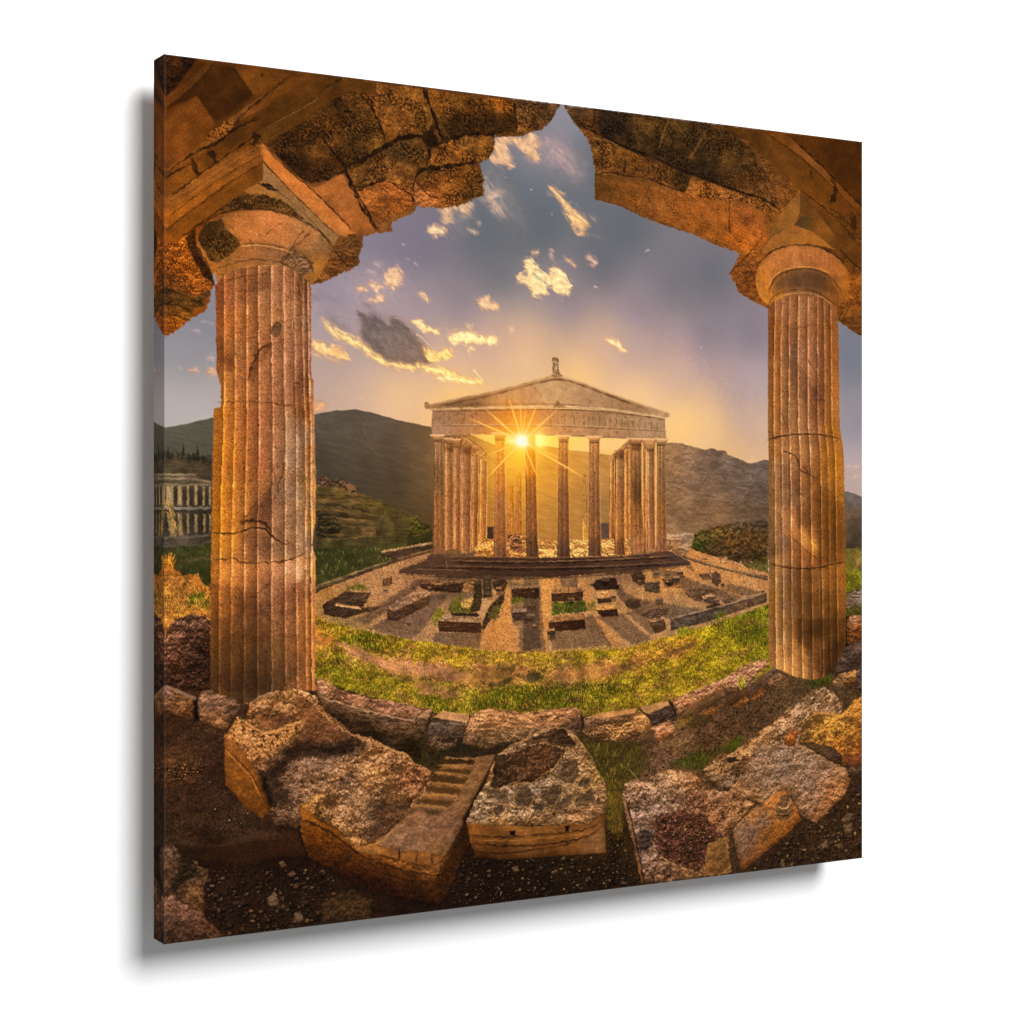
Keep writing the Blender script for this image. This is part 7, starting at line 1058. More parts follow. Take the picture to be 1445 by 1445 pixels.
# ================================================================ NEAR COLUMNS
COL = region('printed_near_column', None, 'wide fluted column with cracks printed at left')
flutes(COL, P("58.0,255.8 59.6,253.3 71.4,241.3 91.8,234.3 111.5,229.8 144.5,227.6 163.9,238.0 170.9,244.1 175.4,252.2 175.4,280.4 175.4,355.0 178.0,359.9 178.9,413.0 180.7,487.7 180.7,525.1 178.0,537.5 177.1,552.5 180.7,566.6 180.7,579.1 180.7,716.1 182.5,723.7 168.3,724.6 146.3,716.9 98.7,734.1 81.6,727.4 56.3,720.4 52.1,712.2 52.9,576.8 54.6,496.3 56.3,395.5 64.7,393.6 64.7,371.0 59.6,351.0 58.8,294.5"),
       P("58.8,230.0 58.8,351.0 58.0,415.6 54.6,496.3 52.9,576.8 51.3,737.9"), P("175.4,222.3 177.1,359.1 179.8,413.0 180.7,512.6 180.7,579.1 182.5,745.3"), [.08, .19, .31, .435, .57, .70, .81, .90, .955],
       K("62.5,262.7,84482a 85.0,257.8,84502f 100.1,247.9,80502f 115.4,261.5,8e5e40 130.7,255.1,8c5e42 146.2,254.2,8e5c40 165.6,253.1,6e4630 62.5,294.9,8e4e26 85.0,293.8,965a2f 102.0,292.9,945a34 117.3,292.2,94603f 130.7,287.9,94643f 146.2,290.7,906044 165.6,289.8,74503a 64.4,330.6,7a4522 85.0,329.8,8e5a34 102.0,329.1,945c36 119.2,328.3,8a5838 130.7,327.9,926046 146.2,327.2,8e5e44 165.6,326.4,7a503c 73.7,366.1,9e6230 92.6,365.5,945a34 111.6,364.8,925c3a 130.7,364.2,8c5c3f 146.2,363.7,8a5c44 165.6,363.1,74482f 66.3,402.1,a05f1f 81.2,410.8,a0602a 96.3,410.4,945632 115.4,410.0,905638 130.7,418.8,8c5c3c 146.2,418.4,7c5a44 161.7,427.3,8a6a52 173.5,399.5,8a5630 62.5,446.9,a8641c 77.5,446.7,a0621f 96.3,446.5,94582f 115.4,446.2,8a5234 130.7,446.0,8c5e40 146.2,445.8,7c5c48 161.7,445.6,86664e 175.5,445.4,9c6234")
       + K("60.7,453.0,a4601c 73.7,452.8,a05f1f 85.0,461.7,985a28 100.1,461.5,905430 115.4,461.4,8a5032 130.7,461.2,84583c 146.2,452.0,7a5c46 159.8,451.8,806450 176.4,451.6,9a6234 60.7,488.8,b0681c 73.7,488.7,a8641f 92.6,488.6,98602c 111.6,485.0,8c5430 121.1,497.6,64412c 134.6,488.5,806048 150.1,488.4,7a5c48 163.7,492.1,80624a 176.4,488.3,a06a38 60.7,520.9,b06a1c 73.7,521.0,a8641f 92.6,510.3,9c6230 111.6,515.7,704630 130.7,515.8,80583f 150.1,515.8,7e5a42 161.7,525.0,80604a 177.4,525.1,b07238 60.7,535.2,a8681f 77.5,551.5,b0702a 64.4,551.4,a8681f 100.1,551.8,8a5838 115.4,552.0,6e4a34 130.7,552.1,7a5840 150.1,554.2,7a543c 165.6,552.5,8a6650 60.7,578.2,ac6a2c 77.5,580.2,ac6e36 100.1,580.7,a06840 115.4,580.9,905c3c 134.6,581.3,9c6c4c 150.1,581.6,a8785c 161.7,581.8,b48a6c 60.7,592.5,8c5424 83.1,589.3,945c30 100.1,596.9,7e5030 117.3,597.3,744a34 134.6,597.7,84583c 150.1,607.1,7a4c36 161.7,607.4,84502f 175.5,580.2,a06834 60.7,631.8,7c4a20 73.7,623.2,8a5426 92.6,623.8,704428 107.7,633.2,744628 117.3,624.5,704a36 134.6,634.0,7c5234 150.1,634.5,74482f 165.6,635.0,905a30 176.4,635.3,9c6030")
       + K("58.8,664.6,74461f 73.7,683.1,64401f 85.0,683.6,70481f 100.1,666.2,7a5028 111.6,684.7,5c3e2c 130.7,676.4,7e5730 140.4,704.1,6c4a2c 150.1,686.3,74482c 161.7,677.7,8e5830 175.5,678.2,985e30 60.7,707.5,54361c 83.1,715.8,4a301c 102.0,716.8,442c1c 123.0,714.2,44301f 169.6,716.5,905832"),
       [('fbm', 24, .10), ('streak', 3, .06, 90, 5), ('relief', 5, .05), ('pits', 5, .22, .36), ('gran', 1.6, .09), ('lichen', 2.4, .12, .1), ('grain', 1, .14)], (.33, .24), rag=.9, rs=6)
# stains, scars and drum joints of the left column
for q, m in ((P("87.8,526.5 103.9,513.9 109.6,503.1 124.9,486.7 128.8,459.4 134.6,492.1 125.9,510.3 124.9,535.7 111.6,527.5 96.3,531.9"), (.80, .76, .76)), (P("90.7,539.1 111.6,535.6 124.9,543.0 126.9,568.4 100.1,571.6 90.7,569.7"), (.84, .82, .82)), (P("96.3,361.7 102.0,343.5 111.6,328.7 124.0,319.1 123.0,331.8 111.6,346.8 103.9,361.5"), (.72, .68, .66)), (P("66.3,334.1 77.5,335.5 78.4,353.4 68.1,352.0"), (.72, .66, .62)), (P("153.0,370.8 159.8,363.3 166.6,399.7 161.7,427.3 154.9,414.6"), (.72, .66, .64)), (P("55.1,597.7 92.6,602.1 111.6,611.6 123.0,615.6 150.1,603.5 159.8,600.0 161.7,634.9 55.1,631.6"), (.88, .85, .82)), (P("62.5,661.1 92.6,647.8 115.4,639.6 123.0,696.1 119.2,721.3 62.5,718.4"), (.80, .77, .74)), (P("109.6,240.1 123.0,237.5 121.1,255.7 109.6,260.0"), (.75, .72, .70)), (P("92.6,246.6 107.7,238.4 107.7,258.3 94.5,260.9"), (.82, .78, .74))):
    shade(q, [1 - (1 - v) * .62 for v in m], 1.8, 3.5, 12)
for q, m in ((P("55.1,572.7 88.8,572.4 100.1,573.4 128.8,571.2 167.6,564.5 166.6,591.0 146.2,601.6 126.9,592.0 107.7,598.9 85.0,600.2 55.1,594.1"), (1.10, 1.08, 1.05)), (P("140.4,396.7 150.1,391.0 153.9,400.0 161.7,427.3 157.8,463.0 140.4,463.2"), (1.06, 1.08, 1.10)), (P("155.9,501.2 165.6,503.0 171.5,525.1 169.6,561.7 157.8,563.4"), (1.06, 1.08, 1.08))):
    shade(q, m, 1.3, 2.5, 12)
for q, w, c, a in ((P("60.7,388.9 83.1,387.4 109.6,386.3 140.4,390.3 161.7,388.8"), 2.0, '54301a', .65), (P("109.6,240.1 85.0,244.3 68.1,251.7"), 2, '4c2c14', .5), (P("123.0,320.9 113.5,323.1 107.7,334.2 100.1,349.0 98.2,361.7"), 3.2, '3c2012', .75), (P("124.9,299.1 130.7,294.2 136.5,293.9 138.0,303.9 130.7,311.5 124.9,308.1 124.6,300.0"), 1.8, '3a2416', .8),
                   (P("56.0,537.0 73.7,539.3 88.8,538.2 96.3,532.8 111.6,531.1 121.1,534.8 126.9,543.0 138.4,550.4 150.1,551.4"), 2.6, '341c0e', .85), (P("88.8,526.5 100.1,522.9 119.2,527.5 125.9,537.6"), 3.4, '2c180c', .8), (P("87.8,525.6 98.2,517.5 103.9,506.7 115.4,495.8 125.9,486.7 127.8,459.5"), 2.0, '462412', .7), (P("141.9,455.7 140.4,470.3 132.6,481.2 135.5,495.8"), 2.2, '442814', .7), (P("55.1,568.2 70.0,568.5 81.2,565.9 88.8,572.4 111.6,573.3 150.1,570.6 166.6,562.6"), 2.2, '44240f', .75), (P("85.0,613.6 96.3,613.0 107.7,610.6 115.4,602.7 125.9,594.7"), 1.8, '4c2a18', .7), (P("173.5,459.9 179.4,453.4"), 2, '54301a', .7), (P("174.5,554.5 179.4,549.0"), 2, '54301a', .6), (P("60.7,350.4 62.5,357.5"), 2, '4c2c14', .6), (P("93.5,279.9 107.7,279.1"), 1.4, '6a3e22', .6)):
    stroke(q, w, c, a, 1.6, 6)
patch(COL, P("125.3,299.9 130.7,295.1 136.5,294.9 137.7,303.9 130.7,310.8 125.9,308.1"), '5c402c', STONE, rag=1, alpha=.9)
for q in (P("175.5,360.9 178.4,390.2 180.4,461.9"), P("139.4,232.8 140.4,291.0 142.3,393.0"), P("162.7,242.3 164.7,308.1 166.6,363.0"), P("179.8,451.6 180.6,506.7 178.4,543.5"), P("167.6,598.4 169.6,660.8"), P("156.9,600.0 157.8,660.4"), P("179.8,561.9 181.4,661.2"), P("169.6,650.5 169.6,722.0"), P("157.8,631.8 158.8,716.0"), P("144.2,649.6 145.2,704.4"), P("151.0,232.0 153.0,308.7")):
    stroke(q, 1.6, 'd49a68', .5, 1.2, 9, brk=.5)

CO2 = region('printed_near_column', None, 'slender fluted column with veined marble printed at right')
flutes(CO2, P("836.9,241.2 846.1,230.3 883.4,220.7 921.2,220.1 955.7,236.5 958.4,271.5 959.6,363.1 960.4,399.7 965.4,424.1 967.3,439.4 969.3,515.9 971.2,607.8 971.2,699.7 955.7,726.6 936.5,744.0 909.8,747.2 883.4,741.4 857.3,731.2 840.6,724.5 838.0,712.4 838.8,545.4 838.0,441.0 836.9,396.3"),
       P("838.8,235.2 836.9,277.0 835.8,396.3 836.9,455.9 838.0,575.2 839.5,739.4"), P("956.5,228.8 958.4,271.5 959.6,393.6 966.6,439.4 969.3,577.1 972.0,745.7"), [.085, .18, .29, .42, .555, .69, .79, .885],
       K("842.4,261.8,7a4a26 864.7,245.8,86583a 894.7,244.2,8a5e40 913.6,243.2,86583a 936.5,242.0,744a2c 951.9,256.5,74441f 846.1,291.5,804f2a 879.6,305.1,7a5842 898.5,304.4,946449 921.2,303.5,845840 948.0,302.4,7c4a20 846.1,336.4,8a5830 875.9,350.4,80583c 902.2,349.6,8c6044 925.0,348.9,744c36 948.0,348.2,8a5422 846.1,372.2,8e5a2c")
       + K("843.8,381.1,8a5c2f 861.7,380.7,805a3c 879.7,380.2,906444 897.9,379.8,8c6042 913.5,379.4,704832 929.3,379.0,704628 947.8,378.5,94602f 846.4,401.6,8e5e30 864.3,401.3,84583a 892.7,400.7,946a48 913.5,400.3,84583c 945.1,399.6,8a5620 843.8,428.4,8a5a2c 864.3,428.1,906240 879.7,427.9,9c6c44 897.9,431.8,946640 916.1,427.3,80563a 931.9,431.3,84521f 950.4,441.5,905a1f 843.8,463.4,7e5834 851.5,463.3,84603f 864.3,459.1,74543f 879.7,463.1,906344 897.9,467.1,9c6a42 913.5,462.8,70482c 931.9,462.7,84541f 950.4,462.5,94601f 846.4,504.5,86603a 864.3,504.6,6e503a 877.1,494.2,7c5840 897.9,492.1,7e5836 916.1,492.0,8a5c30 931.9,494.1,74481c 950.4,494.1,80521f 846.4,535.4,805c38 864.3,535.5,6c4e3c 877.1,525.3,a06c48 892.7,525.3,70482c 913.5,521.2,784e2c 937.2,525.5,6e441a 958.4,525.6,74481a 843.8,566.3,6c4c2c 864.3,556.2,6e5240 877.1,541.8,a46c40 897.9,552.4,a4703c 916.1,560.9,a8743a 937.2,557.0,6a421a 958.4,557.2,6a421a 879.7,566.7,845434 897.9,579.4,84522e 918.8,579.7,7a4a22 937.2,580.0,6c441c 851.5,587.0,8c683f 846.4,607.5,946a3c 864.3,607.8,74543c 884.9,604.1,6c4628 910.9,608.8,64401f 931.9,605.1,7c5024 950.4,599.1,7a4c1f 963.7,609.9,84521f 843.8,638.3,94642c 861.7,638.7,74563f 884.9,629.0,604020 910.9,640.1,5c3a1c 937.2,640.8,5c3a18 961.1,630.9,74481c")
       + K("841.8,688.0,96683a 859.1,688.6,80603f 871.5,699.1,845c38 891.5,679.8,64401f 914.2,680.5,4c3016 939.7,681.4,5c3c1a 962.8,682.3,64401a 844.3,713.9,94643a 859.1,722.5,a0764c 876.5,733.3,a07444 894.1,734.1,946a42 891.5,705.9,8e6438 911.7,700.6,6a4420 924.4,701.1,8a5830 942.3,712.0,4a2f16 960.2,702.5,4c3014 914.2,731.0,7c5030 926.9,727.6,6c441f 942.3,736.4,3a2816 901.6,720.4,8a5f38"),
       [('fbm', 22, .08), ('streak', 3, .06, 90, 5), ('relief', 5, .04), ('pits', 5, .2, .38), ('gran', 1.6, .07), ('lichen', 2.4, .1, .1), ('grain', 1, .12)], (.34, .25), rag=.7, rs=6)
for q, m in ((P("868.4,260.6 887.1,256.6 883.4,305.0 906.0,334.3 932.7,363.8 902.2,364.7 872.2,335.5"), (.82, .78, .78)), (P("888.8,446.4 922.7,471.1 924.0,502.5 887.5,492.1 872.0,483.9 856.6,483.9 856.6,450.9 887.5,456.8"), (.86, .82, .80)), (P("924.0,483.7 966.4,504.6 967.7,584.7 924.0,588.2 921.4,563.1 897.9,537.8 887.5,508.7"), (.84, .80, .76)), (P("886.5,661.5 970.6,664.2 971.9,696.9 947.4,736.6 921.8,739.5 906.6,716.6 889.0,695.7"), (.82, .78, .74)), (P("919.3,221.7 930.8,221.1 932.7,363.8 921.2,364.1"), (.80, .76, .74)), (P("864.1,724.8 869.0,735.0 901.6,748.6 904.1,738.6"), (1.05, 1.03, 1.0))):
    shade(q, [1 - (1 - v) * .62 for v in m], 1.8, 3.5, 12)
for q, m in ((P("857.9,506.6 884.9,508.7 887.5,537.8 910.9,546.3 924.0,558.9 921.4,579.8 897.9,566.9 872.0,550.1 859.2,537.6"), (1.12, 1.1, 1.06)), (P("854.2,688.4 884.0,689.5 901.6,706.3 906.6,730.7 901.6,746.6 866.6,736.9 854.2,722.3"), (1.10, 1.08, 1.05))):
    shade(q, m, 1.3, 2.5, 12)
for q, w, c, a in ((P("836.2,418.3 861.7,411.6 897.9,408.9 937.2,410.2 958.4,414.5"), 2.8, '33200f', .8), (P("836.2,415.8 864.3,409.1 897.9,406.4 937.2,408.2"), 1.4, 'b07c48', .4), (P("838.8,584.7 864.3,591.3 887.5,593.8 924.0,593.4 950.4,587.6 969.1,585.8"), 3, '3a2210', .75), (P("859.2,434.4 869.4,433.2 887.5,442.3 890.1,458.9 903.1,462.9 921.4,471.1"), 2.2, '3a2214', .75), (P("869.4,483.9 887.5,485.9 897.9,496.2 924.0,502.5"), 1.4, '54341c', .55), (P("872.0,548.0 887.5,558.5 908.3,573.3 921.4,579.8 922.7,590.2"), 1.8, '4c2c14', .7), (P("887.5,531.5 897.9,544.1 921.4,561.0"), 1.6, '54341c', .5), (P("883.4,286.9 902.2,304.2 921.2,327.7 925.0,345.8"), 1.6, '4c2c18', .7), (P("868.4,265.1 894.7,265.3 917.4,255.2"), 1.4, '4c2e1a', .6), (P("859.2,380.7 872.0,405.3"), 1.6, '442814', .7), (P("908.3,362.9 918.8,377.2"), 1.6, '442814', .6), (P("869.0,701.0 884.0,711.6"), 1.6, '4c2e18', .7), (P("855.4,694.4 859.1,696.6"), 1.6, '4c2e18', .6), (P("937.2,485.7 950.4,496.2"), 1.6, '4c2e14', .6), (P("897.9,454.6 905.7,460.8 900.5,462.9"), 1.8, '33200f', .6)):
    stroke(q, w, c, a, 1.0, 7)
for q in (P("857.3,243.2 858.0,365.9"), P("872.2,239.4 872.9,365.5"), P("887.9,235.5 887.9,365.1"), P("904.1,234.7 904.1,364.6"), P("944.9,241.6 945.7,363.5"), P("845.6,411.9 845.1,566.3"), P("856.1,411.8 856.1,587.0"), P("870.2,413.6 870.2,504.6"), P("953.1,414.2 953.1,494.0"), P("938.5,412.3 939.8,483.6"), P("867.1,660.9 867.6,734.9"), P("885.3,685.6 886.0,745.8"), P("925.7,691.1 926.9,735.6"), P("853.7,654.5 853.2,724.3"), P("956.4,663.7 957.7,698.4"), P("924.0,598.6 925.3,659.3")):
    stroke(q, 1.5, 'c8915c', .45, .7, 9, brk=.45)
patch(COL, P("55.1,637.6 85.0,629.6 115.4,621.5 130.7,654.6 150.1,653.5 161.7,697.8 155.9,721.3 111.6,728.1 85.0,724.9 55.1,714.4"), '3a2416', [('lichen', 2.6, .3, 0), ('streak', 4, .4, 90, 5), ('gran', 1.8, .2)], rag=14, rs=10, soft=8, alpha=.32)
patch(CO2, P("889.0,661.6 970.6,664.2 970.6,700.9 947.4,736.6 924.4,737.6 909.2,716.7 891.5,697.8"), '2e1c0e', [('lichen', 2.6, .3, 0), ('streak', 4, .4, 90, 5), ('gran', 1.8, .2)], rag=14, rs=10, soft=8, alpha=.2)
# stones lapping over the foot of the left column
patch(None, P("100.1,732.9 111.6,726.3 130.7,721.9 130.7,720.0 136.5,725.8 111.6,732.6"), '8a6848', STONE, rag=1.5)

# ================================================================ LOW SUN, as the print shows it
SUN = P("457.7,426.6")[0]
glow(SUN, 140, 110, 'ff7a28', .07, 1.2)
glow(SUN, 58, 52, 'ff7608', .62, 1.4)
for q, w in ((P("384.9,419.4 418.9,418.7 418.9,430.9 403.9,426.7"), 1), (P("434.1,419.4 464.7,418.8 464.7,433.1 450.7,431.3 434.1,429.9"), 1), (P("476.5,419.1 509.9,419.0 509.9,433.6 495.7,431.6 478.7,432.8"), 1), (P("525.4,419.7 554.6,420.2 554.6,437.9 541.5,435.9 525.4,434.1"), 1), (P("571.3,421.4 615.1,421.1 597.2,435.0 571.3,435.4"), 1)):
    patch(SKY, q, K("393.0,422.1,f0b860 425.8,423.9,ffc94a 450.7,424.7,fff0a0 492.8,425.2,ffd860 518.5,426.0,f8c860 541.5,426.9,f4c474 582.4,428.7,eec080"), [('grain', 1, .02)], rag=.6, soft=1.5)
glow(SUN, 26, 23, 'ff9c10', .8, 1.6)
glow(P("481.5,425.4")[0], 10, 12, 'ffd860', .9, 2)
RAY = [(P("457.7,426.6 389.0,401.7"), 5), (P("457.7,426.6 409.4,390.3"), 5), (P("457.7,426.6 439.6,376.2"), 5), (P("457.7,426.6 454.9,383.1"), 4), (P("457.7,426.6 462.7,386.5"), 3.4), (P("457.7,426.6 477.3,383.7"), 5), (P("457.7,426.6 502.8,390.4"), 5), (P("457.7,426.6 492.8,408.0"), 3), (P("457.7,426.6 414.8,442.3"), 5), (P("457.7,426.6 410.7,470.2"), 5), (P("457.7,426.6 478.7,469.7"), 4), (P("457.7,426.6 464.7,467.4"), 4), (P("457.7,426.6 543.0,469.2"), 5), (P("457.7,426.6 512.8,447.2"), 3.4), (P("457.7,426.6 423.1,402.1"), 3.4), (P("457.7,426.6 447.9,396.7"), 3.4)]
for q, w in RAY:
    q = q[0] + (q - q[0]) * 1.18
    stroke(q, w * 1.5, 'ff9a2c', .30, 0, 9, taper=.9, soft=2.5)
    stroke(q, w * .8, 'ffd06a', .72, 0, 9, taper=.92, soft=.9)
glow(P("456.9,426.3")[0], 12, 10, 'fff0a8', 1.0, 2.4)
glow(P("457.4,426.8")[0], 7.5, 7, 'ffffff', 1.0, 3)

for q, m in ((P("678.0,761.9 706.6,753.9 764.7,737.6 794.3,722.0 833.3,714.4 837.8,723.9 797.3,746.4 764.7,752.1 721.0,766.6 695.1,779.5"), (1.24, 1.16, 1.12)), (P("180.8,721.7 183.9,708.2 197.6,716.7 218.8,727.6 257.5,737.6 296.9,745.7 332.6,754.7 337.1,764.1 288.1,762.2 210.3,739.0"), (1.18, 1.12, 1.08)), (P("381.0,769.7 393.2,761.4 409.5,756.9 463.5,766.3 497.3,763.7 531.6,763.4 544.6,768.2 540.3,784.8 455.1,785.1 381.0,786.0"), (1.20, 1.14, 1.10)), (P("545.6,777.9 572.6,772.5 627.5,769.8 621.9,784.7 633.1,811.2 548.3,805.7"), (1.12, 1.08, 1.05)), (P("648.4,796.9 678.0,788.0 688.0,802.9 663.9,817.5"), (1.18, 1.12, 1.08)), (P("619.2,784.5 627.5,775.6 644.2,777.8 652.6,788.9 633.1,811.2"), (1.14, 1.08, 1.04))):
    shade(q, m, 2, 2)
for q in (P("630.3,769.9 649.8,786.3"), P("678.0,763.1 689.4,785.1"), P("545.6,776.7 546.9,790.6"), P("333.7,755.8 324.7,779.5"), P("385.9,763.9 374.5,788.8")):
    stroke(q, 3, '2a1d14', .8, 1.2, 6)
# warm light from below on the broken masonry, deep tone where it turns away
for q, m in ((P("177.4,135.8 215.1,114.0 227.2,133.4 257.6,175.7 227.2,181.7 201.2,157.8"), (1.14, 1.10, 1.04)), (P("119.2,91.9 150.1,118.1 171.5,130.8 201.2,157.8 231.2,183.3 225.2,188.4 201.2,183.7 169.6,156.7 142.3,133.4 115.4,107.6"), (1.16, 1.10, 1.02)), (P("232.1,134.0 273.2,114.9 307.6,129.8 306.4,145.6 278.1,161.3 263.4,171.4"), (1.16, 1.08, 1.0)), (P("312.6,118.1 370.5,89.1 394.9,85.7 401.4,103.5 401.4,124.1 345.2,144.8"), (1.10, 1.04, 1.0)), (P("563.7,83.9 709.5,96.9 831.4,110.5 835.1,154.9 802.2,166.1 716.5,148.7 600.2,120.4 563.7,114.9"), (1.16, 1.10, 1.04)),
             (P("66.3,179.4 111.6,165.0 150.1,167.4 187.3,186.6 177.4,203.8 146.2,206.0 111.6,203.0 86.9,206.6"), (1.16, 1.12, 1.08)), (P("820.4,188.6 846.1,163.1 883.4,153.0 921.2,151.8 955.7,164.7 971.2,185.1 944.2,189.8 913.6,179.6 875.9,183.6 846.1,195.9 835.1,217.5"), (1.16, 1.12, 1.06)),
             (P("0.1,-0.5 81.2,3.9 103.9,33.8 58.8,69.2 36.6,41.3 0.1,71.8"), (.86, .82, .78)), (P("868.4,1.0 1000.5,-1.0 1000.5,90.8 944.2,49.7"), (.86, .83, .78)), (P("119.2,88.2 169.6,55.8 199.2,28.7 249.4,19.4 258.6,83.9 219.1,102.5 175.5,128.6 161.7,124.4"), (.90, .87, .84)), (P("360.4,27.5 445.8,16.1 448.4,41.3 380.8,49.3 357.8,58.4"), (.82, .80, .78))):
    shade(q, m, 3, 2)
# tone of each printed area
def tone(ids, m, var=0., sc=20., gam=1.0):
    k = np.isin(reg, ids); a = gauss(k.astype(np.float32), 2)[..., None]
    t = np.clip(img, 0, 1) ** gam * np.array(m, np.float32)
    if var:
        y, x = np.mgrid[0:N, 0:N].astype(np.float32) * (1000. / N)
        t = t * (1 + var * fbm(x / sc, y / (sc * .7), 4, nseed()))[..., None]
    img[:] = np.clip(img * (1 - a) + t * a, 0, 1)
_by = lambda *w: [k for k, r in enumerate(regions) if any(q in r[0] for q in w)]
tone([MTR, MT3], (1.02, .99, .92), .10, 26)
tone([MTN], (.98, 1.0, .92))
tone([SCR], (.86, .86, .78), .3, 12, 1.05)
tone([HIL], (1.06, .98, .84), .22, 16)
tone([GRD], (.98, .99, 1.02), .10, 14)
tone([GRS], (1.05, .98, .90), .34, 26, 1.03)
tone([DRT], (.98, .98, .86), .16, 20)
tone([ARC], (.95, .90, .82), .16, 34, 1.10)
tone([AR2], (.98, .90, .82), .16, 34, 1.06)
tone([COL], (1.07, 1.07, 1.03), .05, 30)
tone([CAP, CP2], (1.08, 1.05, .98), .06, 20)
tone([CO2], (1.06, 1.05, 1.0), .05, 30)
tone(_by('stone_block'), (1.05, .99, .92), .16, 22, 1.04)
# press contrast: fuller lights, deeper darks
_lum = img.mean(2)
_nl = _lum + .75 * _lum * (1 - _lum) * (_lum - .25)
_f = (_nl / (_lum + 1e-4))[..., None]
_k = (1 - .75 * gauss((reg == SKY).astype(np.float32), 2))[..., None]
img[:] = np.clip(img * (1 + (_f - 1) * _k), 0, 1)
y_, x_ = np.mgrid[0:N, 0:N].astype(np.float32) * (1000. / N)
_q = P("481.6,371.0")[0]
_b = (np.exp(-(((x_ - _q[0]) / 300) ** 2 + ((y_ - _q[1]) / 130) ** 2)) * gauss((reg == SKY).astype(np.float32), 1))[..., None]
img[:] = np.clip(img * (1 + _b * np.array([.07, .06, -.04], np.float32)), 0, 1)
# worn brown turf showing through
_y, _x = np.mgrid[0:N, 0:N].astype(np.float32) * (1000. / N)
_a = (sstep(.12, .5, fbm(_x / 34, _y / 13, 4, 77)) * gauss((reg == GRS).astype(np.float32), 2) * .55)[..., None]
img[:] = img * (1 - _a) + img.mean(2, keepdims=True) * np.array([1.42, 1.0, .55], np.float32) * _a

# the ink never quite closes up: gentle sharpening halo, warm press profile off the sky
for c in range(3):
    b = gauss(img[..., c], 2)
    img[..., c] = np.clip(img[..., c] + .55 * (img[..., c] - b), 0, 1)
_w = np.clip((img[..., 0] - img[..., 2]) / (img[..., 0] + .02) * 1.6, 0, 1)
_s = gauss((reg == SKY).astype(np.float32), 2)
_w = _w * (1 - _s)
img[..., 1] *= 1 - .03 * _w
_g = np.clip((img[..., 1] - img[..., 0] * .86) * 6, 0, 1)[..., None] * (1 - _s)[..., None]
_l = img.mean(2, keepdims=True)
img[:] = img * (1 - .38 * _g) + _g * .38 * _l * np.array([1.32, 1.02, .45], np.float32)
img[..., 0] *= 1 + .02 * _w
img[..., 2] *= 1 - .10 * _w
_c = np.clip((img[..., 2] - img[..., 0]) * 8 + .6, 0, 1) * _s            # cool part of the sky
img[..., 2] *= 1 - .05 * _c
img[:] *= (1 - .05 * _c)[..., None]
_h = np.clip((img[..., 0] - img[..., 2]) * 3, 0, 1) * _s                  # warm part of the sky
img[..., 2] *= 1 + .04 * _h * (img[..., 0] < .97)
img[..., 1] *= 1 - .015 * _h

# ================================================================ BUILD
D = 1.6866                                   # metres from the eye to the canvas' near edge
TH = math.atan2(.2433, .41715)
W_, H_ = .48292 * D, 1257 / 2650 * D         # canvas size, about 0.81 x 0.80 m
T_ = .0167 * D                               # 28 mm deep stretcher
GAP = .035                                   # stands this far off the wall
RF = .0011                                   # radius of the fold
LIGHT = 1.76                                 # light falling on the cloth: ink reflectance = picture / LIGHT

sc = bpy.context.scene
col = sc.collection
img = np.clip(img, 0, 1)
lin = np.where(img <= .04045, img / 12.92, ((img + .055) / 1.055) ** 2.4) / LIGHT
lin = np.clip(lin, .0015, .9).astype(np.float32)

# tidy stray single cells so that every printed piece is one clean patch
for _ in range(3):
    p = np.pad(reg, 1, mode='edge')
    nb = np.stack([p[:-2, 1:-1], p[2:, 1:-1], p[1:-1, :-2], p[1:-1, 2:]])
    same = (nb == reg).sum(0)
    alt = np.where((nb[0] == nb[1]) | (nb[0] == nb[2]) | (nb[0] == nb[3]), nb[0], nb[2])
    reg = np.where(same <= 1, alt, reg)

def node_mat(name):
    m = bpy.data.materials.new(name); m.use_nodes = True
    nt = m.node_tree; b = nt.nodes['Principled BSDF']
    return m, nt, b

def weave(nt, bsdf, strength):
    tc = nt.nodes.new('ShaderNodeTexCoord')
    hs = []
    for rx in ('X', 'Z', 'Y'):
        w = nt.nodes.new('ShaderNodeTexWave'); w.wave_type = 'BANDS'; w.bands_direction = rx
        w.inputs['Scale'].default_value = 330.0; w.inputs['Distortion'].default_value = 1.2
        w.inputs['Detail'].default_value = 1.0
        nt.links.new(tc.outputs['Object'], w.inputs['Vector']); hs.append(w)
    a = nt.nodes.new('ShaderNodeMath'); a.operation = 'MAXIMUM'
    nt.links.new(hs[0].outputs['Fac'], a.inputs[0]); nt.links.new(hs[1].outputs['Fac'], a.inputs[1])
    bp = nt.nodes.new('ShaderNodeBump'); bp.inputs['Strength'].default_value = strength
    bp.inputs['Distance'].default_value = .0002
    nt.links.new(a.outputs[0], bp.inputs['Height']); nt.links.new(bp.outputs['Normal'], bsdf.inputs['Normal'])

MI, nt, b = node_mat('printed_canvas')
at = nt.nodes.new('ShaderNodeAttribute'); at.attribute_name = 'ink'
nt.links.new(at.outputs['Color'], b.inputs['Base Color'])
b.inputs['Roughness'].default_value = .8; b.inputs['Specular IOR Level'].default_value = .012
weave(nt, b, .10)

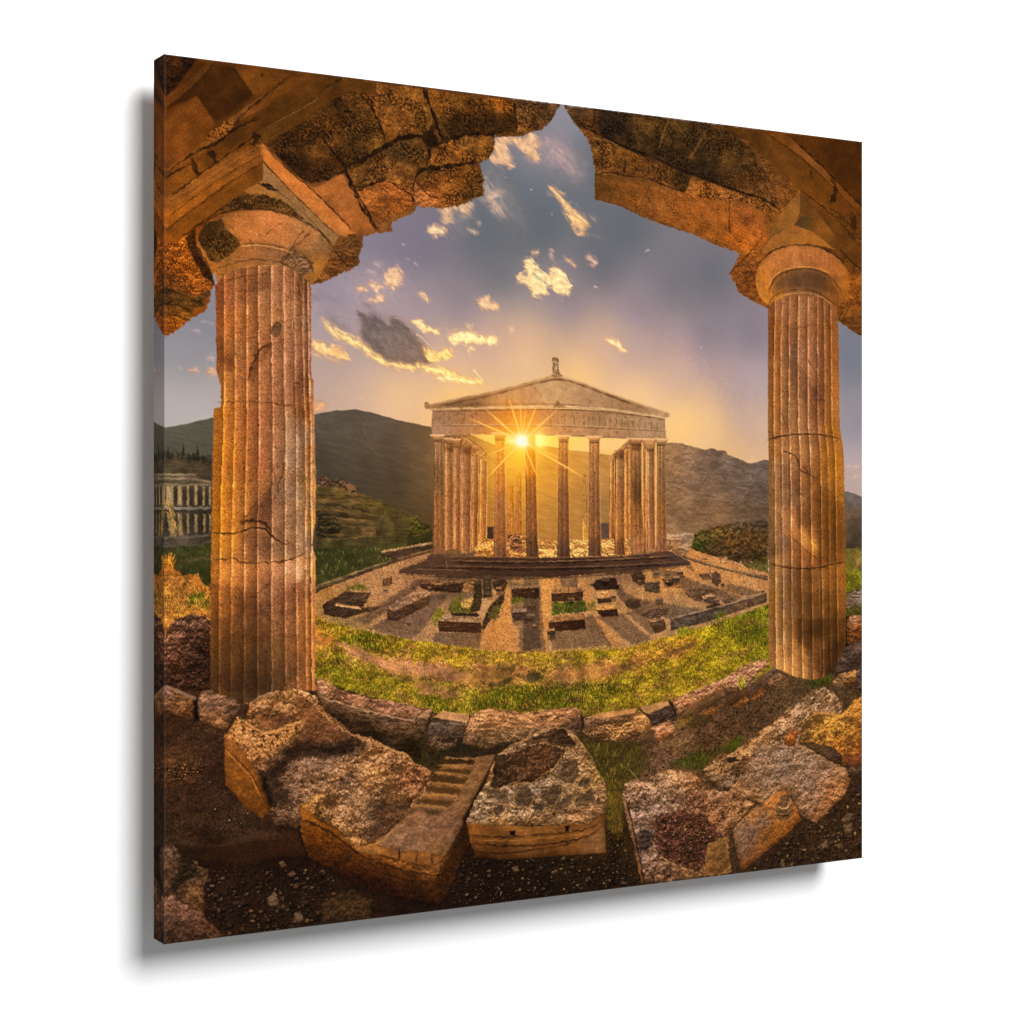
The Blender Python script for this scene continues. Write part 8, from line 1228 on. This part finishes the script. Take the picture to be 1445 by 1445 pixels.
MW, nt, b = node_mat('white_wall_paint')
n = nt.nodes.new('ShaderNodeTexNoise'); n.inputs['Scale'].default_value = 240; n.inputs['Detail'].default_value = 3
mx = nt.nodes.new('ShaderNodeMix'); mx.data_type = 'RGBA'
mx.inputs['A'].default_value = (.86, .86, .86, 1); mx.inputs['B'].default_value = (.88, .88, .88, 1)
nt.links.new(n.outputs['Fac'], mx.inputs['Factor']); nt.links.new(mx.outputs['Result'], b.inputs['Base Color'])
bp = nt.nodes.new('ShaderNodeBump'); bp.inputs['Strength'].default_value = .05; bp.inputs['Distance'].default_value = .0005
nt.links.new(n.outputs['Fac'], bp.inputs['Height']); nt.links.new(bp.outputs['Normal'], b.inputs['Normal'])
b.inputs['Roughness'].default_value = .9; b.inputs['Specular IOR Level'].default_value = .05

MB, nt, b = node_mat('brown_backing')
n = nt.nodes.new('ShaderNodeTexNoise'); n.inputs['Scale'].default_value = 90
cr = nt.nodes.new('ShaderNodeValToRGB'); cr.color_ramp.elements[0].color = (.20, .13, .08, 1); cr.color_ramp.elements[1].color = (.28, .19, .12, 1)
nt.links.new(n.outputs['Fac'], cr.inputs['Fac']); nt.links.new(cr.outputs['Color'], b.inputs['Base Color'])
b.inputs['Roughness'].default_value = .85

def mesh_obj(name, co, quads, mat, parent=None, ink=None):
    me = bpy.data.meshes.new(name)
    nv, nf = len(co), len(quads)
    me.vertices.add(nv); me.vertices.foreach_set('co', np.ascontiguousarray(co, np.float32).ravel())
    me.loops.add(nf * 4); me.loops.foreach_set('vertex_index', np.ascontiguousarray(quads, np.int32).ravel())
    me.polygons.add(nf); me.polygons.foreach_set('loop_start', np.arange(0, nf * 4, 4, dtype=np.int32))
    if ink is not None:
        a = me.attributes.new('ink', 'FLOAT_COLOR', 'POINT')
        a.data.foreach_set('color', np.c_[ink, np.ones(nv, np.float32)].astype(np.float32).ravel())
    me.update(calc_edges=True); me.validate()
    me.materials.append(mat)
    o = bpy.data.objects.new(name, me); col.objects.link(o)
    if parent is not None: o.parent = parent
    return o

root = bpy.data.objects.new('canvas_print', None); col.objects.link(root)
OX, OY, OZ = W_ / 2, T_, 0.0                 # the thing's base: middle of its lower back edge
root.location = (OX, OY, OZ); root.empty_display_size = .05
root['label'] = 'square canvas print of a sunset temple between two broken columns on a white wall'
root['category'] = 'canvas print'

# front face: one grid of cloth, cut along the outlines of what is printed on it
g = np.arange(N) / (N - 1.0)
gx = RF + g * (W_ - 2 * RF) - OX
gz = H_ - (RF + g * (H_ - 2 * RF)) - OZ
face_reg = reg[:-1, :-1]
objs = {}
for rid, (name, par, label) in enumerate(regions):
    jj, ii = np.nonzero(face_reg == rid)
    if len(jj) < 6:
        objs[rid] = objs.get(par); continue
    a = jj * N + ii
    q = np.stack([a, a + N, a + N + 1, a + 1], 1)
    u, inv = np.unique(q.ravel(), return_inverse=True)
    co = np.stack([gx[u % N], np.full(len(u), -OY), gz[u // N]], 1)
    o = mesh_obj(name, co, inv.reshape(-1, 4), MI, objs[par] if par is not None else root, lin.reshape(-1, 3)[u])
    if label: o['label'] = label
    objs[rid] = o

# the cloth folded round the stretcher: the picture mirrored on the four edges
arc = [(RF * (1 - math.sin(t)), RF * (1 - math.cos(t))) for t in np.linspace(0, math.pi / 2, 6)]    # inset, depth
prof = arc + [(0, d) for d in np.linspace(RF + .001, T_, 24)]
pl = np.r_[0, np.cumsum(np.hypot(*np.diff(np.array(prof), axis=0).T))]
def wrap(side):
    n = N; m = len(prof); s = np.arange(n) / (n - 1.0)
    ins = np.array([p[0] for p in prof]); dep = np.array([p[1] for p in prof])
    idx = np.clip((pl / (W_ / (N - 1))).round().astype(int), 0, N - 1)
    if side in 'LR':
        z = np.repeat((H_ - s * H_)[:, None], m, 1); x = np.repeat((ins if side == 'L' else W_ - ins)[None], n, 0)
        c = lin[:, idx if side == 'L' else N - 1 - idx]
    else:
        x = np.repeat((s * W_)[:, None], m, 1); z = np.repeat((H_ - ins if side == 'T' else ins)[None], n, 0)
        c = lin[idx if side == 'T' else N - 1 - idx].transpose(1, 0, 2)
    c = c * 1.0
    c[:, 1:6] = c[:, 1:6] * 1.15 + .012               # edge highlight painted into the ink, a paler line along the fold
    y = np.repeat(dep[None], n, 0)
    co = np.stack([x - OX, y - OY, z - OZ], 2).reshape(-1, 3)
    jj, ii = np.mgrid[0:n - 1, 0:m - 1]; a = (jj * m + ii).ravel()
    q = np.stack([a, a + 1, a + m + 1, a + m], 1)
    if side in 'LB': q = q[:, ::-1]
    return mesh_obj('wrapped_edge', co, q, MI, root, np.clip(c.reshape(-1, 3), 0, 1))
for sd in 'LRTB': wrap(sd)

bz = .004
mesh_obj('backing_board', np.array([(bz - OX, -.0005, bz), (W_ - bz - OX, -.0005, bz), (W_ - bz - OX, -.0005, H_ - bz), (bz - OX, -.0005, H_ - bz),
         (bz - OX, -.006, bz), (W_ - bz - OX, -.006, bz), (W_ - bz - OX, -.006, H_ - bz), (bz - OX, -.006, H_ - bz)]),
         np.array([(3, 2, 1, 0), (4, 5, 6, 7), (0, 1, 5, 4), (1, 2, 6, 5), (2, 3, 7, 6), (3, 0, 4, 7)]), MB, root)

yw = T_ + GAP
wall = mesh_obj('wall', np.array([(-5, yw, -3), (8, yw, -3), (8, yw, 5), (-5, yw, 5), (-5, yw + .1, -3), (8, yw + .1, -3), (8, yw + .1, 5), (-5, yw + .1, 5)]),
         np.array([(0, 1, 2, 3), (7, 6, 5, 4), (4, 5, 1, 0), (5, 6, 2, 1), (6, 7, 3, 2), (7, 4, 0, 3)]), MW)
wall['kind'] = 'structure'
wall['label'] = 'plain white wall behind the canvas'

# light: one large soft lamp from the upper right, and the pale room around
wd = bpy.data.worlds.new('World'); sc.world = wd; wd.use_nodes = True
bg = wd.node_tree.nodes['Background']; bg.inputs['Color'].default_value = (1, 1, 1, 1); bg.inputs['Strength'].default_value = .29
la = bpy.data.lights.new('softbox', 'AREA'); la.shape = 'DISK'; la.size = 6.0; la.energy = 2560
lo = bpy.data.objects.new('softbox', la); col.objects.link(lo)
import mathutils
tgt = mathutils.Vector((W_ / 2, 0, H_ / 2)); dirv = mathutils.Vector((.16, -1, .60)).normalized()
lo.location = tgt + dirv * 12.0
lo.rotation_euler = (tgt - lo.location).to_track_quat('-Z', 'Y').to_euler()

# camera
X0 = (232 - 722.5) / 2650
rt = mathutils.Vector((math.cos(TH), -math.sin(TH), 0)); fw = mathutils.Vector((math.sin(TH), math.cos(TH), 0))
cam = bpy.data.cameras.new('camera'); co_ = bpy.data.objects.new('camera', cam); col.objects.link(co_)
cp = -(rt * (X0 * D) + fw * D); co_.location = (cp.x, cp.y, (1333 - 709.6) / 2650 * D)
co_.rotation_euler = (math.pi / 2, 0, -TH)
cam.sensor_width = 36; cam.lens = 2650 / 1445 * 36; cam.shift_y = -(722.5 - 709.6) / 1445
cam.clip_start = .05; cam.clip_end = 100
sc.camera = co_

sc.view_settings.view_transform = 'Standard'; sc.view_settings.look = 'None'
sc.view_settings.exposure = 0; sc.view_settings.gamma = 1; sc.view_settings.use_curve_mapping = False
